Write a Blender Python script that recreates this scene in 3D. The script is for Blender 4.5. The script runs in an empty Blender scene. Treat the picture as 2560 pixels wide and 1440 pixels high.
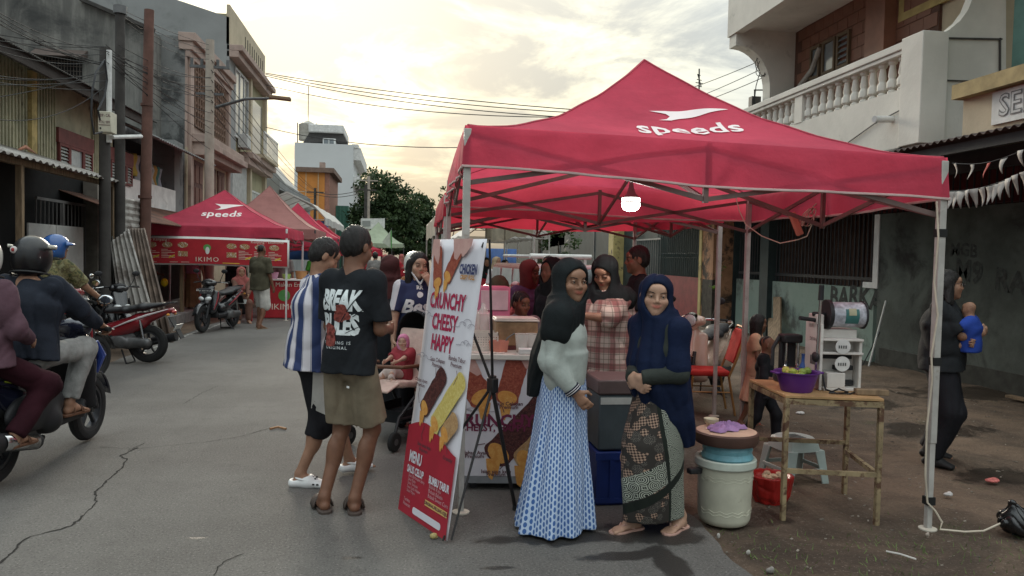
import bpy, bmesh, math, random
import numpy as np
from mathutils import Vector, Matrix
from mathutils.bvhtree import BVHTree
rad = math.radians
random.seed(7); RNG = np.random.default_rng(7)
scene = bpy.context.scene
col = scene.collection
# ---------------- camera (solved from the photograph: street vanishing point, tent legs, people) ----------------
F = 1925.; EYE = 1.6
YAW, PIT, ROL = math.atan(282/1925), math.atan(77/1925), rad(1.2)
FW = np.array([math.sin(YAW)*math.cos(PIT), math.cos(YAW)*math.cos(PIT), -math.sin(PIT)])
RT = np.array([math.cos(YAW), -math.sin(YAW), 0.]); UP = np.cross(RT, FW)
def ray(x, y):
    dx, dy = x-1280, y-720; c, s = math.cos(ROL), math.sin(ROL)
    return FW + RT*(dx*c+dy*s)/F - UP*(-dx*s+dy*c)/F
CAM = np.array([0, 0, EYE])
def G(x, y, z=0): d = ray(x, y); return CAM + d*((z-EYE)/d[2])     # pixel -> point on the ground
def AX(x, y, X): d = ray(x, y); return CAM + d*(X/d[0])            # pixel -> point on a facade plane
def AY(x, y, Y): d = ray(x, y); return CAM + d*(Y/d[1])            # pixel -> point at a street depth
cam_d = bpy.data.cameras.new('camera'); cam = bpy.data.objects.new('camera', cam_d); col.objects.link(cam)
cam_d.sensor_width = 36; cam_d.lens = F/2560*36; cam_d.clip_start = .05; cam_d.clip_end = 2000
_c, _s = math.cos(ROL), math.sin(ROL)
_X = RT*_c + UP*_s; _Y = -RT*_s + UP*_c; _Z = -FW
cam.matrix_world = Matrix(((_X[0],_Y[0],_Z[0],0),(_X[1],_Y[1],_Z[1],0),(_X[2],_Y[2],_Z[2],EYE),(0,0,0,1)))
scene.camera = cam
# ---------------- view, world, sun ----------------
vs = scene.view_settings
vs.view_transform = 'Standard'; vs.look = 'None'; vs.exposure = 0.8; vs.gamma = 1.0; vs.use_curve_mapping = False
scene.cycles.max_bounces = 6; scene.cycles.transparent_max_bounces = 8
scene.cycles.use_denoising = True
SUN_AZ, SUN_EL = rad(-7), rad(16)
SUN_DIR = np.array([math.sin(SUN_AZ)*math.cos(SUN_EL), math.cos(SUN_AZ)*math.cos(SUN_EL), math.sin(SUN_EL)])

class NT:                                    # terse node-tree writer
    def __init__(s, tree): s.t = tree
    def __call__(s, typ, props=None, **ins):
        n = s.t.nodes.new('ShaderNode'+typ)
        for k, v in (props or {}).items(): setattr(n, k, v)
        for k, v in ins.items():
            sk = n.inputs[int(k[1:])] if k[0] == 'i' and k[1:].isdigit() else n.inputs[k.replace('_', ' ')]
            if isinstance(v, bpy.types.NodeSocket): s.t.links.new(v, sk)
            elif isinstance(v, bpy.types.Node): s.t.links.new(v.outputs[0], sk)
            else: sk.default_value = v
        return n
    def m(s, op, a, b=0., c=0., clamp=False):
        n = s('Math', {'operation': op, 'use_clamp': clamp}, i0=a, i1=b, i2=c); return n.outputs[0]
    def mix(s, f, a, b, mode='MIX'):
        n = s('Mix', {'data_type': 'RGBA', 'blend_type': mode})
        for i, v in ((0, f), (6, a), (7, b)):
            if isinstance(v, bpy.types.NodeSocket): s.t.links.new(v, n.inputs[i])
            else: n.inputs[i].default_value = v if i == 0 else C4(v)
        return n.outputs[2]
    def ramp(s, v, pts):
        n = s('ValToRGB', None, i0=v); e = n.color_ramp.elements
        while len(e) < len(pts): e.new(.5)
        for q, (p, c) in zip(e, pts): q.position = p; q.color = C4(c)
        return n.outputs[0]
    def step(s, v, lo, hi):
        n = s('MapRange', {'interpolation_type': 'SMOOTHSTEP'}, i0=v, i1=lo, i2=hi, i3=0., i4=1.); return n.outputs[0]
def C4(c):
    if isinstance(c, (int, float)): return (c, c, c, 1)
    return tuple(c) if len(c) == 4 else (*c, 1)

world = bpy.data.worlds.new('World'); scene.world = world; world.use_nodes = True
wt = world.node_tree; wt.nodes.clear(); w = NT(wt)
tc = w('TexCoord').outputs['Generated']
sky = w('TexSky', {'sky_type': 'NISHITA', 'sun_disc': False, 'sun_elevation': SUN_EL, 'sun_rotation': SUN_AZ, 'air_density': 1.2, 'dust_density': 3.})
sep = w('SeparateXYZ', None, i0=tc)
zz = w.m('ADD', w.m('MAXIMUM', sep.outputs[2], 0.), .12)
pl = w('CombineXYZ', None, i0=w.m('DIVIDE', sep.outputs[0], zz), i1=w.m('DIVIDE', sep.outputs[1], zz), i2=0.)
pl = w('Mapping', None, Vector=pl.outputs[0], Location=(2.8, 5.2, 0), Scale=(.85, .80, 1))
n1 = w('TexNoise', None, Vector=pl, Scale=2.0, Detail=11., Roughness=.62, Distortion=.45)
n2 = w('TexNoise', None, Vector=pl, Scale=.75, Detail=3., Roughness=.5)
cl = w.m('ADD', w.m('MULTIPLY', n1.outputs[0], .66), w.m('MULTIPLY', n2.outputs[0], .34))
cl = w.m('ADD', cl, w.m('MULTIPLY', w.step(sep.outputs[2], .17, .02), .07))        # cloud bank low over the horizon
cloud = w.step(cl, .42, .56)
dt = w('VectorMath', {'operation': 'DOT_PRODUCT'}, i0=tc, i1=tuple(SUN_DIR))
glow = w.step(dt.outputs['Value'], .78, .992)
glow2 = w.step(dt.outputs['Value'], .975, .9998)
clear = w.mix(glow, (.38, .41, .405), (.62, .585, .43))
clear = w.mix(glow2, clear, (1.0, .95, .76))
dark = w.mix(glow, (.215, .245, .26), (.295, .295, .265))
dark = w.mix(glow2, dark, (.36, .355, .30))
cc = w.mix(cloud, clear, dark)
grad = w.m('ADD', w.m('MULTIPLY', w.m('MAXIMUM', sep.outputs[2], 0.), 3.1), .60)     # overcast sky brightens towards the zenith, steepened to lift the scene light
bg1 = w('Background', None, Color=sky, Strength=.05)
bg2 = w('Background', None, Color=cc, Strength=grad)
mx = w('MixShader', None, i0=.9, i1=bg1, i2=bg2)
w('OutputWorld', None, Surface=mx)
sd = bpy.data.lights.new('sun', 'SUN'); sd.energy = 1.5; sd.angle = rad(14); sd.color = (1, .9, .74)
sun = bpy.data.objects.new('sun', sd); col.objects.link(sun)
sun.rotation_euler = Vector(-SUN_DIR).to_track_quat('-Z', 'Y').to_euler(); sun.location = (0, 0, 30)
# ================= library =================
MATS = {}
def mat(key, c=(.5,.5,.5), r=.7, m=0., var=.15, vs=5., bump=0., bs=60., spec=.35, dirt=None, trans=0., coat=0., emit=0., stretch=None, attr=None, sheen=0., alpha=1., tm=0.):
    """procedural Principled material: colour with noise variation, optional dirt (colour, lo, hi, scale) and bump"""
    if key in MATS: return MATS[key]
    M = bpy.data.materials.new(key); M.use_nodes = True; t = M.node_tree; t.nodes.clear(); n = NT(t)
    co = n('TexCoord').outputs['Object']
    if stretch: co = n('Mapping', None, Vector=co, Scale=stretch).outputs[0]
    c = C4(c)
    base = n('Attribute', {'attribute_name': attr}).outputs['Color'] if attr else None
    if var:
        nz = n('TexNoise', None, Vector=co, Scale=vs, Detail=6., Roughness=.6).outputs[0]
        if base is None:
            base = n.mix(n.step(nz, .3, .7), tuple(max(0, x*(1-var)) for x in c[:3]), tuple(min(1, x*(1+var)) for x in c[:3]))
        else:
            base = n.mix(n.step(nz, .3, .7), base, n.mix(1., base, (1-var,)*3, 'MULTIPLY'))
    elif base is None:
        base = n('RGB').outputs[0]; base.default_value = c
    if dirt:
        dn = n('TexNoise', None, Vector=co, Scale=dirt[3], Detail=8., Roughness=.68, Distortion=.4).outputs[0]
        base = n.mix(n.step(dn, dirt[1], dirt[2]), base, dirt[0])
    b = n('BsdfPrincipled', None, Base_Color=base, Roughness=r, Metallic=m, Specular_IOR_Level=spec, Coat_Weight=coat, Sheen_Weight=sheen, Alpha=alpha)
    if tm: b.inputs['Transmission Weight'].default_value = tm
    if emit: b.inputs['Emission Color'].default_value = c; b.inputs['Emission Strength'].default_value = emit
    if bump:
        bn = n('TexNoise', None, Vector=co, Scale=bs, Detail=5., Roughness=.65).outputs[0]
        bp = n('Bump', None, Height=bn, Strength=min(1., bump), Distance=.02*max(1., bump)); t.links.new(bp.outputs[0], b.inputs['Normal'])
    sh = b
    if trans:
        tr = n('BsdfTranslucent', None, Color=base); sh = n('MixShader', None, i0=trans, i1=b, i2=tr)
    n('OutputMaterial', None, Surface=sh)
    MATS[key] = M; return M
def custom(key, fn, r=.75, spec=.3, bump=None, trans=0.):
    """material whose colour socket is made by fn(n, object_coords)"""
    if key in MATS: return MATS[key]
    M = bpy.data.materials.new(key); M.use_nodes = True; t = M.node_tree; t.nodes.clear(); n = NT(t)
    co = n('TexCoord').outputs['Object']; base = fn(n, co)
    if isinstance(base, tuple): base, r = base
    b = n('BsdfPrincipled', None, Base_Color=base, Roughness=r, Specular_IOR_Level=spec)
    if bump:
        bn = n('TexNoise', None, Vector=co, Scale=bump[1], Detail=5., Roughness=.65).outputs[0]
        bp = n('Bump', None, Height=bn, Strength=bump[0], Distance=.02); t.links.new(bp.outputs[0], b.inputs['Normal'])
    sh = b
    if trans: sh = n('MixShader', None, i0=trans, i1=b, i2=n('BsdfTranslucent', None, Color=base))
    n('OutputMaterial', None, Surface=sh); MATS[key] = M; return M

def tag(o, label=None, cat=None, group=None, kind=None):
    for k, v in (('label', label), ('category', cat), ('group', group), ('kind', kind)):
        if v: o[k] = v
    return o
def thing(name, label, cat, loc=(0,0,0), rz=0., group=None):
    o = bpy.data.objects.new(name, None); col.objects.link(o); o.location = loc; o.rotation_euler = (0, 0, rad(rz)); o.empty_display_size = .1
    return tag(o, label, cat, group)
def V(*a): return np.array(a, float)
def nrm(v): v = np.asarray(v, float); return v/(np.linalg.norm(v)+1e-12)
def frame(d, up=(0,0,1)):
    d = nrm(d); u = np.asarray(up, float)
    if abs(d@u) > .95: u = V(1,0,0) if abs(d[0]) < .9 else V(0,1,0)
    a = nrm(np.cross(u, d)); return a, np.cross(d, a), d
def rotm(yaw=0, pitch=0, roll=0):      # degrees: yaw about z, pitch about x, roll about y
    return np.array((Matrix.Rotation(rad(yaw),3,'Z') @ Matrix.Rotation(rad(pitch),3,'X') @ Matrix.Rotation(rad(roll),3,'Y')))
class MB:
    def __init__(s): s.v = []; s.f = []; s.mi = []; s.cur = 0
    def add(s, vs, fs):
        o = len(s.v); s.v += [tuple(map(float, p)) for p in vs]; s.f += [tuple(i+o for i in f) for f in fs]; s.mi += [s.cur]*len(fs); return s
    def bx(s, x0, x1, y0, y1, z0, z1):
        x0, x1 = sorted((x0, x1)); y0, y1 = sorted((y0, y1)); z0, z1 = sorted((z0, z1))
        return s.add([(x0,y0,z0),(x1,y0,z0),(x1,y1,z0),(x0,y1,z0),(x0,y0,z1),(x1,y0,z1),(x1,y1,z1),(x0,y1,z1)], [(0,3,2,1),(4,5,6,7),(0,1,5,4),(1,2,6,5),(2,3,7,6),(3,0,4,7)])
    def box(s, c, sz, R=None):
        h = np.array(sz)/2; P = np.array([(a*h[0],b*h[1],d*h[2]) for d in (-1,1) for a,b in ((-1,-1),(1,-1),(1,1),(-1,1))])
        if R is not None: P = P @ np.asarray(R).T
        return s.add(P+np.array(c), [(0,3,2,1),(4,5,6,7),(0,1,5,4),(1,2,6,5),(2,3,7,6),(3,0,4,7)])
    def cyl(s, a, b, r0, r1=None, n=10, cap=True):
        r1 = r0 if r1 is None else r1; a = np.array(a, float); b = np.array(b, float); x, y, _ = frame(b-a)
        t = [2*math.pi*i/n for i in range(n)]
        P = [a+r0*(x*math.cos(q)+y*math.sin(q)) for q in t] + [b+r1*(x*math.cos(q)+y*math.sin(q)) for q in t]
        f = [(i, (i+1) % n, n+(i+1) % n, n+i) for i in range(n)]
        if cap: f += [tuple(range(n-1, -1, -1)), tuple(range(n, 2*n))]
        return s.add(P, f)
    def bar(s, a, b, w, h=None):                 # square bar
        h = w if h is None else h; a = np.array(a, float); b = np.array(b, float); x, y, _ = frame(b-a)
        P = [p+x*i*w/2+y*j*h/2 for p in (a, b) for i, j in ((-1,-1),(1,-1),(1,1),(-1,1))]
        return s.add(P, [(0,3,2,1),(4,5,6,7),(0,1,5,4),(1,2,6,5),(2,3,7,6),(3,0,4,7)])
    def tube(s, pts, r, n=6, cap=True):
        pts = np.array(pts, float); m = len(pts); rr = np.broadcast_to(r, (m,)); d = np.gradient(pts, axis=0)
        x, y, _ = frame(d[0]); P = []
        for i in range(m):
            t = nrm(d[i]); x = nrm(x-t*(x@t)); y = np.cross(t, x)
            P += [pts[i]+rr[i]*(x*math.cos(q)+y*math.sin(q)) for q in (2*math.pi*k/n for k in range(n))]
        f = [(i*n+k, i*n+(k+1) % n, (i+1)*n+(k+1) % n, (i+1)*n+k) for i in range(m-1) for k in range(n)]
        if cap: f += [tuple(range(n-1, -1, -1)), tuple(range((m-1)*n, m*n))]
        return s.add(P, f)
    def grid(s, P, cu=False, cv=False):
        P = np.asarray(P, float); a, b = P.shape[:2]
        f = [(i*b+j, ((i+1) % a)*b+j, ((i+1) % a)*b+(j+1) % b, i*b+(j+1) % b) for i in range(a if cu else a-1) for j in range(b if cv else b-1)]
        return s.add(P.reshape(-1, 3), f)
    def lathe(s, prof, c=(0,0,0), n=20, cap=True, R=None, sx=1., sy=1.):
        P = np.array([[(r*math.cos(t)*sx, r*math.sin(t)*sy, z) for t in np.linspace(0, 2*math.pi, n, False)] for r, z in prof])
        if R is not None: P = P @ np.asarray(R).T
        P = P+np.array(c); o = len(s.v); s.grid(P, cv=True)
        for fi in range(len(s.f)-(len(prof)-1)*n, len(s.f)): s.f[fi] = s.f[fi][::-1]
        if cap: s.f += [tuple(o+i for i in range(n-1, -1, -1)), tuple(o+(len(prof)-1)*n+i for i in range(n))]; s.mi += [s.cur]*2
        return s
    def sph(s, c, r, n=12, R=None):
        r = np.broadcast_to(r, (3,)); m = max(4, n//2+1)
        P = np.array([[(math.sin(p)*math.cos(t), math.sin(p)*math.sin(t), -math.cos(p)) for t in np.linspace(0, 2*math.pi, n, False)] for p in np.linspace(.02, math.pi-.02, m)])*r
        if R is not None: P = P @ np.asarray(R).T
        o = len(s.f); s.grid(P+np.array(c), cv=True)
        for fi in range(o, len(s.f)): s.f[fi] = s.f[fi][::-1]
        return s
    def poly(s, pts): return s.add(pts, [tuple(range(len(pts)))])
    def prism(s, pts, d):
        pts = np.array(pts, float); n = len(pts); d = np.array(d, float)
        return s.add(list(pts)+list(pts+d), [tuple(range(n-1, -1, -1)), tuple(range(n, 2*n))]+[(i, (i+1) % n, n+(i+1) % n, n+i) for i in range(n)])
    def islands(s):
        p = list(range(len(s.v)))
        def fd(a):
            while p[a] != a: p[a] = p[p[a]]; a = p[a]
            return a
        for f in s.f:
            for q in f[1:]: p[fd(q)] = fd(f[0])
        out = {}
        for f in s.f: out.setdefault(fd(f[0]), []).append(f)
        for fs in out.values():
            ids = sorted({q for f in fs for q in f}); m = {q: i for i, q in enumerate(ids)}; b = MB(); b.add([s.v[q] for q in ids], [tuple(m[q] for q in f) for f in fs]); yield b
    def build(s, name, mt, parent=None, smooth=35, w=False, bev=0., sol=0., sep=False):
        if sep: return [b.build(name, mt, parent, smooth, w, bev, sol) for b in s.islands()][0]      # each loose piece an object of its own
        me = bpy.data.meshes.new(name); vs = s.v
        if w and parent is not None:
            L = parent.location if parent.parent is None else parent.parent.location; vs = [(a-L[0], b-L[1], c-L[2]) for a, b, c in vs]
        me.from_pydata(vs, [], s.f)
        for q in (mt if isinstance(mt, (list, tuple)) else [mt]): me.materials.append(q)
        if isinstance(mt, (list, tuple)): me.polygons.foreach_set('material_index', s.mi)
        if smooth:
            me.polygons.foreach_set('use_smooth', [True]*len(me.polygons)); me.set_sharp_from_angle(angle=rad(smooth))
        o = bpy.data.objects.new(name, me); col.objects.link(o); o.parent = parent
        if sol: md = o.modifiers.new('s', 'SOLIDIFY'); md.thickness = sol
        if bev: md = o.modifiers.new('b', 'BEVEL'); md.width = bev; md.segments = 2; md.limit_method = 'ANGLE'
        return o
def part(name, mt, parent, fn, **k):
    b = MB(); fn(b); return b.build(name, mt, parent, **k)
def solo(name, mt, label, cat, fn, group=None, kind=None, **k):
    b = MB(); fn(b); return tag(b.build(name, mt, None, **k), label, cat, group, kind)
def dup(o, parent=None, loc=None, rz=None, label=None):
    c = o.copy(); col.objects.link(c); c.parent = parent
    if loc is not None: c.location = loc
    if rz is not None: c.rotation_euler = (0, 0, rad(rz))
    if label: c['label'] = label
    for ch in list(o.children): dup(ch, c)
    return c
# ---- text as mesh, in metres; returns MB-like verts/faces in the xy plane ----
def text_mesh(s, size, bold=0., align='CENTER', shear=0., space=1., sx=1.):
    cu = bpy.data.curves.new('t', 'FONT'); cu.body = s; cu.size = size; cu.align_x = align; cu.align_y = 'CENTER'; cu.offset = bold; cu.shear = shear; cu.space_character = space; cu.resolution_u = 2
    o = bpy.data.objects.new('t', cu); col.objects.link(o); bpy.context.view_layer.update()
    me = o.to_mesh(); vs = [(v.co.x*sx, v.co.y, 0.) for v in me.vertices]; fs = [tuple(p.vertices) for p in me.polygons]
    o.to_mesh_clear(); bpy.data.objects.remove(o); bpy.data.curves.remove(cu); return vs, fs
def put_text(b, s, size, org, ex, ey, lift=0., **k):
    vs, fs = text_mesh(s, size, **k); ex, ey, org = map(lambda q: np.asarray(q, float), (ex, ey, org)); nz = np.cross(nrm(ex), nrm(ey))
    b.add([org+ex*v[0]+ey*v[1]+nz*lift for v in vs], fs)
def drape(b, target, dirn, lift=.003, cuts=.03):
    """press a flat print (MB in the target's local space) onto a curved mesh along dirn"""
    bm = bmesh.new(); vs = [bm.verts.new(p) for p in b.v]
    for f in b.f:
        try: bm.faces.new([vs[i] for i in f])
        except ValueError: pass
    for ax in range(3):
        q = [v.co[ax] for v in bm.verts]; lo, hi = min(q), max(q); no = [0, 0, 0]; no[ax] = 1
        for t in np.arange(lo+cuts/2, hi, cuts):
            co = [0, 0, 0]; co[ax] = t; bmesh.ops.bisect_plane(bm, geom=bm.verts[:]+bm.edges[:]+bm.faces[:], plane_co=co, plane_no=no)
    tm = target.data; bv = BVHTree.FromPolygons([v.co[:] for v in tm.vertices], [p.vertices[:] for p in tm.polygons])
    d = Vector(nrm(dirn)); dead = []
    for v in bm.verts:
        h, nn, i, ds = bv.ray_cast(v.co-d*(.6 if abs(d.z) < .9 else 0), d)
        if h is None: dead.append(v)
        else: v.co = h-d*lift
    bmesh.ops.delete(bm, geom=dead, context='VERTS')
    bm.verts.index_update(); r = MB(); r.add([v.co[:] for v in bm.verts], [tuple(v.index for v in f.verts) for f in bm.faces]); bm.free(); return r
def drape_up(b, target, lift, cuts):
    """drop a plan-view print onto a roof from above"""
    b.v = [(x, y, 4.6) for x, y, z in b.v]; return drape(b, target, (0, 0, -1), lift, cuts)
# ---- implicit surfaces: smooth unions of limbs and ellipsoids, meshed with surface nets ----
def smin(a, b, k): h = np.maximum(k-np.abs(a-b), 0)/k; return np.minimum(a, b)-h*h*k*.25
def snet(D, xs, ys, zs):
    S = D < 0; nx, ny, nz = D.shape
    off = [(i, j, k) for i in (0,1) for j in (0,1) for k in (0,1)]
    cnt = sum(S[i:nx-1+i, j:ny-1+j, k:nz-1+k].astype(np.int8) for i, j, k in off)
    act = (cnt > 0) & (cnt < 8); cells = np.argwhere(act); N = len(cells)
    idx = -np.ones(act.shape, np.int64); idx[act] = np.arange(N)
    val = [D[cells[:,0]+i, cells[:,1]+j, cells[:,2]+k] for i, j, k in off]
    pos = np.zeros((N, 3)); n = np.zeros(N)
    for a in range(8):
        for b in range(a+1, 8):
            oa, ob = np.array(off[a]), np.array(off[b])
            if np.abs(oa-ob).sum() != 1: continue
            m = (val[a] < 0) != (val[b] < 0)
            t = np.where(m, val[a]/np.where(m, val[a]-val[b], 1), 0)
            pos += np.where(m[:,None], oa+(ob-oa)*t[:,None], 0); n += m
    pos = cells+pos/n[:,None]
    out = np.stack([np.interp(pos[:,i], np.arange(len(q)), q) for i, q in enumerate((xs, ys, zs))], 1)
    quads = []
    for ax in range(3):
        o1, o2 = [(1,2),(2,0),(0,1)][ax]
        sl0 = [slice(None)]*3; sl1 = [slice(None)]*3; sl0[ax] = slice(0, -1); sl1[ax] = slice(1, None)
        for q in (o1, o2): sl0[q] = slice(1, -1); sl1[q] = slice(1, -1)
        A, B = S[tuple(sl0)], S[tuple(sl1)]; e = np.argwhere(A != B)
        if not len(e): continue
        inside = A[tuple(e.T)]; c = e.copy(); c[:, o1] += 1; c[:, o2] += 1
        def cell(d1, d2): q = c.copy(); q[:, o1] += d1; q[:, o2] += d2; return idx[tuple(q.T)]
        qd = np.stack([cell(-1,-1), cell(0,-1), cell(0,0), cell(-1,0)], 1)
        qd[~inside] = qd[~inside][:, ::-1]; quads.append(qd)
    return out, np.concatenate(quads)
def raw_mesh(name, P, Q):
    me = bpy.data.meshes.new(name); me.vertices.add(len(P)); me.vertices.foreach_set('co', P.astype(np.float32).ravel())
    k = Q.shape[1]; me.loops.add(len(Q)*k); me.loops.foreach_set('vertex_index', Q.astype(np.int32).ravel())
    me.polygons.add(len(Q)); me.polygons.foreach_set('loop_start', np.arange(0, len(Q)*k, k, dtype=np.int32)); me.polygons.foreach_set('loop_total', np.full(len(Q), k, np.int32))
    me.polygons.foreach_set('use_smooth', np.ones(len(Q), bool)); me.update(calc_edges=True); me.validate(); return me
class SDF:
    def __init__(s): s.ops = []; s.lo = V(9,9,9); s.hi = -s.lo; s.zcut = None
    def _b(s, P, pad, op):
        P = np.array(P); lo, hi = P.min(0)-pad, P.max(0)+pad
        if op == 'u': s.lo = np.minimum(s.lo, lo); s.hi = np.maximum(s.hi, hi)
        return lo, hi
    def limb(s, a, b, ra, rb=None, k=.02, op='u', flat=False, side=None):
        """tapered capsule; radii may be (side, depth) pairs; flat cuts the far end square"""
        a = np.array(a, float); b = np.array(b, float); rb = ra if rb is None else rb
        ra = np.broadcast_to(ra, (2,)).astype(float); rb = np.broadcast_to(rb, (2,)).astype(float)
        bb = s._b([a, b], max(ra.max(), rb.max()), op); s.ops.append(('limb', bb, k, op, (a, b, ra, rb, flat, side))); return s
    def ell(s, c, r, R=None, k=.02, op='u'):
        c = np.array(c, float); r = np.broadcast_to(r, (3,)).astype(float); m = r.max() if R is not None else r
        bb = s._b([c-m, c+m], 0, op); s.ops.append(('ell', bb, k, op, (c, r, R))); return s
    def box(s, c, h, R=None, rd=.01, k=.01, op='u'):
        c = np.array(c, float); h = np.array(h, float); m = np.linalg.norm(h) if R is not None else h
        bb = s._b([c-m, c+m], 0, op); s.ops.append(('box', bb, k, op, (c, h-rd, R, rd))); return s
    def stack(s, rows, k=.02, op='u', pleat=None, c0=0.):
        """rows (z, rx, ry, cx, cy): horizontal ellipses; pleat = (n, amp_top, amp_bottom, phase)"""
        rows = sorted(rows); P = [(r[3]-r[1], r[4]-r[2], r[0]) for r in rows]+[(r[3]+r[1], r[4]+r[2], r[0]) for r in rows]
        bb = s._b(P, .02, op); s.ops.append(('stack', bb, k, op, (np.array(rows, float), pleat))); return s
    def cut(s, p, n): s.ops.append(('cut', None, 0, 'i', (np.array(p, float), nrm(n)))); return s      # keep the side n points away from
    def mesh(s, vox, disp=None, fine=None):
        lo, hi = s.lo-2.5*vox, s.hi+2.5*vox; ax = []
        for i in range(3):
            q = np.arange(lo[i], hi[i]+vox, vox)
            if fine is not None:                 # finer spacing inside the box fine = (lo, hi, vox)
                a, b = fine[0][i], fine[1][i]; q = np.concatenate([q[q < a], np.arange(max(a, lo[i]), min(b, hi[i]), fine[2]), q[q > b]])
            ax.append(q)
        D = np.full([len(q) for q in ax], .5, np.float32)
        for typ, bb, k, op, A in s.ops:
            if bb is None: sl = [slice(None)]*3
            else: sl = [slice(max(0, np.searchsorted(q, bb[0][i]-k-2*vox)-1), np.searchsorted(q, bb[1][i]+k+2*vox)+1) for i, q in enumerate(ax)]
            x, y, z = np.meshgrid(*[q[e].astype(np.float32) for q, e in zip(ax, sl)], indexing='ij', sparse=True)
            if 0 in [len(q[e]) for q, e in zip(ax, sl)]: continue
            if typ == 'limb':
                a, b, ra, rb, flat, side = A; d = b-a; L2 = d@d+1e-12; L = math.sqrt(L2)
                px, py, pz = x-a[0], y-a[1], z-a[2]; t0 = (px*d[0]+py*d[1]+pz*d[2])/L2; t = np.clip(t0, 0, 1)
                qx, qy, qz = px-t*d[0], py-t*d[1], pz-t*d[2]
                if ra[0] == ra[1] and rb[0] == rb[1]: dd = np.sqrt(qx*qx+qy*qy+qz*qz)-(ra[0]+(rb[0]-ra[0])*t)
                else:
                    dn = d/L; e1 = nrm(np.array(side)-dn*(np.array(side)@dn)) if side is not None else frame(dn, (0,1,0) if abs(dn[1]) < .9 else (0,0,1))[0]
                    e2 = np.cross(dn, e1); u, v_, ww = [qx*e[0]+qy*e[1]+qz*e[2] for e in (e1, e2, dn)]
                    r1, r2 = ra[0]+(rb[0]-ra[0])*t, ra[1]+(rb[1]-ra[1])*t; rm = np.minimum(r1, r2)
                    dd = (np.sqrt((u/r1)**2+(v_/r2)**2+(ww/rm)**2)-1)*rm
                if flat: dd = np.maximum(dd, (t0-1)*L)
            elif typ == 'ell':
                c, r, R = A; px, py, pz = x-c[0], y-c[1], z-c[2]
                if R is not None: px, py, pz = [px*R[0,i]+py*R[1,i]+pz*R[2,i] for i in range(3)]
                k0 = np.sqrt((px/r[0])**2+(py/r[1])**2+(pz/r[2])**2); k1 = np.sqrt((px/r[0]**2)**2+(py/r[1]**2)**2+(pz/r[2]**2)**2)
                dd = k0*(k0-1)/np.maximum(k1, 1e-6)
            elif typ == 'box':
                c, h, R, rd = A; px, py, pz = x-c[0], y-c[1], z-c[2]
                if R is not None: px, py, pz = [px*R[0,i]+py*R[1,i]+pz*R[2,i] for i in range(3)]
                q = [np.abs(p)-hh for p, hh in zip((px, py, pz), h)]
                dd = np.sqrt(sum(np.maximum(e, 0)**2 for e in q))+np.minimum(np.maximum(np.maximum(q[0], q[1]), q[2]), 0)-rd
            elif typ == 'stack':
                rows, pl = A; zf = z.ravel(); it = [np.interp(zf, rows[:,0], rows[:,i]).reshape(1,1,-1) for i in range(1, 5)]
                px, py = x-it[2], y-it[3]; rx, ry = it[0], it[1]; kk = np.sqrt((px/rx)**2+(py/ry)**2)
                if pl:
                    th = np.arctan2(px/rx, py/ry); tz = (rows[-1,0]-z)/(rows[-1,0]-rows[0,0]); am = pl[1]+(pl[2]-pl[1])*tz
                    kk = kk/(1+am*(np.sin(pl[0]*th+pl[3]+2.2*tz)+.55*np.sin((pl[0]*1.7)//1*th+pl[3]*2.3-1.7*tz)))
                dd = (kk-1)*np.minimum(rx, ry)*.85; dd = np.maximum(dd, np.maximum(rows[0,0]-z, z-rows[-1,0]))
            else:
                p, nn = A; dd = (x-p[0])*nn[0]+(y-p[1])*nn[1]+(z-p[2])*nn[2]
            E = D[tuple(sl)]; dd = dd.astype(np.float32)
            if op == 'u': D[tuple(sl)] = smin(E, dd, k) if k else np.minimum(E, dd)
            elif op == 's': D[tuple(sl)] = -smin(-E, dd, k) if k else np.maximum(E, -dd)
            else: D[tuple(sl)] = np.maximum(E, dd)
        if disp is not None:
            x, y, z = np.meshgrid(*[q.astype(np.float32) for q in ax], indexing='ij', sparse=True); m = np.abs(D) < .06
            I = np.nonzero(m); D[I] += disp(ax[0][I[0]], ax[1][I[1]], ax[2][I[2]])
        D[0] = D[-1] = .5; D[:,0] = D[:,-1] = .5; D[:,:,0] = D[:,:,-1] = .5
        return snet(D, *ax)
    def build(s, name, mt, parent, vox=.01, disp=None, fine=None, colf=None, pc=None):
        P, Q = s.mesh(vox, disp, fine); me = raw_mesh(name, P, Q); me.materials.append(mt)
        if colf is not None:
            a = me.color_attributes.new('col', 'FLOAT_COLOR', 'POINT'); c = np.ones((len(P), 4), np.float32); c[:, :3] = colf(P); a.data.foreach_set('color', c.ravel())
        if pc is not None:
            a = me.attributes.new('pc', 'FLOAT_VECTOR', 'POINT'); a.data.foreach_set('vector', pc(P).astype(np.float32).ravel())
        o = bpy.data.objects.new(name, me); col.objects.link(o); o.parent = parent; return o
def folds(amp=.006, f=18., seed=0, dirn=(1, 1, .35)):
    g = np.random.default_rng(seed); K = g.normal(size=(4, 3))*np.array(dirn); K /= np.linalg.norm(K, axis=1)[:,None]; ph = g.uniform(0, 6.3, 8)
    def fn(x, y, z):
        w1 = np.sin(f*.45*(K[0,0]*x+K[0,1]*y+K[0,2]*z)+ph[0]); w2 = np.sin(f*.6*(K[1,0]*x+K[1,1]*y+K[1,2]*z)+ph[1])
        a = np.sin(f*.62*(K[2,0]*x+K[2,1]*y+K[2,2]*z)+1.5*w1+ph[2]); b = np.sin(f*.9*(K[3,0]*x+K[3,1]*y+K[3,2]*z)+1.7*w2+ph[3])
        return amp*(1.5*(1-np.abs(a))**2.2+1.1*(1-np.abs(b))**2.5-.55+.25*np.sin(f*.5*(x*K[1,1]+y*K[0,0]-z*K[3,2])+ph[4]))
    return fn
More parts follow.
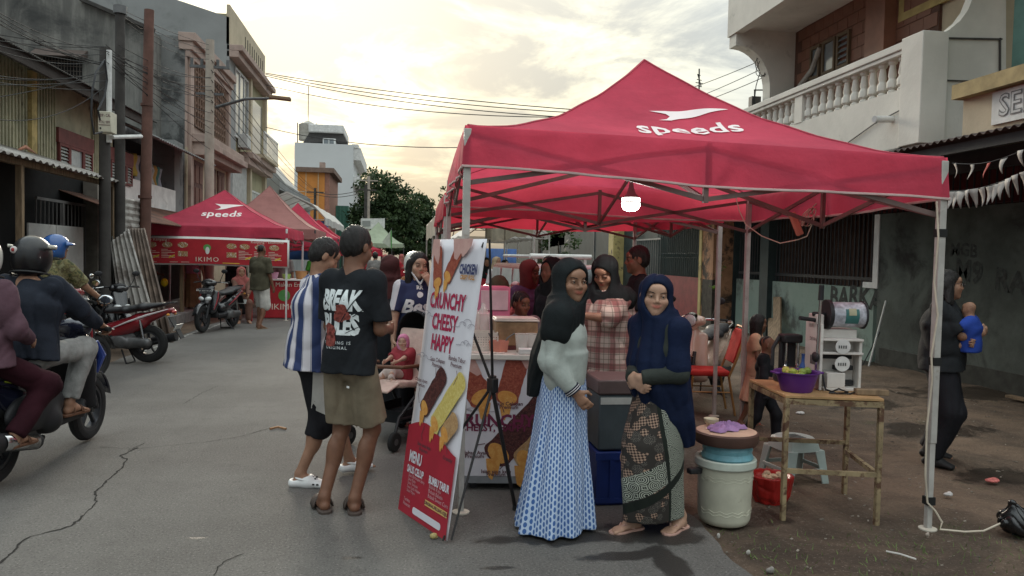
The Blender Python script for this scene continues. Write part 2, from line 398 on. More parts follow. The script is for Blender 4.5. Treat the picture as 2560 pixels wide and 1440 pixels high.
# ================= ground, road, pavement =================
def nz2(x, y, f, s=0):
    return (math.sin(f*x+1.3*s+1.7*math.sin(f*.7*y+s))*math.cos(f*1.1*y+.6*s+1.3*math.sin(f*.8*x)))
def dirt_z(x, y): return -.05+.016*nz2(x, y, 1.7)+.010*nz2(x, y, 4.3, 2)+.005*nz2(x, y, 11., 5)
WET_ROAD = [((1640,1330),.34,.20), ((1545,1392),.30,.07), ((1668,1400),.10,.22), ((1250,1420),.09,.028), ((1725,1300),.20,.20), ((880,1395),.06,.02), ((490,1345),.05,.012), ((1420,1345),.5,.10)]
WET_DIRT = [((2330,1075),.60,.30), ((2150,1010),.55,.4), ((2520,1190),.40,.22), ((2450,985),1.1,.6), ((1760,1150),.35,.35), ((2200,905),.9,.7), ((1990,1120),.25,.3), ((1850,1290),.3,.2)]
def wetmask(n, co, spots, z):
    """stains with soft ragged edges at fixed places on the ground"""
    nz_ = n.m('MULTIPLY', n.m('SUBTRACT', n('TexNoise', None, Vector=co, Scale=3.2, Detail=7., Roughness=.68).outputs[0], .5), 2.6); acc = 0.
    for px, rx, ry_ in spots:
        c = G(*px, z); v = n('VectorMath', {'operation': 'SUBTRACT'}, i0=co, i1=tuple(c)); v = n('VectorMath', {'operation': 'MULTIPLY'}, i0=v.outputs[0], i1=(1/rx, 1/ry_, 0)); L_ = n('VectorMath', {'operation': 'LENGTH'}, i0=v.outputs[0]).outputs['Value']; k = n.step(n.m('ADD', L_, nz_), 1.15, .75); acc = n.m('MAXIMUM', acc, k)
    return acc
def asphalt(n, co):
    a = n('TexNoise', None, Vector=co, Scale=70., Detail=5., Roughness=.8).outputs[0]; b = n('TexNoise', None, Vector=co, Scale=.5, Detail=7., Roughness=.66).outputs[0]
    c = n('TexNoise', None, Vector=co, Scale=7., Detail=7., Roughness=.75).outputs[0]; st = n('TexNoise', None, Vector=n('Mapping', None, Vector=co, Scale=(1.6,.10,1)).outputs[0], Scale=1.5, Detail=5.).outputs[0]; sp = n('TexVoronoi', None, Vector=co, Scale=48.).outputs['Distance']
    k = n.mix(n.step(b, .3, .72), (.108,.100,.092), (.160,.150,.138)); k = n.mix(n.m('MULTIPLY', n.step(st, .52, .75), .30), k, (.085,.078,.072)); k = n.mix(n.m('MULTIPLY', n.step(c, .50, .76), .55), k, (.075,.068,.062))
    k = n.mix(n.m('MULTIPLY', n.step(a, .55, .68), .75), k, (.30,.28,.26)); k = n.mix(n.m('MULTIPLY', n.step(a, .46, .36), .8), k, (.032,.029,.027)); k = n.mix(n.m('MULTIPLY', n.step(sp, .20, .12), .35), k, (.30,.285,.26))
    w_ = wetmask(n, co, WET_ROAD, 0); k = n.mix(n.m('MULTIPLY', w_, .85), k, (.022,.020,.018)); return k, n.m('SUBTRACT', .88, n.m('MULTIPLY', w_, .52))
def soil(n, co):
    a = n('TexNoise', None, Vector=co, Scale=48., Detail=6., Roughness=.75).outputs[0]; b = n('TexNoise', None, Vector=co, Scale=.9, Detail=8., Roughness=.7, Distortion=.6).outputs[0]
    g = n('TexNoise', None, Vector=co, Scale=1.3, Detail=8., Roughness=.7).outputs[0]; sp = n('TexVoronoi', None, Vector=co, Scale=34.).outputs['Distance']
    k = n.mix(n.step(b, .34, .66), (.062,.046,.035), (.155,.110,.078)); k = n.mix(n.m('MULTIPLY', n.step(a, .53, .72), .65), k, (.24,.19,.15))
    k = n.mix(n.m('MULTIPLY', n.step(a, .44, .3), .7), k, (.028,.021,.016)); k = n.mix(n.m('MULTIPLY', n.step(g, .58, .72), .55), k, (.070,.078,.036)); k = n.mix(n.m('MULTIPLY', n.step(sp, .16, .09), .5), k, (.30,.26,.21))
    w_ = wetmask(n, co, WET_DIRT, -.05); k = n.mix(n.m('MULTIPLY', w_, .8), k, (.022,.017,.013)); return k, n.m('SUBTRACT', .9, n.m('MULTIPLY', w_, .45))
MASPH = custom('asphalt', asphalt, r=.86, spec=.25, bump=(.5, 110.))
MSOIL = custom('soil', soil, r=.9, spec=.2, bump=(.8, 30.))
xs = np.concatenate([[-400,-60,-20,-9,-7,-5.5,-4.6], np.arange(-4.2, 1.5, .6), np.arange(1.5, 9.2, .09), [10,12,16,30,70,400]])
ys = np.concatenate([[-60,-20,-6], np.arange(-2, 3, .5), np.arange(3, 12, .09), np.arange(12, 22, .4), np.arange(22, 60, 4), [70,90,130,200,400,900]])
gp = np.array([[(x, y, dirt_z(x, y) if x > 1.5 else -.07) for y in ys] for x in xs])
b = MB(); b.grid(gp); tag(b.build('ground', MSOIL, None, smooth=180), kind='structure')
RX0 = lambda y: -4.05+.05*nz2(y, 1, 1.1)+.03*nz2(y, 3, 5.)
RX1 = lambda y: 1.82+.04*nz2(y, 2, 1.9, 1)+.03*nz2(y, 5, 7., 3)
ry = np.concatenate([np.arange(-6, 14, .12), np.arange(14, 40, .5), np.arange(40, 170, 5)])
rp = [[(RX0(y)-.02, y, -.09)]+[(RX0(y)+(RX1(y)-RX0(y))*t, y, 0) for t in np.linspace(0, 1, 9)]+[(RX1(y)+.025, y, -.09)] for y in ry]
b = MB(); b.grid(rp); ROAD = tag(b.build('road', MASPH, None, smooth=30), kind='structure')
def ribbon(b, pts, w, z=.004, jit=0.):
    pts = [np.array(p[:2], float) for p in pts]; q = []
    for i in range(len(pts)-1):
        m = max(2, int(np.linalg.norm(pts[i+1]-pts[i])/.03) if jit else 2)
        for t in np.linspace(0, 1, m, False): q.append(pts[i]+(pts[i+1]-pts[i])*t+(RNG.normal(size=2)*jit if jit else 0))
    q.append(pts[-1]); q = np.array(q); d = np.gradient(q, axis=0); d /= np.linalg.norm(d, axis=1)[:,None]+1e-9; nn = np.stack([-d[:,1], d[:,0]], 1)
    ww = np.broadcast_to(w, (len(q),))*(RNG.uniform(.35, 1.3, len(q)) if jit else 1.)
    b.grid(np.array([[(*(p+n*x/2), z), (*(p-n*x/2), z)] for p, n, x in zip(q, nn, ww)]))
MCRK = mat('crack_shadow', (.012,.011,.010), .95, var=.2)
for pl_, wd in (([(0,1410),(70,1345),(180,1315),(240,1258),(238,1230),(310,1165),(318,1150),(300,1140),(345,1120)], .013), ([(250,1118),(345,1122),(520,1105),(600,1092),(690,1066)], .006),
               ([(345,1120),(320,1128),(360,1108)], .006), ([(460,1010),(500,985),(545,965)], .006), ([(535,1438),(560,1405),(610,1385)], .007), ([(380,905),(470,880),(520,872)], .005)):
    bb = MB(); ribbon(bb, [G(*p) for p in pl_], wd, .003, .006); bb.build('crack', MCRK, ROAD, smooth=0)
MLINE = mat('worn_paint', (.42,.41,.38), .8, var=.3, vs=9, dirt=((.13,.12,.11), .42, .56, 14.))
for a, c in (((340,884),(420,858)), ((430,854),(500,826)), ((520,822),(560,806))):
    bb = MB(); ribbon(bb, [G(*a), G(*c)], .07, .004); tag(bb.build('painted_line', MLINE, ROAD, smooth=0))
def blob(b, c, rx, ry, rot, z, seed, n=40, am=.35):
    g = np.random.default_rng(seed); ph = g.uniform(0, 6.3, 6); P = []
    for t in np.linspace(0, 2*math.pi, n, False):
        k = 1+am*(.5*math.sin(2*t+ph[0])+.4*math.sin(3*t+ph[1])+.3*math.sin(5*t+ph[2])+.25*math.sin(9*t+ph[3])); P.append((c[0]+k*(rx*math.cos(t)*math.cos(rot)-ry*math.sin(t)*math.sin(rot)), c[1]+k*(rx*math.cos(t)*math.sin(rot)+ry*math.sin(t)*math.cos(rot)), z))
    b.poly(P)
# pavement on the left, raised behind a kerb
MCONC = mat('old_concrete', (.26,.25,.23), .9, var=.3, vs=2.5, bump=.4, bs=25, dirt=((.10,.095,.085), .5, .68, 3.))
pv = MB(); pv.bx(-6.6, -5.0, 15.5, 90, -.1, .15); PV = tag(pv.build('pavement', MCONC, None, bev=.02), kind='structure')
part('kerb', mat('kerb_stone', (.20,.19,.18), .9, var=.3, vs=4, bump=.4, bs=30), PV, lambda q: [q.bx(-4.998, -4.86, 15.5+i*1.0, 16.48+i*1.0, -.1, .165) for i in range(40)], bev=.012, sep=True)
pr = MB(); pr.bx(8.9, 14, 12, 90, -.1, .06); tag(pr.build('forecourt', MCONC, None), kind='structure')
# ================= left side =================
XL = -6.5
def ax(x, y, X=XL): p = AX(x, y, X); return p[1], p[2]
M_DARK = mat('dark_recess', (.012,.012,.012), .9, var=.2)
M_GREYW = custom('stained_concrete_wall', lambda n, co: n.mix(n.step(n('TexNoise', None, Vector=co, Scale=.42, Detail=10., Roughness=.68, Distortion=.5).outputs[0], .47, .66), n.mix(n.step(n('TexNoise', None, Vector=n('Mapping', None, Vector=co, Scale=(1.6,1.6,.22)).outputs[0], Scale=1.4, Detail=7., Roughness=.7).outputs[0], .35, .62), (.23,.225,.205), (.12,.118,.11)), (.052,.053,.052)), r=.92, bump=(.4, 12.))
M_GREY2 = mat('grey_render', (.26,.265,.26), .9, var=.12, vs=.5, bump=.15, bs=8, dirt=((.15,.155,.15), .55, .75, .7))
M_MOSS = custom('mouldy_render', lambda n, co: n.mix(n.step(n('TexNoise', None, Vector=co, Scale=.9, Detail=10., Roughness=.7, Distortion=.3).outputs[0], .45, .62), (.20,.205,.20), (.06,.062,.062)), r=.92, bump=(.4, 14.))
M_PINK = mat('faded_pink_plaster', (.36,.27,.23), .85, var=.15, vs=1.5, bump=.15, bs=15, dirt=((.16,.13,.115), .56, .74, 1.2))
M_CREAM = mat('cream_plaster', (.46,.39,.28), .85, var=.12, vs=1.2, bump=.12, bs=15, dirt=((.22,.19,.15), .58, .76, 1.1))
M_OLIVE = mat('olive_plaster', (.30,.275,.17), .85, var=.12, vs=1.2, bump=.12, bs=15)
M_YEL = mat('pale_yellow_metal', (.42,.40,.27), .6, var=.2, vs=2.5, dirt=((.16,.145,.10), .55, .72, 2.2))
M_MAROON = mat('maroon_paint', (.17,.045,.04), .6, var=.2, vs=5)
M_RUST = custom('rusty_corrugated', lambda n, co: n.mix(n.step(n('TexNoise', None, Vector=co, Scale=2.2, Detail=8., Roughness=.7).outputs[0], .4, .65), (.20,.10,.07), (.085,.055,.045)), r=.75, bump=(.2, 30.))
M_ZINC = custom('weathered_zinc', lambda n, co: n.mix(n.step(n('TexNoise', None, Vector=co, Scale=3.2, Detail=8., Roughness=.72).outputs[0], .45, .66), (.36,.34,.31), (.13,.105,.09)), r=.5, spec=.5, bump=(.2, 30.))
M_DZINC = mat('sooty_zinc', (.05,.046,.042), .7, var=.4, vs=3)
M_GLASS = mat('window_glass', (.16,.18,.19), .08, var=.25, vs=.6, spec=.9)
M_PALEGL = mat('frosted_louvre_glass', (.50,.51,.48), .25, var=.2, vs=1.5, spec=.6)
M_WHITEP = mat('white_paint', (.70,.70,.67), .7, var=.12, vs=3, dirt=((.35,.33,.30), .58, .75, 2.))
M_IRON = mat('black_iron', (.03,.03,.032), .6, var=.2)
M_WOOD = mat('raw_timber', (.20,.14,.085), .85, var=.35, vs=7, stretch=(3,3,.5))
def corrug(b, o, eu, ev, lu, lv, pitch=.076, amp=.011, nv=2, sag=0.):
    """corrugated sheet: waves run along eu, ridges along ev"""
    eu, ev, o = nrm(eu), nrm(ev), np.array(o, float); nn = np.cross(eu, ev); m = max(4, int(lu/pitch*4)); P = []
    for i in range(m+1):
        u = lu*i/m; h = amp*math.sin(2*math.pi*u/pitch); P.append([o+eu*u+ev*(lv*j/nv)+nn*(h-sag*math.sin(math.pi*j/nv)) for j in range(nv+1)])
    b.grid(np.array(P))
def winframe(parent, X, y0, y1, z0, z1, sgn, fr, gl, nm=1, w=.06, nrow=0, dpt=.05):
    """a window on a street-facing wall at plane X (sgn +1: faces +X): frame ring, mullions, panes"""
    f = MB(); xa, xb = X, X+sgn*dpt
    f.bx(xa, xb, y0, y1, z0, z0+w); f.bx(xa, xb, y0, y1, z1-w, z1); f.bx(xa, xb, y0, y0+w, z0+w, z1-w); f.bx(xa, xb, y1-w, y1, z0+w, z1-w)
    st = (y1-y0)/nm
    for i in range(1, nm): f.bx(xa, xb-.004*sgn, y0+st*i-w/2, y0+st*i+w/2, z0+w, z1-w)
    fo = f.build('window', fr, parent, w=True)
    for i in range(nm):
        p = MB()
        if nrow:
            dz = (z1-z0-2*w)/nrow
            for r_ in range(nrow): p.box((X+sgn*.02, y0+st*(i+.5), z0+w+dz*(r_+.5)), (.006, st-w, dz*.92), rotm(0, 0, 0) @ np.array(Matrix.Rotation(rad(-38*sgn), 3, 'Y')))
        else: p.bx(X+sgn*.006, X+sgn*.016, y0+st*i+w/2, y0+st*(i+1)-w/2, z0+w, z1-w)
        q = p.build('pane', gl, fo); q.data.transform(Matrix.Translation(-Vector(parent.location)))
    return fo
# --- near house: corrugated upper storey over a zinc-roofed shop
H1 = thing('corrugated_house', 'two-storey house with yellow ribbed metal upper wall, maroon louvre windows and zinc awning', 'house', (XL, 12, 0))
y_far = 18.9
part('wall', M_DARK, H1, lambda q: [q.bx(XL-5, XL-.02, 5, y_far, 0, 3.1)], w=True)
def _up(q):
    q.bx(XL-5, XL-.045, 5, y_far, 3.1, 4.75)
part('upper_wall', M_YEL, H1, _up, w=True)
(w1a, _), (w1b, _) = ax(143, 370), ax(227, 370); (w2a, _), (w2b, _) = ax(273, 400), ax(327, 400); z_wt, z_wb = ax(143, 318)[1], 3.12
def ribs(q):
    y = 5.
    while y < y_far:
        if not (w1a-.08 < y < w1b+.08 or w2a-.08 < y < w2b+.08): q.bx(XL-.045, XL, y, y+.05, 3.1, 4.75)
        y += .115
part('wall_rib', M_YEL, H1, ribs, w=True, sep=True)
for a, c in ((w1a, w1b), (w2a, w2b)):
    part('window_lintel', M_MAROON, H1, lambda q: q.bx(XL-.04, XL+.05, a-.05, c+.05, z_wt-.28, z_wt), w=True)
    d = (c-a)
    winframe(H1, XL, a, a+d*.29, z_wb, z_wt-.285, 1, M_MAROON, M_PALEGL, 1, .05, 6)
    winframe(H1, XL, a+d*.29+.004, a+d*.71, z_wb, z_wt-.285, 1, M_MAROON, mat('pale_curtain_glass', (.36,.39,.40), .2, var=.25, vs=2., spec=.6), 1, .05)
    winframe(H1, XL, a+d*.71+.004, c, z_wb, z_wt-.285, 1, M_MAROON, M_PALEGL, 1, .05, 6)
part('timber_post', mat('peeling_yellow_wood', (.50,.38,.16), .8, var=.3), H1, lambda q: q.bx(XL-.04, XL+.06, w1a-1.15, w1a-.95, 3.1, 4.7), w=True)
part('roof', M_DZINC, H1, lambda q: corrug(q, (XL+.75, 5, 4.62), (0,1,0), (-1,0,.32), y_far-4.4, 5.5), w=True, sol=.01)
part('fascia', mat('dark_fascia', (.06,.05,.045), .8), H1, lambda q: q.bx(XL+.62, XL+.68, 5, y_far+.5, 4.44, 4.62), w=True)
part('awning', M_ZINC, H1, lambda q: corrug(q, (-4.98, 6, 2.80), (0,1,0), (-1,0,.30), 9.1, 1.65, .20, .022), w=True, sol=.008)
part('awning_beam', M_WOOD, H1, lambda q: [q.bx(-5.25, -5.17, 6, 15, 2.72, 2.80), q.bx(-6.3, -6.2, 6, 15, 3.0, 3.1)], w=True)
for yy in (8.2, 11.5, 14.9): part('awning_post', M_WOOD, H1, lambda q: q.bx(-5.24, -5.16, yy, yy+.08, 0, 2.72), w=True)
part('concrete_column', mat('dirty_column', (.20,.185,.16), .9, var=.3, vs=3), H1, lambda q: [q.bx(-6.48, -6.2, ax(205, 600)[0], ax(232, 600)[0], 0, 3.0)], w=True)
def gate(q):
    y0, z0 = ax(75, 540); y1 = ax(200, 540)[0]; zt = 2.45
    for t in np.linspace(y0, y1, 14): q.cyl((-6.40, t, 1.2), (-6.40, t, zt), .012, n=6)
    q.bx(-6.43, -6.38, y0, y1, zt, zt+.05); q.bx(-6.43, -6.38, (y0+y1)/2-.03, (y0+y1)/2+.03, 0, zt)
part('gate_grille', mat('grey_grille', (.16,.155,.15), .6), H1, gate, w=True, sep=True)
for a, c in ((70, 138), (140, 207)):
    y0, z0 = ax(a, 520, -6.36); y1 = ax(c, 535, -6.36)[0]
    part('gate_panel', M_WHITEP, H1, lambda q: q.bx(-6.38, -6.35, y0, y1, .05, 2.02), w=True)
part('side_sheet', M_RUST, H1, lambda q: corrug(q, (-6.3, ax(232, 600)[0], .02), (0,1,0), (0,0,1), 3.2, 2.1), w=True, sol=.004)
part('far_sheet', M_ZINC, H1, lambda q: corrug(q, (-5.05, 15.05, 2.55), (0,0,-1), (0,1,0), .95, 1.3, .12, .012), w=True, sol=.004)
part('ridge_flashing', mat('salmon_flashing', (.50,.24,.16), .7), H1, lambda q: [q.poly([AX(*p, -6.2) for p in ((20,385),(62,362),(90,385),(62,372))])], w=True, sol=.02)
# --- stained gable wall behind
def gpoly(name, label, Y, pix, m, dep, cat='building'):
    P = [AY(*p, Y) for p in pix]; o = thing(name, label, cat, (P[0][0], Y, 0))
    part('wall', m, o, lambda q: q.prism(P, (0, dep, 0)), w=True, smooth=0); return o
H2 = gpoly('gable_house', 'tall mould-stained concrete gable wall with a small barred window', 24.0, [(382,700),(-420,700),(-420,-230),(-160,-190),(200,0),(382,76)], M_GREYW, 5.)
def wgrille(q):
    p0, p1 = AY(105, 195, 23.98), AY(205, 148, 23.98)
    for t in np.linspace(p0[0]+.04, p1[0]-.04, 13): q.cyl((t, 23.93, p0[2]), (t, 23.93, p1[2]), .012, n=5)
    for t in np.linspace(p0[2]+.1, p1[2]-.1, 4): q.bx(p0[0], p1[0], 23.925, 23.945, t-.01, t+.01)
W2 = part('window', M_DARK, H2, lambda q: (lambda a, c: q.bx(a[0], c[0], 23.95, 24.0, a[2], c[2]))(AY(105,195,23.98), AY(205,148,23.98)), w=True)
part('grille', mat('rusty_grille', (.10,.085,.075), .8), W2, wgrille, w=True)
part('window_hood', mat('dark_hood', (.10,.075,.065), .85), H2, lambda q: (lambda a, c: q.prism([(a[0]-.15, 23.99, c[2]+.02), (a[0]-.15, 23.45, c[2]-.05), (a[0]-.15, 23.99, c[2]+.25)], (c[0]-a[0]+.3, 0, 0)))(AY(105,195,23.98), AY(205,148,23.98)), w=True, smooth=0)
part('verge', M_DZINC, H2, lambda q: (lambda a, c: q.bar(a, c, .16, .10))(AY(200,-3,23.9), AY(386,76,23.9)), w=True)
part('plaster_patch', mat('pale_plaster_patch', (.25,.245,.225), .9, var=.2, vs=1.2, dirt=((.12,.12,.11), .52, .7, 1.4)), H2, lambda q: q.poly([AY(*p, 23.992) for p in ((98,292),(96,200),(130,196),(206,198),(214,214),(210,300),(150,300))]), w=True, smooth=0)
# --- balcony house with laundry
H3 = thing('laundry_house', 'low house with white balcony parapet, grey awning and washing hung in the dark opening', 'house', (XL, 21, 0))
ya, yb = 19.2, 24.6
part('wall', M_MOSS, H3, lambda q: [q.bx(XL-4, XL-.9, ya, yb, 0, 5.0), q.bx(XL-1, XL-.02, yb-.9, yb, 2.4, 4.8)], w=True)
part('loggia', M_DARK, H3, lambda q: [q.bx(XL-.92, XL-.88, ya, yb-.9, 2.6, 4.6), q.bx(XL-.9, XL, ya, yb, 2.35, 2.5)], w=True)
part('parapet', M_WHITEP, H3, lambda q: q.bx(XL-.1, XL, ya, yb-.85, 2.45, ax(400, 466)[1]), w=True)
part('awning', mat('grey_asbestos', (.24,.245,.24), .85, var=.25), H3, lambda q: corrug(q, (XL+.95, 18.9, ax(400,378)[1]-.1), (0,1,0), (-1,0,.42), 5.6, 1.9, .18, .02), w=True, sol=.012)
part('balcony_post', mat('teal_pipe', (.12,.22,.20), .6), H3, lambda q: q.cyl((XL-.05, 21.4, 2.5), (XL-.05, 21.4, 4.3), .035), w=True)
part('lean_to_roof', M_RUST, H3, lambda q: corrug(q, (-4.95, 16.0, 2.15), (0,1,0), (-1,0,.36), 9.0, 1.75, .12, .014), w=True, sol=.006)
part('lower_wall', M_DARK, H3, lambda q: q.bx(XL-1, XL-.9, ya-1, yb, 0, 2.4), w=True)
part('lean_to_post', M_WOOD, H3, lambda q: [q.bx(-5.1, -5.02, 19, 19.08, .1, 2.1)], w=True)
LCOL = [(.55,.42,.10),(.50,.50,.52),(.07,.07,.09),(.10,.10,.16),(.30,.10,.12),(.48,.46,.44),(.50,.30,.10),(.10,.24,.22),(.40,.40,.46)]
LNAME = ['mustard','pale grey','black','navy','dull red','off-white','orange','teal','lilac grey']
for i in range(9):
    yy = 21.0+i*.27; hz = RNG.uniform(.5, .95); zt = 4.05-.02*i
    solo('hanging_garment', mat('laundry%d' % i, LCOL[i], .9, var=.15), '%s garment drying on the balcony line of the laundry house' % LNAME[i], 'laundry',
         lambda q: q.grid(np.array([[(XL-.28+.05*math.sin(5*u+i)+.03*math.sin(9*v_+i), yy+u*.26*(1+.15*math.sin(3*v_+i)), zt-hz*v_) for v_ in np.linspace(0, 1, 7)] for u in np.linspace(-.5, .5, 6)])), group='washing on the balcony line', sol=.008)
solo('washing_line', M_IRON, 'thin washing line strung across the balcony of the laundry house', 'washing line', lambda q: q.tube([(XL-.28, t, 4.06-.05*math.sin((t-20.2)/3.6*3.14)) for t in np.linspace(20.2, 23.7, 9)], .008))
# --- pink building (three storeys, street facade to the right, mouldy flank to us)
H4 = thing('pink_shophouse', 'weathered pink three-storey shophouse with lattice screen, ledges and brown panelled doors', 'shophouse', (XL, 27, 0))
y0, y1, zt = 24.8, 30.6, ax(465, 82)[1]
part('flank_wall', M_MOSS, H4, lambda q: q.bx(XL-6, XL-.03, y0, y1, 0, zt-.1), w=True)
part('wall', M_PINK, H4, lambda q: [q.bx(XL-.03, XL+.03, y0, y1, 4.75, zt-.1)], w=True)
part('lower_wall', M_CREAM, H4, lambda q: [q.bx(XL-.03, XL+.03, y0, y1, 0, 4.75)], w=True)
part('cornice', M_PINK, H4, lambda q: [q.bx(XL-.2, XL+.30, y0-.12, y1, zt-.25, zt), q.bx(XL-.2, XL+.20, y0-.06, y1, zt-.5, zt-.252), q.bx(XL, XL+.12, y0-.03, y1, zt-.7, zt-.502)], w=True, bev=.01)
part('ledge', M_PINK, H4, lambda q: [q.bx(XL+.03, XL+.75, y0+.3, y1-.1, 4.75, 4.95), q.bx(XL+.03, XL+.55, y0+.25, y1-.15, 4.55, 4.748), q.bx(XL+.03, XL+.62, y0+.2, y1-.1, 4.952, 5.2)], w=True, bev=.015)
for t in (y0+.12, y1-.45): part('pilaster', M_PINK, H4, lambda q: q.bx(XL+.03, XL+.13, t, t+.33, 0, zt-.7), w=True, bev=.01)
M_LAT = mat('brown_lattice', (.17,.105,.075), .9, var=.25, vs=6)
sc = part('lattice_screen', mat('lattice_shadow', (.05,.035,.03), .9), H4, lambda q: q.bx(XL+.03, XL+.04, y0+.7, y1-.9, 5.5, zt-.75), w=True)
def lat(q):
    for a in np.arange(y0+.7, y1-.9, .3): q.bx(XL+.04, XL+.10, a, a+.09, 5.5, zt-.75)
    for c in np.arange(5.5, zt-.75, .24): q.bx(XL+.04, XL+.085, y0+.7, y1-.9, c, c+.07)
part('lattice_bars', M_LAT, sc, lat, w=True)
for t in (y0+.75, y0+2.6, y0+3.9):
    dr = part('door_panel', mat('brown_door', (.11,.05,.04), .7, var=.3, vs=5), H4, lambda q: q.bx(XL+.03, XL+.07, t, t+1.05, 2.9, 4.45), w=True)
    part('door_moulding', mat('brown_moulding', (.16,.08,.06), .7), dr, lambda q: [q.bx(XL+.07, XL+.09, t+.1+.5*i, t+.45+.5*i, 3.05+.7*j, 3.6+.7*j) for i in (0, 1) for j in (0, 1)], w=True)
part('string_course', M_CREAM, H4, lambda q: q.bx(XL+.03, XL+.12, y0, y1, 2.62, 2.8), w=True)
# --- tall grey building behind
H5 = thing('tall_grey_building', 'tall grey building with olive street front, stepped cornices, glazed bay and balcony rail', 'building', (XL, 34, 0))
P = [AY(*p, 30.7) for p in ((573,640),(120,640),(120,-190),(330,-40),(444,0),(573,43))]
part('flank_wall', M_GREY2, H5, lambda q: q.prism(P, (0, 1.2, 0)), w=True, smooth=0)
ztall = 10.9; y0, y1 = 30.7, 38.4
part('wall', M_OLIVE, H5, lambda q: q.bx(XL-8, XL-.01, 31.9, y1, 0, ztall), w=True)
part('cornice', M_PINK, H5, lambda q: [q.bx(XL-.1, XL+.5, y0, y1+.2, 9.2, 9.42), q.bx(XL-.1, XL+.35, y0, y1+.1, 8.95, 9.198), q.bx(XL-.1, XL+.55, y0+2, y1+.2, 5.4, 5.65), q.bx(XL-.1, XL+.4, y0+2, y1+.1, 5.15, 5.398)], w=True, bev=.02)
part('parapet', M_CREAM, H5, lambda q: [q.bx(XL-.1, XL+.02, y0, y1, 9.42, ztall)], w=True)
for i in range(9): part('parapet_slot', M_DARK, H5, lambda q: q.bx(XL+.02, XL+.03, 33.6+i*.5, 33.7+i*.5, 9.75, 10.5), w=True)
winframe(H5, XL+.02, 31.6, 34.2, 6.1, 8.8, 1, mat('pale_frame', (.5,.5,.48), .6), M_GLASS, 3, .09)
part('balcony_slab', M_CREAM, H5, lambda q: q.bx(XL, XL+.7, 34.4, 38.2, 5.65, 5.8), w=True)
part('balcony_rail', M_WHITEP, H5, lambda q: [q.bx(XL+.64, XL+.70, 34.4, 38.2, 6.7, 6.78)]+[q.bx(XL+.655, XL+.685, t, t+.03, 5.8, 6.7) for t in np.arange(34.4, 38.2, .25)], w=True)
part('balcony_door', M_GLASS, H5, lambda q: q.bx(XL-.01, XL+.02, 35, 37.6, 5.8, 8.3), w=True)
winframe(H5, XL+.02, 34.9, 37.6, 2.9, 4.3, 1, mat('pale_frame'), M_PALEGL, 2, .09)
part('pilaster', M_CREAM, H5, lambda q: [q.bx(XL-.01, XL+.16, 34.25, 34.6, 0, 9.0), q.bx(XL-.01, XL+.14, 38.0, 38.4, 0, 9.0)], w=True)
part('frosted_sheet', mat('plastic_sheet', (.36,.37,.36), .5, var=.2), H5, lambda q: q.bx(XL+.0, XL+.05, 31.2, 34.0, 2.4, 5.3), w=True)
part('air_conditioner', mat('ac_white', (.45,.45,.43), .6), H5, lambda q: q.bx(XL+.03, XL+.40, 32.2, 33.0, 5.75, 6.3), w=True, bev=.02)
# --- further left: grey house, orange block, white block with mansard, small houses
H6 = thing('far_grey_house', 'far grey house with lean-to canopy past the tall grey building', 'house', (-6.4, 45, 0))
part('wall', M_GREY2, H6, lambda q: [q.bx(-12, -6.3, 42, 56, 0, 5.4)], w=True); part('canopy', M_DZINC, H6, lambda q: [q.prism([(-6.3,41.9,4.9),(-6.3,41.9,4.6),(-4.9,41.9,4.2),(-4.9,41.9,4.32)], (0,9,0))], w=True, smooth=0)
part('gable', M_GREY2, H6, lambda q: q.prism([(-12,44,5.4),(-6.3,44,5.4),(-8.2,44,7.6),(-12,44,8.2)], (0,6,0)), w=True, smooth=0); part('door', M_OLIVE, H6, lambda q: q.bx(-7.2,-6.32,41.96,42,2,4.5), w=True)
H7 = thing('orange_building', 'orange plastered building with brown flat roof and chimney', 'building', (-6.5, 60, 0))
yo = 60.; a, c = AY(743, 520, yo), AY(812, 432, yo)
part('wall', mat('orange_paint', (.52,.21,.05), .8, var=.12, vs=1), H7, lambda q: [q.bx(a[0], c[0], yo, yo+8, 0, c[2])], w=True)
part('panel_lines', mat('pale_joint', (.5,.42,.3), .8), H7, lambda q: [q.bx(a[0]+t, a[0]+t+.05, yo-.03, yo, 3, c[2]) for t in (.6, 1.5)]+[q.bx(a[0], c[0], yo-.025, yo-.003, c[2]-1.5, c[2]-1.45)], w=True)
part('roof', mat('brown_fascia', (.17,.115,.09), .85, var=.2), H7, lambda q: [q.bx(a[0]-.1, c[0]+.7, yo-.3, yo+8, c[2], c[2]+.35)], w=True)
part('side_wall', mat('salmon_side', (.30,.15,.11), .85), H7, lambda q: [q.bx(c[0], c[0]+.35, yo+.05, yo+8, 0, c[2])], w=True)
part('chimney', M_PINK, H7, lambda q: q.bx(c[0]-.5, c[0]-.1, yo+1, yo+1.6, c[2]+.35, c[2]+.9), w=True)
H8 = thing('white_tower_block', 'tall white block with dark mansard roof, dormer and roof water tank', 'building', (-6, 85, 0))
yw = 85.; a, c = AY(734, 640, yw), AY(884, 352, yw); zt = AY(740, 356, yw)[2]
part('wall', mat('white_facade', (.58,.60,.60), .85, var=.05, vs=.2), H8, lambda q: q.bx(a[0], c[0], yw, yw+16, 0, zt), w=True)
part('cornice', mat('white_trim', (.62,.62,.60), .8), H8, lambda q: [q.bx(c[0]-.2, c[0]+.75, yw+.3, yw+16, zt-1.6+.0, zt-.3), q.bx(c[0]-.2, c[0]+.5, yw+.2, yw+16, zt-.3, zt+.1), q.bx(c[0], c[0]+.8, yw+.3, yw+16, zt-4.3, zt-3.4), q.bx(c[0], c[0]+.5, yw+.3, yw+16, zt-7.4, zt-6.7)], w=True)
m0, m1, m2, m3 = AY(758,356,yw+2), AY(868,356,yw+2), AY(858,334,yw+2), AY(776,328,yw+2)
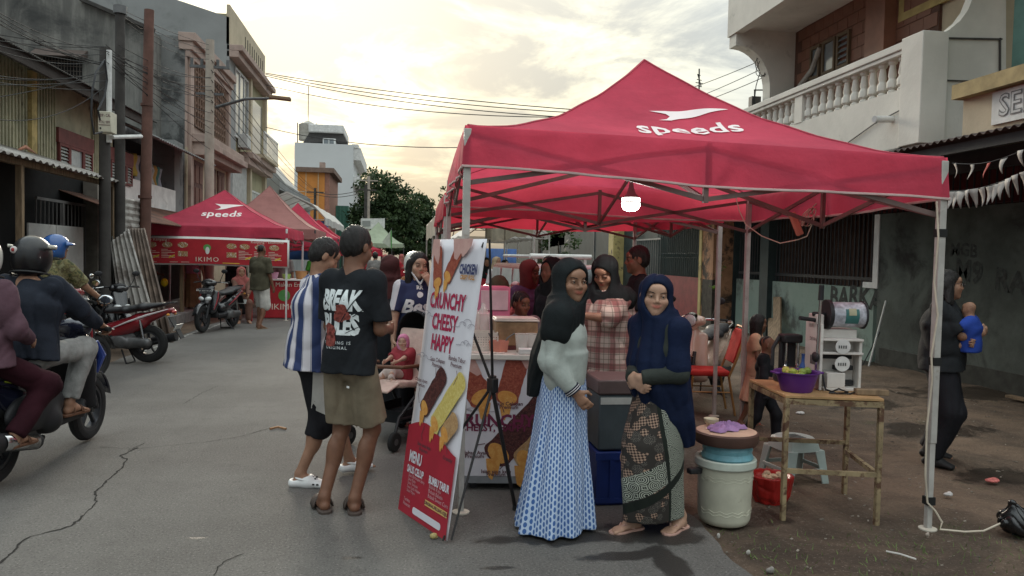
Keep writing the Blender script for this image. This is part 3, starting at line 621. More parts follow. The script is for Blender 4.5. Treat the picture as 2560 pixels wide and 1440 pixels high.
part('mansard_roof', mat('slate', (.07,.066,.064), .8, var=.2), H8, lambda q: q.prism([m0, m1, m2, m3], (0, 8, 0)), w=True, smooth=0)
part('roof_trim', mat('white_trim'), H8, lambda q: q.bx(AY(772,330,yw+2)[0], AY(860,330,yw+2)[0], yw+1.5, yw+10, AY(800,332,yw+2)[2], AY(800,312,yw+2)[2]), w=True, bev=.1)
dw = part('dormer', mat('white_trim'), H8, lambda q: q.bx(AY(804,356,yw)[0], AY(836,356,yw)[0], yw+1.2, yw+3, zt-.2, AY(804,341,yw)[2]), w=True)
part('pane', M_GLASS, dw, lambda q: [q.bx(AY(807+i*14,356,yw)[0], AY(818+i*14,356,yw)[0], yw+1.15, yw+1.2, zt, AY(804,343,yw)[2]) for i in (0, 1)], w=True)
tk = AY(770, 330, yw+3); part('water_tank', mat('tank_steel', (.35,.33,.29), .5), H8, lambda q: q.lathe([(.5,-1.2),(1,-1.15),(1,.6),(.4,.95)], (tk[0], yw+3, tk[2]+.2), 16), w=True)
part('tank_stand', M_IRON, H8, lambda q: [q.bx(tk[0]-1.1+i*2.0, tk[0]-1.0+i*2.0, yw+2.4, yw+2.5, zt-.1, tk[2]+.9) for i in (0, 1)]+[q.cyl((tk[0], yw+3, tk[2]), (tk[0], yw+3, tk[2]+5), .04)], w=True)
H9 = thing('far_white_house', 'small far white house with brown eaves between the orange building and the trees', 'house', (-5.4, 69, 0))
part('wall', mat('white_facade'), H9, lambda q: q.bx(-9, -5.3, 69, 78, 0, 5.2), w=True); part('roof', M_RUST, H9, lambda q: q.prism([(-9.2,68.6,5.3),(-4.7,68.6,4.7),(-4.7,68.6,5.0),(-8.2,68.6,6.3)], (0, 9.5, 0)), w=True, smooth=0)
part('window', M_GLASS, H9, lambda q: [q.bx(-7.4, -6.6, 68.95, 69, 3.0, 4.2)], w=True)
H10 = thing('far_green_kiosk', 'far green panelled kiosk roof in front of the trees', 'kiosk', (-4.9, 66, 0))
part('wall', mat('green_panel', (.07,.20,.15), .7), H10, lambda q: q.bx(-5.6, -4.3, 66, 68, 0, 5.6), w=True); part('panel_ribs', mat('green_rib', (.12,.28,.22), .7), H10, lambda q: [q.bx(-5.6+i*.3, -5.55+i*.3, 65.95, 66, 3, 5.6) for i in range(5)], w=True)
solo('blue_tarpaulin', mat('blue_tarp', (.045,.11,.30), .55, var=.25, vs=2), 'long blue tarpaulin roof stretched behind the salmon tent', 'tarpaulin', lambda q: q.grid(np.array([[AY(610+150*u, 503+22*u+14*v_, 40+.5*math.sin(9*u)) + V(0, 6*(1-v_)*0, 0) for v_ in np.linspace(0, 2.0, 4)] for u in np.linspace(0, 1, 14)])), sol=.02)
# ================= right side =================
XB, XW = 6.5, 8.0
M_BALC = mat('white_balcony_plaster', (.62,.60,.54), .85, var=.10, vs=1.2, bump=.15, bs=18, dirt=((.33,.32,.28), .58, .74, 1.6))
M_GREENW = custom('green_wall_paint', lambda n, co: n.mix(n.step(n('TexNoise', None, Vector=co, Scale=1.1, Detail=9., Roughness=.7).outputs[0], .50, .66), n.mix(n.step(n('TexNoise', None, Vector=co, Scale=.6, Detail=5.).outputs[0], .35, .65), (.20,.275,.235), (.27,.335,.29)), (.09,.10,.09)), r=.9, bump=(.25, 18.))
M_TILE = mat('terracotta_tile', (.21,.095,.060), .55, var=.28, vs=1.1, spec=.45)
M_GROUT = mat('tile_grout', (.11,.06,.045), .9)
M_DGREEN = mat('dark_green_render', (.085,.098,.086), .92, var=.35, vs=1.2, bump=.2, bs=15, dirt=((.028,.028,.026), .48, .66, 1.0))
BR = thing('balcony_house', 'white balcony house with turned balusters, terracotta tiled wall and rounded concrete brackets', 'house', (XB, 11, 0))
yN = 8.98; zb, zr = 3.15, 4.52; yF = 22.
part('balcony_wall', M_BALC, BR, lambda q: [q.bx(XB, XB+.14, yN+.004, yF, zb, 3.92), q.bx(XB, 8.9, yN, yN+.004, zb, zb+.001)], w=True)
part('balcony_floor', M_BALC, BR, lambda q: [q.bx(XB+.14, 9.2, yN+.1, yF, 3.18, 3.4)], w=True)
part('handrail', M_BALC, BR, lambda q: [q.bx(XB-.05, XB+.2, yN+.36, yF, 4.42, zr), q.bx(XB-.03, XB+.17, yN+.36, yF, 4.36, 4.418)], w=True, bev=.012)
part('corner_pier', M_BALC, BR, lambda q: [q.bx(XB-.06, XB+.3, yN-.06, yN+.36, zb-.004, zr+.03)], w=True, bev=.01)
bal_prof = [(.075,0),(.075,.03),(.05,.05),(.085,.08),(.085,.16),(.06,.19),(.055,.21),(.068,.24),(.045,.38),(.07,.40),(.075,.44)]
bz = 3.92; bh = .44; bm_ = MB(); bm_.lathe([(r_*.82, z*bh/.44) for r_, z in bal_prof], (0,0,0), 10, cap=False); proto = None; i = 0; y = yN+.50
while y < 19.:
    if abs(y-12.05) < .14: y = 12.33
    if proto is None:
        proto = bm_.build('baluster', M_BALC, BR); o = proto
    else: o = proto.copy(); col.objects.link(o)
    o.location = (XB+.07-XB, y-11, bz); y += .215
for t in (12.05, 15.6): part('pier', M_BALC, BR, lambda q: q.bx(XB-.01, XB+.15, t-.12, t+.12, 3.92, 4.36), w=True)
XT = 7.6
part('tile_backing', M_GROUT, BR, lambda q: [q.bx(XT, XT+.2, 10.2, 14.3, 3.4, 7.5)], w=True)
tp = MB(); tp.bx(-.012, 0, 0, .295, 0, .195); tp = tp.build('tile', M_TILE, BR, bev=.003); tp.location = (XT-XB, 10.22-11, 3.42)
for j in range(18):
    for i2 in range(14):
        yy = 10.22+i2*.305+(.15 if j % 2 else 0); zz_ = 3.42+j*.205
        if (j == 0 and i2 == 0) or yy > 14.02 or zz_ > 6.9 or zz_ < 4.0: continue
        o = tp.copy(); col.objects.link(o); o.location = (XT-XB-.003*random.random(), yy-11, zz_)
part('upper_wall', M_CREAM, BR, lambda q: [q.bx(XT+.05, 9.2, 9.15, 10.2, 3.4, 7.5), q.bx(XT+.22, 9.2, 10.2, 14.3, 3.4, 7.5)], w=True)
part('tiled_pilaster', M_TILE, BR, lambda q: [q.bx(XT-.22, XT-.016, 11.15, 11.65, 3.4, 7.5)], w=True)
for x0_, x1_, yb_, yt_ in ((2031,2056,165,112), (2061,2095,150,95), (2098,2131,130,72)):
    (ya_, za_), (yc_, zc_) = AX(x0_, yb_, XT)[1:], AX(x1_, yt_, XT)[1:]; winframe(BR, XT-.014, yc_, ya_, 5.02, 5.62, -1, mat('brown_window_frame', (.12,.085,.05), .6), M_GLASS, 1, .05, 5 if x0_ > 2090 else 0)
winframe(BR, XT+.03, 9.2, 11.1, 5.35, 6.8, -1, mat('mustard_frame', (.38,.30,.12), .7), M_GLASS, 2, .12)
cur = [(XB-.13+.0, 6.0), (XB+.02, 5.79)]+[(7.1-.72*math.cos(t)**1.0, 5.0+.79*math.sin(t)) for t in np.linspace(1.45, .1, 9)][::1]
part('end_wall', M_BALC, BR, lambda q: [q.prism([(7.1,14.3,3.4),(XT+.2,14.3,3.4),(XT+.2,14.3,6.1),(XB-.13,14.3,6.1),(XB-.13,14.3,5.79)]+[(6.42+.68*math.sin(t), 14.3, 4.98+.81*math.cos(t)) for t in np.linspace(.05, 1.57, 10)], (0, .3, 0))], w=True, smooth=0)
part('roof_slab', M_BALC, BR, lambda q: [q.bx(XB-.14, 9.2, 5.0, 14.62, 6.1, 7.0), q.bx(XB-.16, XB+.02, 5.0, 14.64, 6.02, 6.98)], w=True, smooth=0)
part('side_wall', M_BALC, BR, lambda q: [q.prism([AY(*p_, 9.0) for p_ in ((2322,360),(2322,92),(2345,88),(2372,75),(2400,52),(2420,25),(2432,-5),(2440,-60),(2515,-60),(2515,360))][::-1], (0, .14, 0))], w=True, smooth=0)
part('side_panel_joint', M_DZINC, BR, lambda q: [q.bar(AY(2345,95,8.985), AY(2505,98,8.985), .02), q.bar(AY(2500,95,8.985), AY(2500,200,8.985), .02), q.bar(AY(2340,200,8.985), AY(2500,205,8.985), .015)], w=True)
part('drain_pipe', mat('grey_pipe', (.30,.28,.25), .6), BR, lambda q: [q.tube([AX(*p_, XT-.08) for p_ in ((1983,300),(1985,250),(2000,215),(2030,175),(2050,120))], .05, 8)], w=True)
part('spout', mat('white_pvc', (.6,.6,.58), .5), BR, lambda q: q.cyl((XB, 9.55, 3.55), (XB-.3, 9.5, 3.53), .045, n=12), w=True)
part('soffit_awning', mat('dark_tin', (.06,.058,.055), .6), BR, lambda q: [q.prism([(XB-.02,9.3,3.12),(XB-.02,11.8,3.12),(XB-.6,11.8,2.9),(XB-.6,9.3,2.9)], (0,0,.03))], w=True, smooth=0)
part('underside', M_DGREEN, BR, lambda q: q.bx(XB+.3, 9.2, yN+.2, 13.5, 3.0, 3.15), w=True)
part('wall_cable', M_IRON, BR, lambda q: q.tube([AX(*p, XB-.02) for p in ((2115,360),(2185,310),(2260,270),(2300,230))]+[AX(2340,280,XB+.6), AX(2390,330,XB+1.0)], .009, 5), w=True)
# --- ground-floor wall line with grille fence
GW = thing('green_yard_wall', 'low pale green graffiti wall with a dark iron grille fence on top', 'wall', (XW, 14, 0))
(yl, zl), (yr, z2_) = AX(1841,706,XW)[1:], AX(2186,712,XW)[1:]; ztop = 1.2
part('wall', M_GREENW, GW, lambda q: q.bx(XW, XW+.18, yr, yl, -.12, ztop), w=True)
part('grille_rail', M_IRON, GW, lambda q: [q.bx(XW+.05, XW+.09, yr, yl, 1.32, 1.38), q.bx(XW+.05, XW+.09, yr, yl, 2.55, 2.6)], w=True)
bars = MB(); bars.cyl((0,0,0), (0,0,1.75), .013, n=6); bars = bars.build('grille_bar', M_IRON, GW); k = 0
for t in np.arange(yr+.08, yl, .13):
    o = bars if k == 0 else bars.copy()
    if k: col.objects.link(o)
    o.location = (.07, t-14, ztop); k += 1
part('house_front', mat('brown_boarding', (.075,.045,.035), .8, var=.3, vs=3), GW, lambda q: [q.bx(XW+1.2, XW+1.3, yr-.5, yl+.5, 0, 3.1)], w=True)
part('boarding_slat', mat('brown_slat', (.10,.06,.045), .8, var=.3), GW, lambda q: [q.bx(XW+1.17, XW+1.2, t, t+.1, 0, 3.0) for t in np.arange(yr-.4, yl-1.5, .16)], w=True, sep=True)
part('white_door_frame', M_WHITEP, GW, lambda q: [q.bx(XW-.03, XW+.06, yr-.12, yr+.02, 1.2, 2.45), q.bx(XW-.025, XW+.06, yr+.03, yr+.3, 1.2, 1.3)], w=True)
part('dark_post', mat('dark_green_post', (.03,.045,.045), .7), GW, lambda q: (lambda p: q.bx(XW-.12, XW+.14, p[1]-.16, p[1]+.22, -.1, 3.0))(AX(1912, 700, XW-.1)), w=True)
part('lintel_band', mat('dull_red_band', (.12,.025,.025), .8, var=.3), GW, lambda q: [q.bx(XW+.2, XW+.3, 9, yr+3, 2.5, 3.0)], w=True)
DW = thing('dark_green_wall', 'tall dark green mouldy wall with black graffiti behind the woman carrying a baby', 'wall', (XW, 9, 0))
part('wall', M_DGREEN, DW, lambda q: [q.bx(XW-.02, XW+.2, 2, yr-.13, -.12, 2.45)], w=True)
part('skirting', mat('damp_base', (.04,.042,.036), .9, var=.3), DW, lambda q: [q.bx(XW-.07, XW-.022, 2, yr-.3, -.12, .22)], w=True)
part('upper_grille', M_IRON, DW, lambda q: [q.cyl((XW+.05, t, 2.45), (XW+.05, t, 3.0), .014, n=5) for t in np.arange(6, yr, .14)]+[q.bx(XW+.03, XW+.07, 6, yr, 2.95, 3.0)], w=True, sep=True)
part('upper_recess', mat('dark_red_recess', (.06,.014,.014), .9), DW, lambda q: q.bx(XW+.5, XW+.6, 4, yr+.5, 2.3, 3.2), w=True)
MSPRAY = mat('black_spray', (.045,.05,.046), .9, var=.4, vs=20)
def spray(parent, s, px, py, size, X, seed=1):
    bq = MB(); p = AX(px, py, X); vs_, fs_ = text_mesh(s, size, .012*size/.4, shear=.05); g = np.random.default_rng(seed)
    bq.add([(X, p[1]-v[0]*1.0, p[2]+v[1]+.03*math.sin(5*v[0]+seed)) for v in vs_], fs_); bq.build('graffiti', MSPRAY, parent, w=True, smooth=0)
spray(GW, 'BARKA', 2135, 745, .50, XW-.004); spray(DW, 'MGB', 2408, 630, .26, XW-.025, 2); spray(DW, 'M9', 2420, 680, .42, XW-.025, 3); spray(DW, 'RAP', 2540, 705, .42, XW-.025, 4)
# --- shop fronts further along
SF = thing('dark_shop_front', 'row of dark green shutters with arched grilles and a red lower panel', 'shop front', (XW, 24, 0))
yA, yB_ = yl+.9, 30.; zA = 3.4
part('wall', mat('dark_shutter', (.03,.045,.045), .7, var=.3, vs=2), SF, lambda q: q.bx(XW+.1, XW+3, yA-.5, 60, 0, zA), w=True)
part('red_panel', mat('red_plinth', (.21,.03,.035), .7, var=.2), SF, lambda q: q.bx(XW+.05, XW+.1, yA-.45, yA+5.2, 0, 1.15), w=True)
part('grille', mat('green_grille', (.05,.075,.07), .6), SF, lambda q: [q.cyl((XW+.06, t, 1.15), (XW+.06, t, 2.9), .014, n=5) for t in np.arange(yA-.4, yA+5.2, .16)]+[q.tube([(XW+.055, t+.07*math.cos(a_), 1.75+.07*math.sin(a_)) for a_ in np.linspace(0, 6.28, 9)], .008, 4) for t in np.arange(yA-.3, yA+5, .16)], w=True)
for k, (a_, c_) in enumerate(((1480, 1505), (1350, 1368), (1395, 1410))): part('shutter_seam', mat('grey_seam', (.17,.17,.165), .7), SF, lambda q: (lambda t: q.bx(XW+.07, XW+.1, t, t+.06, 0, 2.9))(AX(a_, 640, XW)[1]), w=True)
gt = AX(1610, 630, XW)[1]; part('folding_gate', mat('pale_gate', (.25,.25,.24), .5), SF, lambda q: [q.cyl((XW+.04, gt-1.5+i*.22, 1.0), (XW+.04, gt-1.5+i*.22, 2.25), .014, n=5) for i in range(12)]+[q.bx(XW+.03, XW+.06, gt-1.5, gt+1.0, 2.25, 2.3)], w=True)
PL = mat('peeling_yellow_plaster', (.46,.38,.16), .85, var=.2, vs=2, bump=.2, bs=20, dirt=((.10,.08,.05), .55, .68, 3.))
PL2 = mat('blackened_orange_plaster', (.42,.22,.12), .9, var=.2, vs=2, bump=.3, bs=16, dirt=((.05,.04,.032), .45, .60, 2.2))
p = AX(1540, 640, XW-.1)[1]; solo('yellow_pillar', PL, 'peeling yellow square pillar between the dark shutters', 'pillar', lambda q: q.bx(XW-.3, XW+.2, p-.3, p+.35, 0, 3.3), bev=.01)
p = AX(1775, 640, XW-.2)[1]
PILL = thing('weathered_pillar', 'tall weathered orange pillar with a yellow edge and black mould low down', 'pillar', (XW, p, 0))
part('shaft', PL2, PILL, lambda q: q.bx(XW-.42, XW+.1, p-.72, p-.02, -.1, 3.4), w=True, bev=.01); part('edge_strip', PL, PILL, lambda q: q.bx(XW-.44, XW-.3, p-.018, p+.14, -.1, 3.4), w=True)
part('damp_base', mat('black_mould', (.05,.045,.036), .95, var=.4, vs=8, bump=.5, bs=25), PILL, lambda q: q.bx(XW-.425, XW-.3, p-.725, p-.1, -.1, 1.15), w=True)
def leaf(q, c, d, up, L, W):
    d = nrm(d); s_ = nrm(np.cross(d, up)); n_ = np.cross(s_, d); c = np.array(c)
    q.add([c, c+d*L*.45+s_*W-n_*.1*L, c+d*L-n_*.25*L, c+d*L*.45-s_*W-n_*.1*L], [(0,1,2),(0,2,3)])
M_LEAF = mat('fresh_leaf', (.13,.24,.04), .5, var=.3, vs=9, trans=.35); M_STEM = mat('stem_brown', (.09,.07,.04), .8)
def sapling(name, label, base, pts, seed, L=.10, nl=14):
    g = np.random.default_rng(seed); o = thing(name, label, 'plant', base)
    for pp in pts:
        part('stem', M_STEM, o, lambda q: q.tube([np.array(x)+V(*base) for x in pp], [.006]*(len(pp)-1)+[.003], 5), w=True)
        for i in range(nl):
            t = g.uniform(.45, 1.); i0 = int(t*(len(pp)-1)*.999); f_ = t*(len(pp)-1)-i0; c = np.array(pp[i0])*(1-f_)+np.array(pp[i0+1])*f_
            part('leaf', M_LEAF, o, lambda q: leaf(q, c, V(*g.normal(size=2), g.normal()*.5-.1), V(0,0,1), L*g.uniform(.7,1.3), L*.33), smooth=180)
    return o
q0 = AX(1800, 665, XW-.45); sapling('fig_sapling', 'bright green sapling sprouting from the weathered pillar', tuple(q0-V(0,0,.35)), [[(0,0,0),(-.05,-.02,.2),(-.1,-.15,.38)], [(0,0,0),(-.02,-.1,.22),(-.05,-.4,.42)]], 3, .13, 9)
q0 = AX(1800, 715, XW-.45); sapling('wall_fern', 'small dark fern rooted in the mouldy base of the weathered pillar', tuple(q0-V(0,0,.1)), [[(0,0,0),(-.08,-.1,.1),(-.12,-.3,.02)], [(0,0,0),(-.08,.1,.12),(-.12,.28,.05)]], 4, .12, 7)
# --- near right awning, cream parapet with sign, bunting
AW = thing('rusty_awning_shop', 'corrugated iron awning with a cream parapet and painted sign above it', 'shop', (6, 6, 0))
part('awning_roof', mat('dark_rusty_sheet', (.065,.045,.04), .75, var=.4, vs=2.5), AW, lambda q: corrug(q, (5.72, 2.2, 2.93), (0,1,0), (1,0,.10), 6.9, 2.6, .11, .016), w=True, sol=.008)
part('awning_edge', M_IRON, AW, lambda q: [q.bx(5.80, 5.86, 2.2, 9.0, 2.80, 2.90), q.bx(6.6, 6.68, 2.2, 9.0, 2.72, 2.97)], w=True)
part('parapet', M_CREAM, AW, lambda q: [q.bx(6.2, 8.5, 2.0, 7.86, 2.95, 3.46)], w=True); part('coping', mat('mustard_coping', (.36,.28,.14), .85, var=.2), AW, lambda q: [q.bx(6.08, 8.5, 2.0, 7.9, 3.46, 3.62)], w=True)
sg = part('sign_board', mat('sign_white', (.58,.58,.56), .6), AW, lambda q: q.bx(6.17, 6.2, 4.6, 7.40, 3.10, 3.44), w=True)
def _st(q): put_text(q, 'SERVICE', .32, (6.165, 6.72, 3.27), (0,-1,0), (0,0,1), bold=.010)
part('sign_text', mat('sign_outline', (.16,.16,.16), .7), sg, _st, w=True, smooth=0)
part('sign_text_fill', mat('sign_fill', (.50,.50,.49), .7), sg, lambda q: put_text(q, 'SERVICE', .32, (6.162, 6.72, 3.27), (0,-1,0), (0,0,1), bold=-.003), w=True, smooth=0)
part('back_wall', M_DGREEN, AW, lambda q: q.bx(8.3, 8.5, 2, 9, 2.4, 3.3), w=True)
solo('cloth_screen', mat('teal_tarp', (.10,.20,.17), .6), 'teal cloth screen under the upper roof beside the rounded bracket', 'screen', lambda q: q.bx(7.5, 7.55, 6.5, 8.7, 3.7, 6.0))
M_BUNT = [mat('bunting_white', (.44,.41,.38), .8, trans=.2), mat('bunting_red', (.38,.07,.06), .8, trans=.2)]
for nm_, lab, A_, B_, cl_ in (('near', 'small faded triangular pennant on the bunting string under the awning edge', AX(2352,478,5.2), AX(2570,425,5.4), (0,)), ('far', 'larger drooping pennant hung along the awning beam', AX(2380,408,5.6), AX(2565,372,5.6), (0, 0, 1))):
    solo('bunting_string', M_IRON, 'thin string of the %s' % ('lower pennant row' if nm_ == 'near' else 'upper pennant row'), 'string', lambda q: q.tube([A_+(B_-A_)*t-V(0,0,.06*math.sin(3.14*t)) for t in np.linspace(0, 1, 8)], .004, 4))
    for k, t in enumerate(np.linspace(.04, .96, 13 if nm_ == 'near' else 5)):
        c = A_+(B_-A_)*t-V(0,0,.06*math.sin(3.14*t)); wd = .042; hh = .17 if nm_ == 'near' else .15; tw = RNG.uniform(-.5, .5); d = nrm(B_-A_); e = V(-d[1], d[0], 0)
        u = d*math.cos(tw)+e*math.sin(tw)
        solo('pennant', M_BUNT[cl_[k % len(cl_)]], ('red ' if cl_[k % len(cl_)] else 'white ')+lab, 'pennant', lambda q: q.grid(np.array([[c+u*wd*(2*v_-1)*(1-s_*.9)+e*.03*math.sin(3*s_+k)-V(0,0,hh*s_) for v_ in (0, .5, 1)] for s_ in np.linspace(0, 1, 5)])), group='bunting pennants', sol=.002)
# ================= trees =================
M_TRUNK = mat('bark', (.07,.055,.042), .95, var=.4, vs=6, bump=.5, bs=15)
M_CROWN = custom('foliage', lambda n, co: n.mix(n.step(n('TexNoise', None, Vector=co, Scale=.9, Detail=4.).outputs[0], .35, .68), (.022,.042,.016), (.060,.095,.032)), r=.6, trans=.25)
def tree(label, base, h, blobs, nl, ls, seed, tr=.3, dens=1.):
    g = np.random.default_rng(seed); o = thing('tree', label, 'tree', base)
    top = V(0, 0, h)
    def tk_(q):
        q.tube([(0,0,-.2), (.1,.05,h*.25), (.05,.1,h*.5), (0,0,h*.8)], [tr, tr*.75, tr*.5, tr*.2], 8)
        for c, r_ in blobs: q.tube([(.05,.08,h*.35), tuple(np.array(c)*.6+V(0,0,h*.16)), c], [tr*.4, tr*.25, tr*.08], 6)
    part('trunk', M_TRUNK, o, tk_)
    P = []; Q = []
    for c, r_ in blobs:
        r_ = np.array(r_); m = int(nl*(r_.prod()**(2/3)))
        nc = max(6, int(m/45)); cc_ = nrm_rows(g.normal(size=(nc, 3)))*g.uniform(.62, 1.0, (nc, 1))
        for q in cc_:
            ctr = np.array(c)+q*r_; nn = int(45*dens); d = g.normal(size=(nn, 3))*np.array([.30,.30,.20])*r_.mean()*.55
            for p_ in ctr+d:
                a1 = nrm(g.normal(size=3)); a2 = nrm(np.cross(a1, g.normal(size=3))); l = ls*g.uniform(.6, 1.3); i0 = len(P)
                P += [p_-a1*l, p_+a2*l*.45, p_+a1*l, p_-a2*l*.45]; Q.append((i0, i0+1, i0+2, i0+3))
    me = raw_mesh('crown', np.array(P), np.array(Q)); me.materials.append(M_CROWN); c = bpy.data.objects.new('crown', me); col.objects.link(c); c.parent = o; return o
def nrm_rows(a): return a/np.linalg.norm(a, axis=1)[:,None]
t1 = AY(975, 640, 62); tree('big dark mango tree closing the far end of the street beside the white block', (t1[0], 62, 0), 7., [((-.9,0,6.4),(1.7,1.8,1.9)), ((.7,.5,5.4),(1.6,1.8,1.9)), ((-.4,-.3,4.2),(2.3,2,1.7)), ((-1.9,0,4.4),(1.2,1.2,1.5)), ((.6,-.5,2.8),(2.2,1.5,1.3)), ((-1.2,0,2.8),(1.6,1.5,1.3))], 900, .17, 11, .35)
t2 = AY(1055, 640, 66); tree('second dark mango tree with a slightly lower rounded crown', (t2[0], 66, 0), 7., [((-.3,0,5.4),(1.3,1.5,1.5)), ((.3,.2,4.0),(1.4,1.7,1.8)), ((-1.2,0,3.6),(1.6,1.6,1.8)), ((0,-.4,2.3),(1.7,1.5,1.3))], 900, .17, 12, .3)
t3 = AY(1118, 640, 48); tree('sparse light-leaved tree showing sky through its crown beside the red tent', (t3[0], 48, 0), 5., [((-.3,0,4.9),(.75,.7,.6)), ((.3,.2,5.6),(.7,.7,.6)), ((0,0,4.2),(.9,.8,.5)), ((.9,0,4.8),(.8,.8,.8))], 420, .10, 13, .12, .6)
t4 = AY(1345, 640, 40); tree('small tree whose twiggy top shows over the red roof', (t4[0], 40, 0), 7.2, [((.1,0,7.9),(.40,.4,.45)), ((-.3,.1,7.5),(.5,.4,.35)), ((.5,0,7.4),(.5,.4,.3))], 500, .09, 14, .12, .6)
tree('leafy shrub tree in front of the shutters beyond the second red tent', (5.6, 27, 0), 2.6, [((0,0,2.2),(.8,.8,.7)), ((-.4,.2,1.6),(.6,.6,.5))], 700, .09, 15, .1, .8)
# ================= tents =================
def fabric(key, c, tr=.48):
    def fn(n, co):
        a = n('TexNoise', None, Vector=co, Scale=1.3, Detail=7., Roughness=.65).outputs[0]; f_ = n('TexNoise', None, Vector=n('Mapping', None, Vector=co, Scale=(.6,.6,5.)).outputs[0], Scale=2.2, Detail=5.).outputs[0]
        k = n.mix(n.step(a, .35, .68), tuple(x*.86 for x in c), tuple(min(1, x*1.1) for x in c)); return n.mix(n.m('MULTIPLY', n.step(f_, .5, .72), .25), k, tuple(min(1, x*1.25+.02) for x in c))
    return custom(key, fn, r=.8, spec=.25, bump=(.7, 4.), trans=tr)
F_RED = fabric('crimson_tent_cloth', (.66,.085,.14)); F_RED2 = fabric('scarlet_tent_cloth', (.56,.045,.08)); F_SALM = fabric('salmon_tent_cloth', (.40,.19,.17), .3); F_CREAM = fabric('cream_tent_cloth', (.56,.52,.43), .3); F_WHT = fabric('white_tent_cloth', (.58,.57,.54), .3); F_GRN = fabric('pale_green_tent_cloth', (.40,.46,.33), .3)
M_LEG = mat('grey_powder_steel', (.42,.40,.37), .55, var=.15, vs=6, spec=.4, dirt=((.22,.17,.13), .58, .75, 9.)); M_TRUSS = mat('truss_steel', (.15,.10,.09), .5, var=.2); M_PIPING = mat('pale_piping', (.58,.42,.40), .8); M_DLEG = mat('dark_leg_steel', (.06,.055,.055), .5)
M_FOOT = mat('dusty_foot_plate', (.55,.50,.42), .8)
def tent(name, label, C, zg, zv, zt, zp, m, ml=M_LEG, legs=(0,1,2,3), curve=1.55, piping=True, nn=22, belly=.05, logo=None, lab=True, truss=True, group=None):
    """pop-up canopy. C: ground corners FL, FR, BR, BL (xy); per-corner ground zg, valance bottom zv, valance top zt; peak zp"""
    C = np.array(C, float); cen = C.mean(0); o = thing(name, label, 'tent', (cen[0], cen[1], 0), group=group)
    zg, zv, zt = [np.broadcast_to(q, (4,)).astype(float) for q in (zg, zv, zt)]
    def bl(u, v_, q):     # u,v in 0..1
        return q[0]*(1-u)*(1-v_)+q[1]*u*(1-v_)+q[2]*u*v_+q[3]*(1-u)*v_
    def roof(u, v_):
        a, c = 2*u-1, 2*v_-1; r_ = max(abs(a), abs(c)); e = bl(u, v_, zt); g_ = (1-r_)**curve; lo = min(abs(a), abs(c))/max(r_, 1e-6)
        z = e+(zp-e)*(g_*.86+.14*(1-r_)) - belly*(1-lo)*math.sin(math.pi*r_)*.8; xy = bl(u, v_, C) if False else (C[0]*(1-u)*(1-v_)+C[1]*u*(1-v_)+C[2]*u*v_+C[3]*(1-u)*v_)
        return (xy[0], xy[1], z+.010*math.sin(19*a+7*c)*r_*(1-r_)*2+.008*math.sin(23*c-9*a)*r_*(1-r_)*2+.012*math.sin(26*(abs(a)-abs(c)))*r_*r_*(1-r_)*4*(1-lo))
    pass
    def panels(q):
        for ta, no in (((1,0),(0,-1)), ((0,1),(1,0)), ((-1,0),(0,1)), ((0,-1),(-1,0))):
            q.grid(np.array([[roof(.5+.5*r_*(no[0]+s_*ta[0]), .5+.5*r_*(no[1]+s_*ta[1])) for s_ in np.linspace(-1, 1, nn+1)] for r_ in np.linspace(.004, 1, nn)]))
    cn = part('canopy', m, o, panels, w=True, smooth=25)
    # hip seams
    def seams(q):
        for du, dv in ((0,0),(1,0),(1,1),(0,1)):
            q.tube([V(*roof(.5+(du-.5)*s_, .5+(dv-.5)*s_))+V(0,0,.002) for s_ in np.linspace(.0, 1, 23)], .008, 5)
    part('hip_seam', mat('seam_red', (.42,.06,.09), .8) if m in (F_RED, F_RED2) else m, cn, seams, w=True)
    for i in range(4):
        j = (i+1) % 4; L_ = []
        for s_ in np.linspace(0, 1, 61):
            xy = C[i]*(1-s_)+C[j]*s_; out = nrm(np.append(xy-cen, 0))*.022; top = zt[i]*(1-s_)+zt[j]*s_; bo = zv[i]*(1-s_)+zv[j]*s_
            en_ = min(1., 6*s_, 6*(1-s_)); w_ = (math.sin(21*s_+i*2)*.016+math.sin(37*s_+i)*.010+math.sin(63*s_+2*i)*.006)*en_; dv_ = C[j]-C[i]; nv_ = nrm(V(dv_[1], -dv_[0])); mid = .02*math.sin(math.pi*s_)
            L_.append([(xy[0]+out[0]*(1+k_)+nv_[0]*w_*k_, xy[1]+out[1]*(1+k_)+nv_[1]*w_*k_, top+(bo-top)*k_-mid*k_*.6+.01*math.sin(9*s_+i)*k_) for k_ in np.linspace(0, 1, 5)])
        vl = part('valance', m, cn, lambda q: q.grid(np.array(L_)), w=True, smooth=80)
        if piping: part('piping', M_PIPING, cn, lambda q: q.tube([x[-1] for x in L_], .009, 5), w=True)
    for i in legs:
        lg = part('leg', ml, o, lambda q: [q.bar((*C[i], zg[i]+.55), (*C[i], zt[i]-.02), .045), q.bar((*C[i], zg[i]+.01), (*C[i], zg[i]+.6), .036)], w=True, bev=.004)
        part('foot', M_FOOT, lg, lambda q: q.lathe([(.055, 0), (.055, .008), (.03, .012)], (*C[i], zg[i]+.001), 14), w=True)
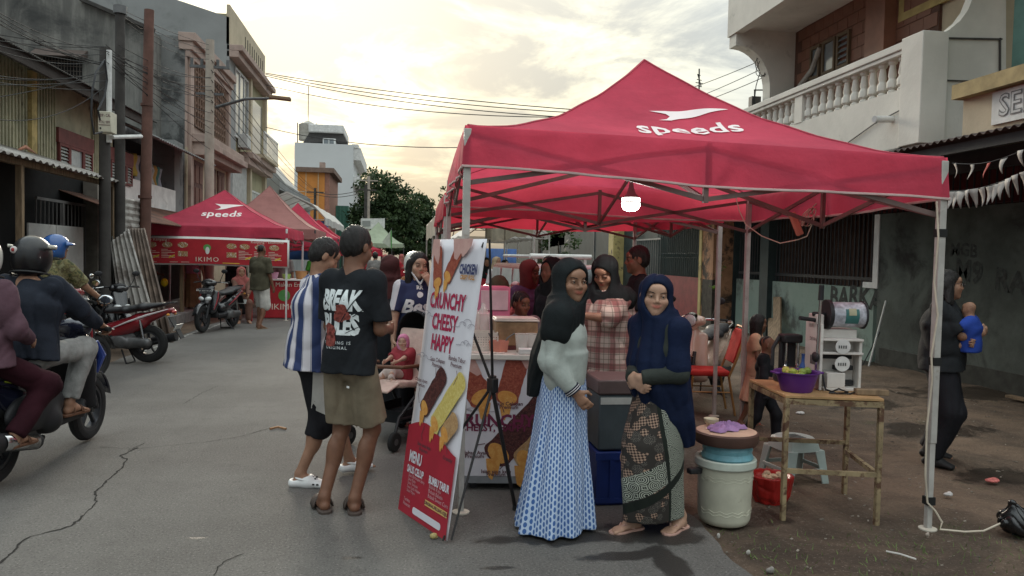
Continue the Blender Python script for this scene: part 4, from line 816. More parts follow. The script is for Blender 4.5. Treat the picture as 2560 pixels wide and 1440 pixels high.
    if truss:
        for i in range(4):
            j = (i+1) % 4; a0, a1, b0, b1 = [(np.append(C[p_], z_)) for p_, z_ in ((i, zv[i]+.20), (i, zv[i]-.10), (j, zv[j]+.20), (j, zv[j]-.10))]
            mt, mb_ = (a0+b0)/2, (a1+b1)/2
            for (p_, q_) in ((a0, mb_), (a1, mt), (mt, b1), (mb_, b0)): part('truss_bar', M_TRUSS, o, lambda q: q.bar(p_, q_, .016, .03), w=True)
            part('truss_post', M_TRUSS, o, lambda q: q.bar(mb_-V(0,0,.02), mt+V(0,0,.03), .03), w=True)
            cm = np.append(cen, (zt.mean()+zp)/2-.35)
            part('truss_bar', M_TRUSS, o, lambda q: q.bar(mb_, cm, .016, .03), w=True)
        part('centre_pole', M_TRUSS, o, lambda q: q.bar((*cen, (zt.mean()+zp)/2-.5), (*cen, zp-.02), .03), w=True)
    o['_z'] = 0.; del o['_z']
    return o, cn, roof
M_LOGO = mat('pale_logo_print', (.80,.70,.68), .75, var=.05)
def speeds_logo(cn, o, roof, w_, v0=.205, ys=1.3):
    """swoosh and lettering pressed onto the front roof panel"""
    b = MB(); c = V(*roof(.53, v0))-V(*o.location); c[2] = 0; k = w_; ey = V(0, ys, 0)*.62
    put_text(b, 'speeds', .30*k, c, (1.15,0,0), ey*1.25, bold=.006*k, align='CENTER', space=1.04)
    sw = [(-.42,.33),(-.2,.34),(.55,.275),(.62,.265),(.5,.25),(-.05,.17),(-.38,.12),(-.26,.16),(-.19,.22),(-.22,.27)]
    b.poly([c+V(x*k*.72+.05*k, 0, 0)+ey*(y+.06)*k*1.2 for x, y in sw])
    b.v = [(x, y, 1.) for x, y, z in b.v]; L_ = o.location; tg = cn
    pr = drape_up(b, cn, .008, .04); pr.build('logo_print', M_LOGO, cn, smooth=60)
T1, CN1, RF1 = tent('red_speeds_tent', 'big crimson pop-up tent with a pale logo sheltering the snack counter', [(.40,4.74),(3.32,4.36),(3.42,7.25),(.47,7.60)], [0,-.06,-.05,0], [2.15,2.01,2.00,2.10], [2.40,2.27,2.26,2.36], 3.19, F_RED, curve=1.75)
speeds_logo(CN1, T1, RF1, .78)
T2, CN2, RF2 = tent('second_red_tent', 'second red pop-up tent standing behind the snack tent', [(.46,7.9),(3.34,7.75),(3.3,10.6),(.5,10.7)], [0,-.05,-.05,0], 2.0, 2.24, 3.0, F_RED2, piping=False)
# velcro straps and cable on the near right leg
c4 = T1.location
for z_, i in ((1.78, 1), (.98, 1), (.10, 1)): part('strap', mat('black_strap', (.015,.015,.015), .8), T1, lambda q: q.bx(3.32-.027, 3.32+.027, 4.36-.027, 4.36+.027, z_, z_+.05), w=True)
M_CABLE = mat('cream_cable', (.55,.48,.38), .6)
solo('white_cable', M_CABLE, 'cream power cable running down the tent leg and off to the black plastic bag', 'cable', lambda q: q.tube([(3.27,4.34,2.0),(3.285,4.33,1.78),(3.27,4.33,1.5),(3.30,4.325,1.3),(3.268,4.325,1.05),(3.285,4.33,.9),(3.258,4.325,.6),(3.262,4.325,.3),(3.288,4.33,.12),(3.34,4.325,.07),(3.38,4.31,.0),(3.36,4.30,-.04),(3.50,4.26,-.045),(3.62,4.25,-.04),(3.72,4.22,.02)], .006, 6))
# hanging lamp
lp = AY(1577, 512, 5.45)
LM = thing('hanging_lamp', 'lit round white LED lamp hanging from the truss of the big tent', 'lamp', tuple(lp))
part('shade', mat('lamp_grey', (.22,.22,.21), .5), LM, lambda q: q.lathe([(.012,.17),(.02,.12),(.035,.08),(.06,.055),(.066,.05)], (0,0,0), 18)); part('bulb', mat('lit_lamp', (1,.98,.92), .5, var=0, emit=9.), LM, lambda q: q.lathe([(.064,.048),(.067,.02),(.066,-.01),(.055,-.032),(.03,-.045),(.002,-.048)], (0,0,0), 20))
part('bulb_band', mat('lamp_grey'), LM, lambda q: q.lathe([(.069,.012),(.069,.024)], (0,0,0), 18, cap=False)); part('cord', M_IRON, LM, lambda q: q.tube([(0,0,.17),(.01,.0,.25),(.03,.02,.36)], .004, 5))
ld = bpy.data.lights.new('lamp_light', 'POINT'); ld.energy = 7; ld.color = (1,.96,.9); ld.shadow_soft_size = .07; lo = bpy.data.objects.new('lamp_light', ld); col.objects.link(lo); lo.parent = LM; lo.location = (0,0,-.12)
# socket bar with tangled cord under the right edge
sp = AY(1990, 560, 6.0)
SK = thing('extension_socket', 'salmon extension socket dangling in a tangle of white cord from the tent edge', 'extension lead', tuple(sp))
part('socket', mat('salmon_plastic', (.55,.20,.14), .5), SK, lambda q: q.box((0,0,0), (.055,.04,.20), rotm(0,0,-25)), bev=.008)
g = np.random.default_rng(5)
part('cord', M_CABLE, SK, lambda q: [q.tube([(.10+.06*math.cos(t*1.0+k_)*(1+.3*math.sin(k_*3)), .02*math.sin(t*3+k_), .06+.075*math.sin(t*1.3+k_*1.7)) for t in np.linspace(0, 7, 26)], .0045, 5) for k_ in range(3)]+[q.tube([(-.37,.4,.30),(-.34,.35,.12),(-.30,.3,.0),(-.2,.2,-.10),(-.08,.1,-.16),(.02,0,-.13),(.1,0,-.10),(.16,0,.05)], .0045, 5), q.tube([(.1,0,.1),(.2,0,.2),(.35,-.05,.27)], .006, 5)])
# ---- left row of tents
LT1, LC1, LR1 = tent('banner_tent', 'red pop-up tent with a pale logo and a long red menu banner across its front', [(-6.05,18.6),(-2.62,18.6),(-2.62,21.6),(-6.05,21.6)], [.15,0,0,.15], 1.93, 2.17, 3.12, F_RED, mat('white_leg', (.62,.61,.6), .5), curve=1.5, piping=False)
speeds_logo(LC1, LT1, LR1, .95, .24)
LT2, LC2, LR2 = tent('salmon_tent', 'faded salmon pop-up tent rising behind the banner tent', [(-5.3,22.1),(-2.35,22.1),(-2.35,25.1),(-5.3,25.1)], 0, 1.98, 2.26, 3.55, F_SALM, M_DLEG, curve=1.5, piping=False)
LT3, _, _ = tent('far_red_tent', 'red pop-up tent next along from the salmon tent', [(-4.95,25.8),(-2.0,25.8),(-2.0,28.7),(-4.95,28.7)], 0, 1.85, 2.1, 3.3, F_RED, M_DLEG, piping=False)
LT4, _, _ = tent('farther_red_tent', 'small far red tent at the end of the left row', [(-4.6,29.4),(-1.7,29.4),(-1.7,32.3),(-4.6,32.3)], 0, 1.7, 1.95, 2.9, F_RED2, M_DLEG, piping=False)
LT5, _, _ = tent('pale_green_tent', 'pale green pointed tent far down the road under the trees', [(-2.6,42),(.2,42),(.2,45),(-2.6,45)], 0, 2.0, 2.2, 3.4, F_GRN, M_DLEG, piping=False, truss=False)
LT6, _, _ = tent('distant_red_tent', 'distant red tent peeking out beneath the pale green one', [(-2.9,38),(-.9,38),(-.9,40),(-2.9,40)], 0, 1.5, 1.85, 2.3, F_RED2, M_DLEG, piping=False, truss=False)
def barrel(name, label, x0, x1, y0, y1, ze, zr, m, ml, skirt=.35, legs=3, tarp=None):
    """shallow gabled market canopy on posts"""
    o = thing(name, label, 'canopy', ((x0+x1)/2, (y0+y1)/2, 0)); xm = (x0+x1)/2
    sec = [(x0, ze-skirt), (x0, ze), (x0+(xm-x0)*.35, ze+(zr-ze)*.55), (xm, zr), (x1-(x1-xm)*.35, ze+(zr-ze)*.55), (x1, ze), (x1, ze-skirt)]
    part('canopy', m, o, lambda q: q.grid(np.array([[(x, y, z+.03*math.sin(y*2.1+x)) for x, z in sec] for y in np.linspace(y0, y1, 14)])), w=True, smooth=20)
    for x in (x0+.02, x1-.02):
        for y in np.linspace(y0+.05, y1-.05, legs): part('leg', ml, o, lambda q: q.cyl((x, y, 0), (x, y, ze), .025, n=8), w=True)
    for y in np.linspace(y0+.05, y1-.05, legs*2): part('roof_bar', ml, o, lambda q: [q.tube([(x, y, z-.05) for x, z in sec[1:-1]], .018, 5), q.tube([(x0, y, ze-.1), (x1, y, ze-.1)], .014, 5)], w=True)
    return o
barrel('cream_canopy', 'long cream market canopy whose end shows left of the big tent legs', .9, 3.0, 17.0, 27, 2.62, 3.3, F_CREAM, M_LEG, .5)
barrel('white_canopy', 'white gabled market canopy beyond the cream one near the blue tarpaulin', 2.2, 5.0, 25.5, 36, 2.35, 3.0, F_WHT, M_LEG, .1, 4)
barrel('left_white_canopy', 'white gabled canopy with blue side sheet beyond the red tents', -6.2, -3.1, 33, 44, 3.1, 4.1, F_WHT, M_LEG, .3)
MBT = mat('blue_tarp')
solo('blue_side_sheet', MBT, 'rumpled blue plastic sheet hung under the white gabled canopy', 'tarpaulin', lambda q: q.grid(np.array([[(-6.1+3*u, 34.2+.15*math.sin(14*u), 3.0-1.7*v_) for v_ in (0, .5, 1)] for u in np.linspace(0, 1, 20)])), sol=.01)
solo('blue_back_sheet', MBT, 'blue tarpaulin wall behind the white market canopy', 'tarpaulin', lambda q: q.grid(np.array([[(2.0+3.6*u, 37+.12*math.sin(16*u), 2.0-2*v_) for v_ in (0, .5, 1)] for u in np.linspace(0, 1, 20)])), sol=.01)
# ---- menu banner on the left tent
M_BANR = mat('red_banner_vinyl', (.44,.025,.035), .5, var=.12, vs=3); M_BANW = mat('banner_white', (.72,.70,.67), .6, var=.05); M_YELP = mat('banner_yellow', (.66,.44,.06), .6); M_GRNP = mat('banner_green', (.12,.34,.10), .6)
M_FOOD = custom('food_photo_print', lambda n, co: n.ramp(n('TexVoronoi', None, Vector=co, Scale=26.).outputs['Distance'], [(0., (.75,.68,.55)), (.3, (.5,.3,.12)), (.55, (.30,.14,.06)), (.8, (.7,.62,.5))]), r=.6)
BNX0, BNX1, BNY, BNZ0, BNZ1 = -6.12, -2.55, 18.52, 1.25, 1.90
BN = thing('menu_banner', 'long red menu banner with dish pictures and white border tied across the banner tent', 'banner', (BNX0, BNY, BNZ0))
part('sheet', M_BANW, BN, lambda q: q.grid(np.array([[(BNX0+(BNX1-BNX0)*u, BNY+.015*math.sin(9*u), BNZ0+(BNZ1-BNZ0)*v_+.02*math.sin(4*u)) for v_ in (0, .5, 1)] for u in np.linspace(0, 1, 24)])), w=True, sol=.004)
def bq(u, v_, l=.006): return (BNX0+(BNX1-BNX0)*u, BNY+.015*math.sin(9*u)-l, BNZ0+(BNZ1-BNZ0)*v_+.02*math.sin(4*u))
part('print_field', M_BANR, BN, lambda q: q.grid(np.array([[bq(.012+.976*u, .05+.87*v_) for v_ in (0, .5, 1)] for u in np.linspace(0, 1, 30)])), w=True)
def rect(q, u0, u1, v0, v1, l=.010): q.add([bq(u0,v0,l), bq(u1,v0,l), bq(u1,v1,l), bq(u0,v1,l)], [(0,1,2,3)])
def dish(q):
    for u in (.055, .15, .245, .34, .64, .72, .815, .905): q.poly([bq(u+.032*math.cos(t), .70+.10*math.sin(t), .010) for t in np.linspace(0, 6.28, 14, False)])
    for u in (.34, .64): rect(q, u-.03, u+.03, .30, .48)
part('dish_picture', M_FOOD, BN, dish, w=True, smooth=0, sep=True)
def mlines(q):
    for u in (.055, .15, .245, .72, .815, .905):
        for k_ in range(6): rect(q, u-.036, u-.036+.05+.022*((k_*7+int(u*100)) % 3-.5), .53-.055*k_, .545-.055*k_)
    put_text(q, 'Makan Enak - Kenyang - Ekonomis', .085, bq(.19,.88,.010), (1.05,0,0), (0,0,1)); put_text(q, 'Makan Enak - Kenyang - Ekonomis', .085, bq(.79,.88,.010), (1.05,0,0), (0,0,1)); put_text(q, 'IKIMO', .15, bq(.49,.20,.010), (1.1,0,0), (0,0,1), space=1.2)
    for u in (.13, .26, .33): rect(q, u, u+.05, .09, .105)
part('print_text', mat('banner_pale_text', (.75,.66,.55), .6), BN, mlines, w=True, smooth=0)
part('price_tag', M_YELP, BN, lambda q: [q.add([bq(u-.02,.23,.012), bq(u+.016,.30,.012), bq(u+.016,.36,.012), bq(u-.02,.29,.012)], [(0,1,2,3)]) for u in (.09, .18, .275, .745, .93)]+[rect(q, .585, .69, .08, .11, .012)], w=True, smooth=0, sep=True)
part('emblem', M_GRNP, BN, lambda q: q.poly([bq(.49+.024*math.cos(t), .62+.12*math.sin(t), .010) for t in np.linspace(0, 6.28, 16, False)]), w=True, smooth=0); part('emblem_centre', M_BANW, BN, lambda q: q.poly([bq(.492+.013*math.cos(t), .52+.13*math.sin(t), .012) for t in np.linspace(0, 6.28, 16, False)]), w=True, smooth=0)
# ---- stall table behind the banner: red skirt with the same print
ST = thing('stall_counter', 'red printed stall counter loaded with food tubs under the banner tent', 'counter', (-2.7, 19.5, 0))
part('skirt', M_BANR, ST, lambda q: q.bx(-3.35, -1.9, 19.2, 19.9, .02, .92), w=True); part('top', M_BANW, ST, lambda q: q.bx(-3.4, -1.85, 19.15, 20.0, .92, .95), w=True)
part('print_text', mat('banner_pale_text'), ST, lambda q: [put_text(q, 'Makan Enak', .15, (-2.6,19.19,.82), (1,0,0), (0,0,1)), put_text(q, 'IKIMO', .20, (-2.75,19.19,.28), (1.1,0,0), (0,0,1))], w=True, smooth=0)
part('emblem', M_GRNP, ST, lambda q: q.poly([(-2.75+.14*math.cos(t), 19.192, .56+.14*math.sin(t)) for t in np.linspace(0, 6.28, 16, False)]), w=True, smooth=0)
for i, (x, c, wd, hh, nm_) in enumerate(((-3.1,(.55,.30,.42),.34,.16,'pink'), (-2.75,(.35,.55,.15),.22,.12,'lime'), (-2.4,(.40,.20,.08),.30,.20,'brown'), (-2.05,(.60,.45,.22),.22,.14,'tan'))):
    solo('food_tub', mat('tub%d' % i, c, .5), '%s plastic food tub on the red printed stall counter' % nm_, 'tub', lambda q: q.lathe([(wd*.38,0),(wd*.5,hh),(wd*.52,hh),(wd*.46,hh-.01),(wd*.35,.01)], (x, 19.55, .951), 14), group='tubs on the stall counter')
bl_ = AY(798, 634, 24.5); LB = thing('bare_bulb', 'bare lit bulb hanging in the salmon tent', 'lamp', tuple(bl_)); part('bulb', mat('lit_lamp'), LB, lambda q: q.sph((0,0,0), .05, 12)); part('cord', M_IRON, LB, lambda q: q.cyl((0,0,.05), (0,0,.4), .006, n=5))
# ================= people =================
def ik(a, t, l1, l2, pole):
    a, t = np.array(a, float), np.array(t, float); d = t-a; L0 = np.linalg.norm(d); L = min(L0, (l1+l2)*.995); dn = d/(L0+1e-9)
    x = (l1*l1-l2*l2+L*L)/(2*L); h = math.sqrt(max(0, l1*l1-x*x)); pv = np.array(pole, float); pv = nrm(pv-dn*(pv@dn)); return a+dn*x+pv*h, a+dn*L
SKIN = mat('skin', r=.5, attr='col', var=.22, vs=18., spec=.3, bump=.06, bs=120)
def cloth(key, c=(.5,.5,.5), **k): k.setdefault('var', .2); k.setdefault('bump', .4); k.setdefault('bs', 12); k.setdefault('r', .9); k.setdefault('spec', .15); k.setdefault('sheen', 0.); return mat(key, c, **k)
HAIR = mat('black_hair', (.012,.010,.009), .5, var=.3, vs=30, bump=.5, bs=60, stretch=(6,6,1), spec=.35)
EYEM = mat('eye', r=.2, attr='col', var=0., spec=.6)
TONE = {'d': (.19,.092,.056), 'm': (.33,.18,.115), 'l': (.46,.275,.19), 'b': (.50,.32,.235)}
class Person:
    """figure in local space: faces -Y, its left is +X, feet at z=0"""
    def __init__(s, label, loc, face, H=1.65, tone='m', cat='person', feet=None, hands=None, head=(0,0,0), lean=0., twist=0., sit=None, g=1., hs=1., vox=.012, elbow=None, knee=None, group=None, headup=0., shw=1., handk=None):
        s.o = thing('person' if cat == 'person' else cat, label, 'person' if cat in ('person',) else cat, loc, face, group); s.k = k = H/1.7; s.g = g; s.vox = vox; s.tone = np.array(TONE[tone]); s.hsc = hs
        s.H = H; s.st = sit is None; s.P = V(0, 0, .92*k) if sit is None else V(0, 0, sit); Rl = rotm(0, lean, 0) @ rotm(twist, 0, 0); s.Rl = Rl
        s.C = s.P+Rl @ V(0, 0, .32*k); s.N = s.P+Rl @ V(0, -.005, .525*k); s.hc = s.N+Rl @ V(0, -.015*k, .02*k)+V(0, -.012*k, (.115*hs if hs < 1.05 else .11*k*hs)+headup); s.hk = (.235/.234)*hs*(.5+.5*k) if hs < 1.05 else hs*k
        s.Rh = rotm(head[0], -head[1], head[2])
        s.S = [s.P+Rl @ V(q*.165*k*shw, .005, .455*k) for q in (1, -1)]; s.HJ = [s.P+V(q*.085*k, 0, -.03*k) for q in (1, -1)]
        hands = hands or [V(.27, -.02, .78)*k, V(-.27, -.02, .78)*k]; elbow = elbow or [(.3, 1, -.1), (-.3, 1, -.1)]
        s.E = []; s.W = []
        for i in (0, 1): e, w_ = ik(s.S[i], np.array(hands[i], float), .285*k, .25*k, elbow[i]); s.E.append(e); s.W.append(w_)
        feet = feet or [V(.10, .02, 0)*k, V(-.10, .02, 0)*k]; knee = knee or [(.1, -1, 0), (-.1, -1, 0)]; s.fy = [0, 0]; s.A = []; s.K = []; s.F = []
        for i in (0, 1):
            f_ = np.array(feet[i], float); s.fy[i] = f_[3] if len(f_) > 3 else (12, -12)[i]; f_ = f_[:3]; s.F.append(f_); kn, an = ik(s.HJ[i], f_+V(0, .04*k, .085*k), .43*k, .415*k, knee[i]); s.K.append(kn); s.A.append(an)
        s.hand = handk or [dict(), dict()]
    def h(s, x, y, z): return s.hc+s.Rh @ (V(x*1.12, y, z)*s.hk)           # head-frame point
    def skin(s, legs=True, arms=True, fine=True, old=0., foot=True, smile=0.):
        k = s.k; q = s.hk; R = s.Rh; b = SDF()
        b.ell(s.h(0,.014,.034), V(.081,.091,.086)*q, R); b.ell(s.h(0,-.026,-.050), V(.068,.064,.064)*q, R, .03); b.limb(s.h(0,-.06,-.088), s.h(0,-.066,-.094), .022*q, k=.03)
        for x in (-1, 1): b.ell(s.h(.036*x,-.056,-.028), V(.031,.026,.027)*q, R, .02); b.ell(s.h(.074*x,.012,-.006), V(.011,.021,.031)*q, R, .008)
        b.ell(s.h(0,-.072,.040), V(.05,.022,.035)*q, R, .02)
        for x in (-1, 1): b.ell(s.h(.032*x,-.100,.004), V(.019,.016,.010)*q, R, .014, 's')
        b.limb(s.h(0,-.084,.010), s.h(0,-.1005,-.022), .008*q, .0115*q, .014)
        for x in (-1, 1): b.ell(s.h(.012*x,-.092,-.029), V(.009,.010,.008)*q, R, .008)
        b.ell(s.h(0,-.086,-.041), V(.016,.010,.012)*q, R, .01)
        b.ell(s.h(0,-.086,-.0495), V(.022,.010,.0065)*q, R, .006); b.ell(s.h(0,-.085,-.060), V(.020,.010,.0075)*q, R, .006); b.ell(s.h(0,-.099,-.0545), V(.024,.006,.0016)*q, R, .004, 's')
        if smile:
            for x in (-1, 1): b.limb(s.h(.008*x,-.088,-.0555), s.h(.026*x,-.080,-.0505), .0085*q, .005*q, .006); b.ell(s.h(.037*x,-.066,-.024), V(.022,.018,.017)*q, R, .015)
        for x in (-1, 1): b.ell(s.h(.0325*x,-.0765,.004), V(.016,.011,.0125)*q, R, .004)
        b.limb(s.N-s.Rl @ V(0,-.01,.05)*k, s.hc+R @ V(0,.015,-.05)*q, .062*k, .052*q, .03)
        Gt = s.g; b.limb(s.P, s.C, (.125*k*Gt,.09*k*Gt), (.135*k*Gt,.10*k*Gt), .05, side=s.Rl @ V(1,0,0)); b.limb(s.C, s.N-s.Rl @ V(0,0,.07)*k, (.135*k*Gt,.095*k*Gt), (.10*k,.07*k), .05, side=s.Rl @ V(1,0,0)); b.limb(s.S[0], s.S[1], .05*k, k=.04)
        if arms:
            for i in (0, 1):
                b.limb(s.S[i], s.E[i], .050*k*Gt**.5, .038*k*Gt**.5, .03); b.limb(s.E[i], s.W[i], .039*k*Gt**.5, .026*k, .02); s._hand(b, i)
        if legs:
            for i in (0, 1):
                b.limb(s.HJ[i], s.K[i], .078*k*Gt**.7, .052*k, .03); b.limb(s.K[i], s.A[i], .049*k, .034*k, .02); m = s.K[i]*.66+s.A[i]*.34; b.ell(m+V(0,.016*k if s.st else 0,0), V(.046,.05,.10)*k*Gt**.5*(1 if s.st else .85), None, .03)
                if foot:
                    f_ = s.F[i]; Rf = rotm(s.fy[i]); z0 = s.A[i][2]-.085*k; B = lambda x, y, z: s.A[i]*V(1,1,0)+Rf @ V(x,y,0)*k+V(0,0,z0+z*k)
                    b.limb(B(0,.02,.035), B(0,-.05,.05), .032*k, .034*k, .02); b.limb(B(0,-.03,.04), B(.005,-.13,.024), (.034*k,.026*k), (.042*k,.016*k), .025, side=Rf @ V(1,0,0)); b.limb(s.A[i], B(0,-.02,.05), .034*k, .033*k, .02)
                    for j, (x, L_) in enumerate(((-.030,.055), (-.013,.050), (.002,.046), (.016,.040), (.029,.032))): b.limb(B(x*(1,-1)[i],-.13,.020), B(x*(1.1,-1.1)[i],-.13-L_,.013), .0125*k if j else .015*k, .009*k if j else .012*k, .008)
        tone = s.tone; Ri = R.T
        def cf(P):
            L_ = (P-s.hc) @ Ri.T/q; c = np.tile(tone, (len(P), 1)); lip = np.exp(-(((L_[:,0])/(.021+.006*smile))**4+((L_[:,2]+.0550-smile*10*L_[:,0]**2)/.0105)**4))*(L_[:,1] < -.07)
            c = c*(1-.85*lip[:,None])+np.array([tone[0]*1.15, tone[1]*.55, tone[2]*.62])*.85*lip[:,None]
            ck = np.exp(-(((np.abs(L_[:,0])-.038)/.02)**2+((L_[:,2]+.03)/.018)**2))*(L_[:,1] < -.05); c[:,0] *= 1+.10*ck
            ey = np.exp(-(((np.abs(L_[:,0])-.032)/.022)**4+((L_[:,2]-.004)/.013)**4))*(L_[:,1] < -.06); c *= (1-.16*ey)[:,None]; return c
        r_ = .135*q; fn = (s.hc-r_, s.hc+r_, min(s.vox, .0046 if fine else s.vox)) if fine else None
        ob = b.build('body', SKIN, s.o, s.vox, fine=fn, colf=cf)
        if fine: s._eyes(ob, q, R)
        return ob
    def _hand(s, b, i):
        k = s.k; kw = s.hand[i]; d = nrm(kw.get('dir', s.W[i]-s.E[i])); cur = kw.get('curl', 22); pn = np.array(kw.get('palm', V((-1,1)[i]*1., 0, 0)), float); pn = nrm(pn-d*(pn@d)); lat = np.cross(pn, d)*(1 if i == 0 else -1)
        w_ = s.W[i]; b.limb(w_, w_+d*.082*k, (.024*k,.017*k), (.040*k,.015*k), .015, side=lat)
        for j, (x, L_) in enumerate(((.030,.066),(.011,.076),(-.010,.070),(-.029,.055))):
            p = w_+d*.082*k+lat*x*k; a_ = rad(cur*.6); dd = d
            for m in range(3):
                dd = d*math.cos(a_)+pn*math.sin(a_); p2 = p+dd*L_*k*(.46,.31,.23)[m]; b.limb(p, p2, .0092*k, .0082*k, .005); p = p2; a_ += rad(cur*(1.2, 1.0, 0)[m])
        p = w_+d*.02*k+lat*.026*k; p2 = p+(d*.6+lat*.65+pn*.35)*.05*k; b.limb(p, p2, .013*k, .011*k, .012); b.limb(p2, p2+(d*.85+pn*.35+lat*.1)*.036*k, .0105*k, .0085*k, .006)
    def _eyes(s, ob, q, R):
        for x in (-1, 1):
            m = MB(); m.sph((0,0,0), 1., 20); P = np.array(m.v); r_ = .0116*q; c0 = s.h(.0315*x,-.0768,.0045); me_v = (P*r_) @ R.T+c0; m.v = [tuple(p) for p in me_v]
            e = m.build('eye', EYEM, ob); a = e.data.color_attributes.new('col', 'FLOAT_COLOR', 'POINT'); f_ = P @ nrm(V(0,-1,0)); c = np.ones((len(P), 4)); c[:,:3] = np.where((f_ > .80)[:,None], [.02,.012,.008], [.50,.46,.42]); a.data.foreach_set('color', c.astype(np.float32).ravel())
            # eyelids and brow
            part('eyelid', SKIN_LID(s.tone), ob, lambda w_: w_.tube([s.h(x*(.0315+.0165*math.cos(t)), -.0888+.010*abs(math.cos(t))**2+.001, .0055+.0044*math.sin(t)) for t in np.linspace(-.15, math.pi+.15, 9)], [.0012*q]+[.0028*q]*7+[.0012*q], 5))
            part('eyebrow', HAIR, ob, lambda w_: w_.tube([s.h(x*(.014+.036*t), -.0925+.020*t*t+.002, .0235+.007*math.sin(t*2.4)) for t in np.linspace(0, 1, 7)], [.0015*q,.0026*q,.003*q,.003*q,.0026*q,.002*q,.001*q], 5))
    # ---------- garments ----------
    def top(s, m, hem=.80, sleeve=1.0, loose=1.0, name='shirt', seed=1, amp=.009, cuffr=None, disp=None, vox=None, front=None, neck=True, pc=False):
        """shirt: hem height (x k), sleeve 1 = to elbow, 2 = to wrist"""
        k = s.k; Gt = s.g*loose; b = SDF(); sd = s.Rl @ V(1,0,0); hp = s.P+s.Rl @ V(0,0,(hem-.92)*k)
        b.limb(s.P+s.Rl @ V(0,0,.06)*k, hp-s.Rl @ V(0,0,.0), (.155*k*Gt,.122*k*Gt), (.180*k*Gt,.138*k*Gt), .05, flat=True, side=sd); b.limb(s.P+s.Rl @ V(0,0,.04)*k, s.C, (.155*k*Gt,.122*k*Gt), (.165*k*Gt,.125*k*Gt), .05, side=sd)
        b.limb(s.C, s.N-s.Rl @ V(0,0,.085)*k, (.165*k*Gt,.122*k*Gt), (.13*k,.088*k), .05, side=sd); b.limb(s.S[0]-s.Rl @ V(0,0,.01)*k, s.S[1]-s.Rl @ V(0,0,.01)*k, .062*k, k=.05); b.limb(s.N-s.Rl @ V(0,-.01,.05)*k, s.N-s.Rl @ V(0,.0,.012)*k, .076*k, .066*k, .03)
        for i in (0, 1):
            gs = s.g**.5*loose
            if sleeve > 0:
                e = s.S[i]+(s.E[i]-s.S[i])*min(1, sleeve); b.limb(s.S[i], e, .068*k*gs, (.060 if sleeve > 1 else .070)*k*gs, .03, flat=sleeve <= 1)
                if sleeve > 1: w_ = s.E[i]+(s.W[i]-s.E[i])*(sleeve-1); b.limb(s.E[i], w_, .060*k*gs, cuffr or .046*k, .03, flat=True)
        b.limb(s.N+s.Rl @ V(0,-.01,.03)*k, s.N+s.Rl @ V(0,-.03,.12)*k, .056*k, .066*k, .008, 's')
        return b.build(name, m, s.o, vox or s.vox, disp or folds(amp, 20, seed), pc=s.pc if pc else None)
    def pc(s, P):
        th = np.arctan2(P[:,0]-s.P[0], -(P[:,1]-s.P[1])+1e-6)/(2*math.pi); return np.stack([th, P[:,2], P[:,1]], 1)
    def pants(s, m, end=2.0, loose=1.0, name='trousers', seed=2, amp=.008, flare=1., pc=False):
        """end 1 = knee, 2 = ankle"""
        k = s.k; g_ = s.g*loose; b = SDF(); sd = V(1,0,0); b.limb(s.P+V(0,0,.08)*k, s.P-V(0,.0,.04)*k, (.140*k*s.g,.104*k*s.g), (.152*k*s.g,.114*k*s.g), .05, side=sd)
        for i in (0, 1):
            e = s.HJ[i]+(s.K[i]-s.HJ[i])*min(1.0, end); b.limb(s.HJ[i], e, .084*k*g_, (.078 if end > 1 else .088*flare)*k*g_, .035, flat=end <= 1)
            if end > 1: w_ = s.K[i]+(s.A[i]-s.K[i])*(end-1); b.limb(s.K[i], w_, .078*k*g_, .060*k*g_*flare, .03, flat=True)
        return b.build(name, m, s.o, s.vox, folds(amp, 18, seed), pc=s.pc if pc else None)
    def skirt(s, m, rows, name='skirt', pleat=(9,.01,.05,1.), vox=None, amp=.003, seed=3, pc=True):
        k = s.k; b = SDF().stack([(z*k, a*k, c*k, x*k, y*k) for z, a, c, x, y in rows], pleat=pleat); return b.build(name, m, s.o, vox or s.vox, folds(amp, 16, seed), pc=s.pc if pc else None)
    def hijab(s, m, arms=0., armr=.085, front=.30, back=.30, wide=1.0, op=1.0, seed=4, amp=.007, rows=None, name='hijab', vox=None, tight=False):
        """headscarf; drape lengths below the neck base"""
        k = s.k; q = s.hk; R = s.Rh; b = SDF()
        b.ell(s.h(0,.016,.036), V(.103,.112,.102)*q, R); b.ell(s.h(0,-.012,-.045), V(.094,.085,.092)*q, R, .03); b.limb(s.h(0,.01,-.05), s.N+V(0,0,.0), .090*q, .10*k, .05)
        if arms:
            for i in (0, 1): b.limb(s.S[i], s.S[i]+(s.E[i]-s.S[i])*arms, armr*k, armr*k*1.08, .07)
            b.limb(s.S[0], s.S[1], .085*k, k=.06)
        if rows: b.stack([(z*k, a*k, c*k, x*k, y*k) for z, a, c, x, y in rows], .06, pleat=(7,.0,.05,seed))
        elif not tight:
            b.limb(s.N+V(0,0,.03)*k, s.N+s.Rl @ V(0,-.06,-front)*k, .10*k, (.17*k*wide,.085*k), .05, side=s.Rl @ V(1,0,0)); b.limb(s.N+V(0,0,.03)*k, s.N+s.Rl @ V(0,.05,-back)*k, .10*k, (.18*k*wide,.08*k), .05, side=s.Rl @ V(1,0,0))
            b.limb(s.S[0]*.9+s.N*.1, s.S[1]*.9+s.N*.1, .075*k, k=.06)
        b.ell(s.h(0,-.130,-.010), V(.086*op,.135,.104*op)*q, R, .012, 's')
        return b.build(name, m, s.o, vox or min(s.vox, .009), folds(amp, 22, seed, (1,1,.25)), pc=s.pc)
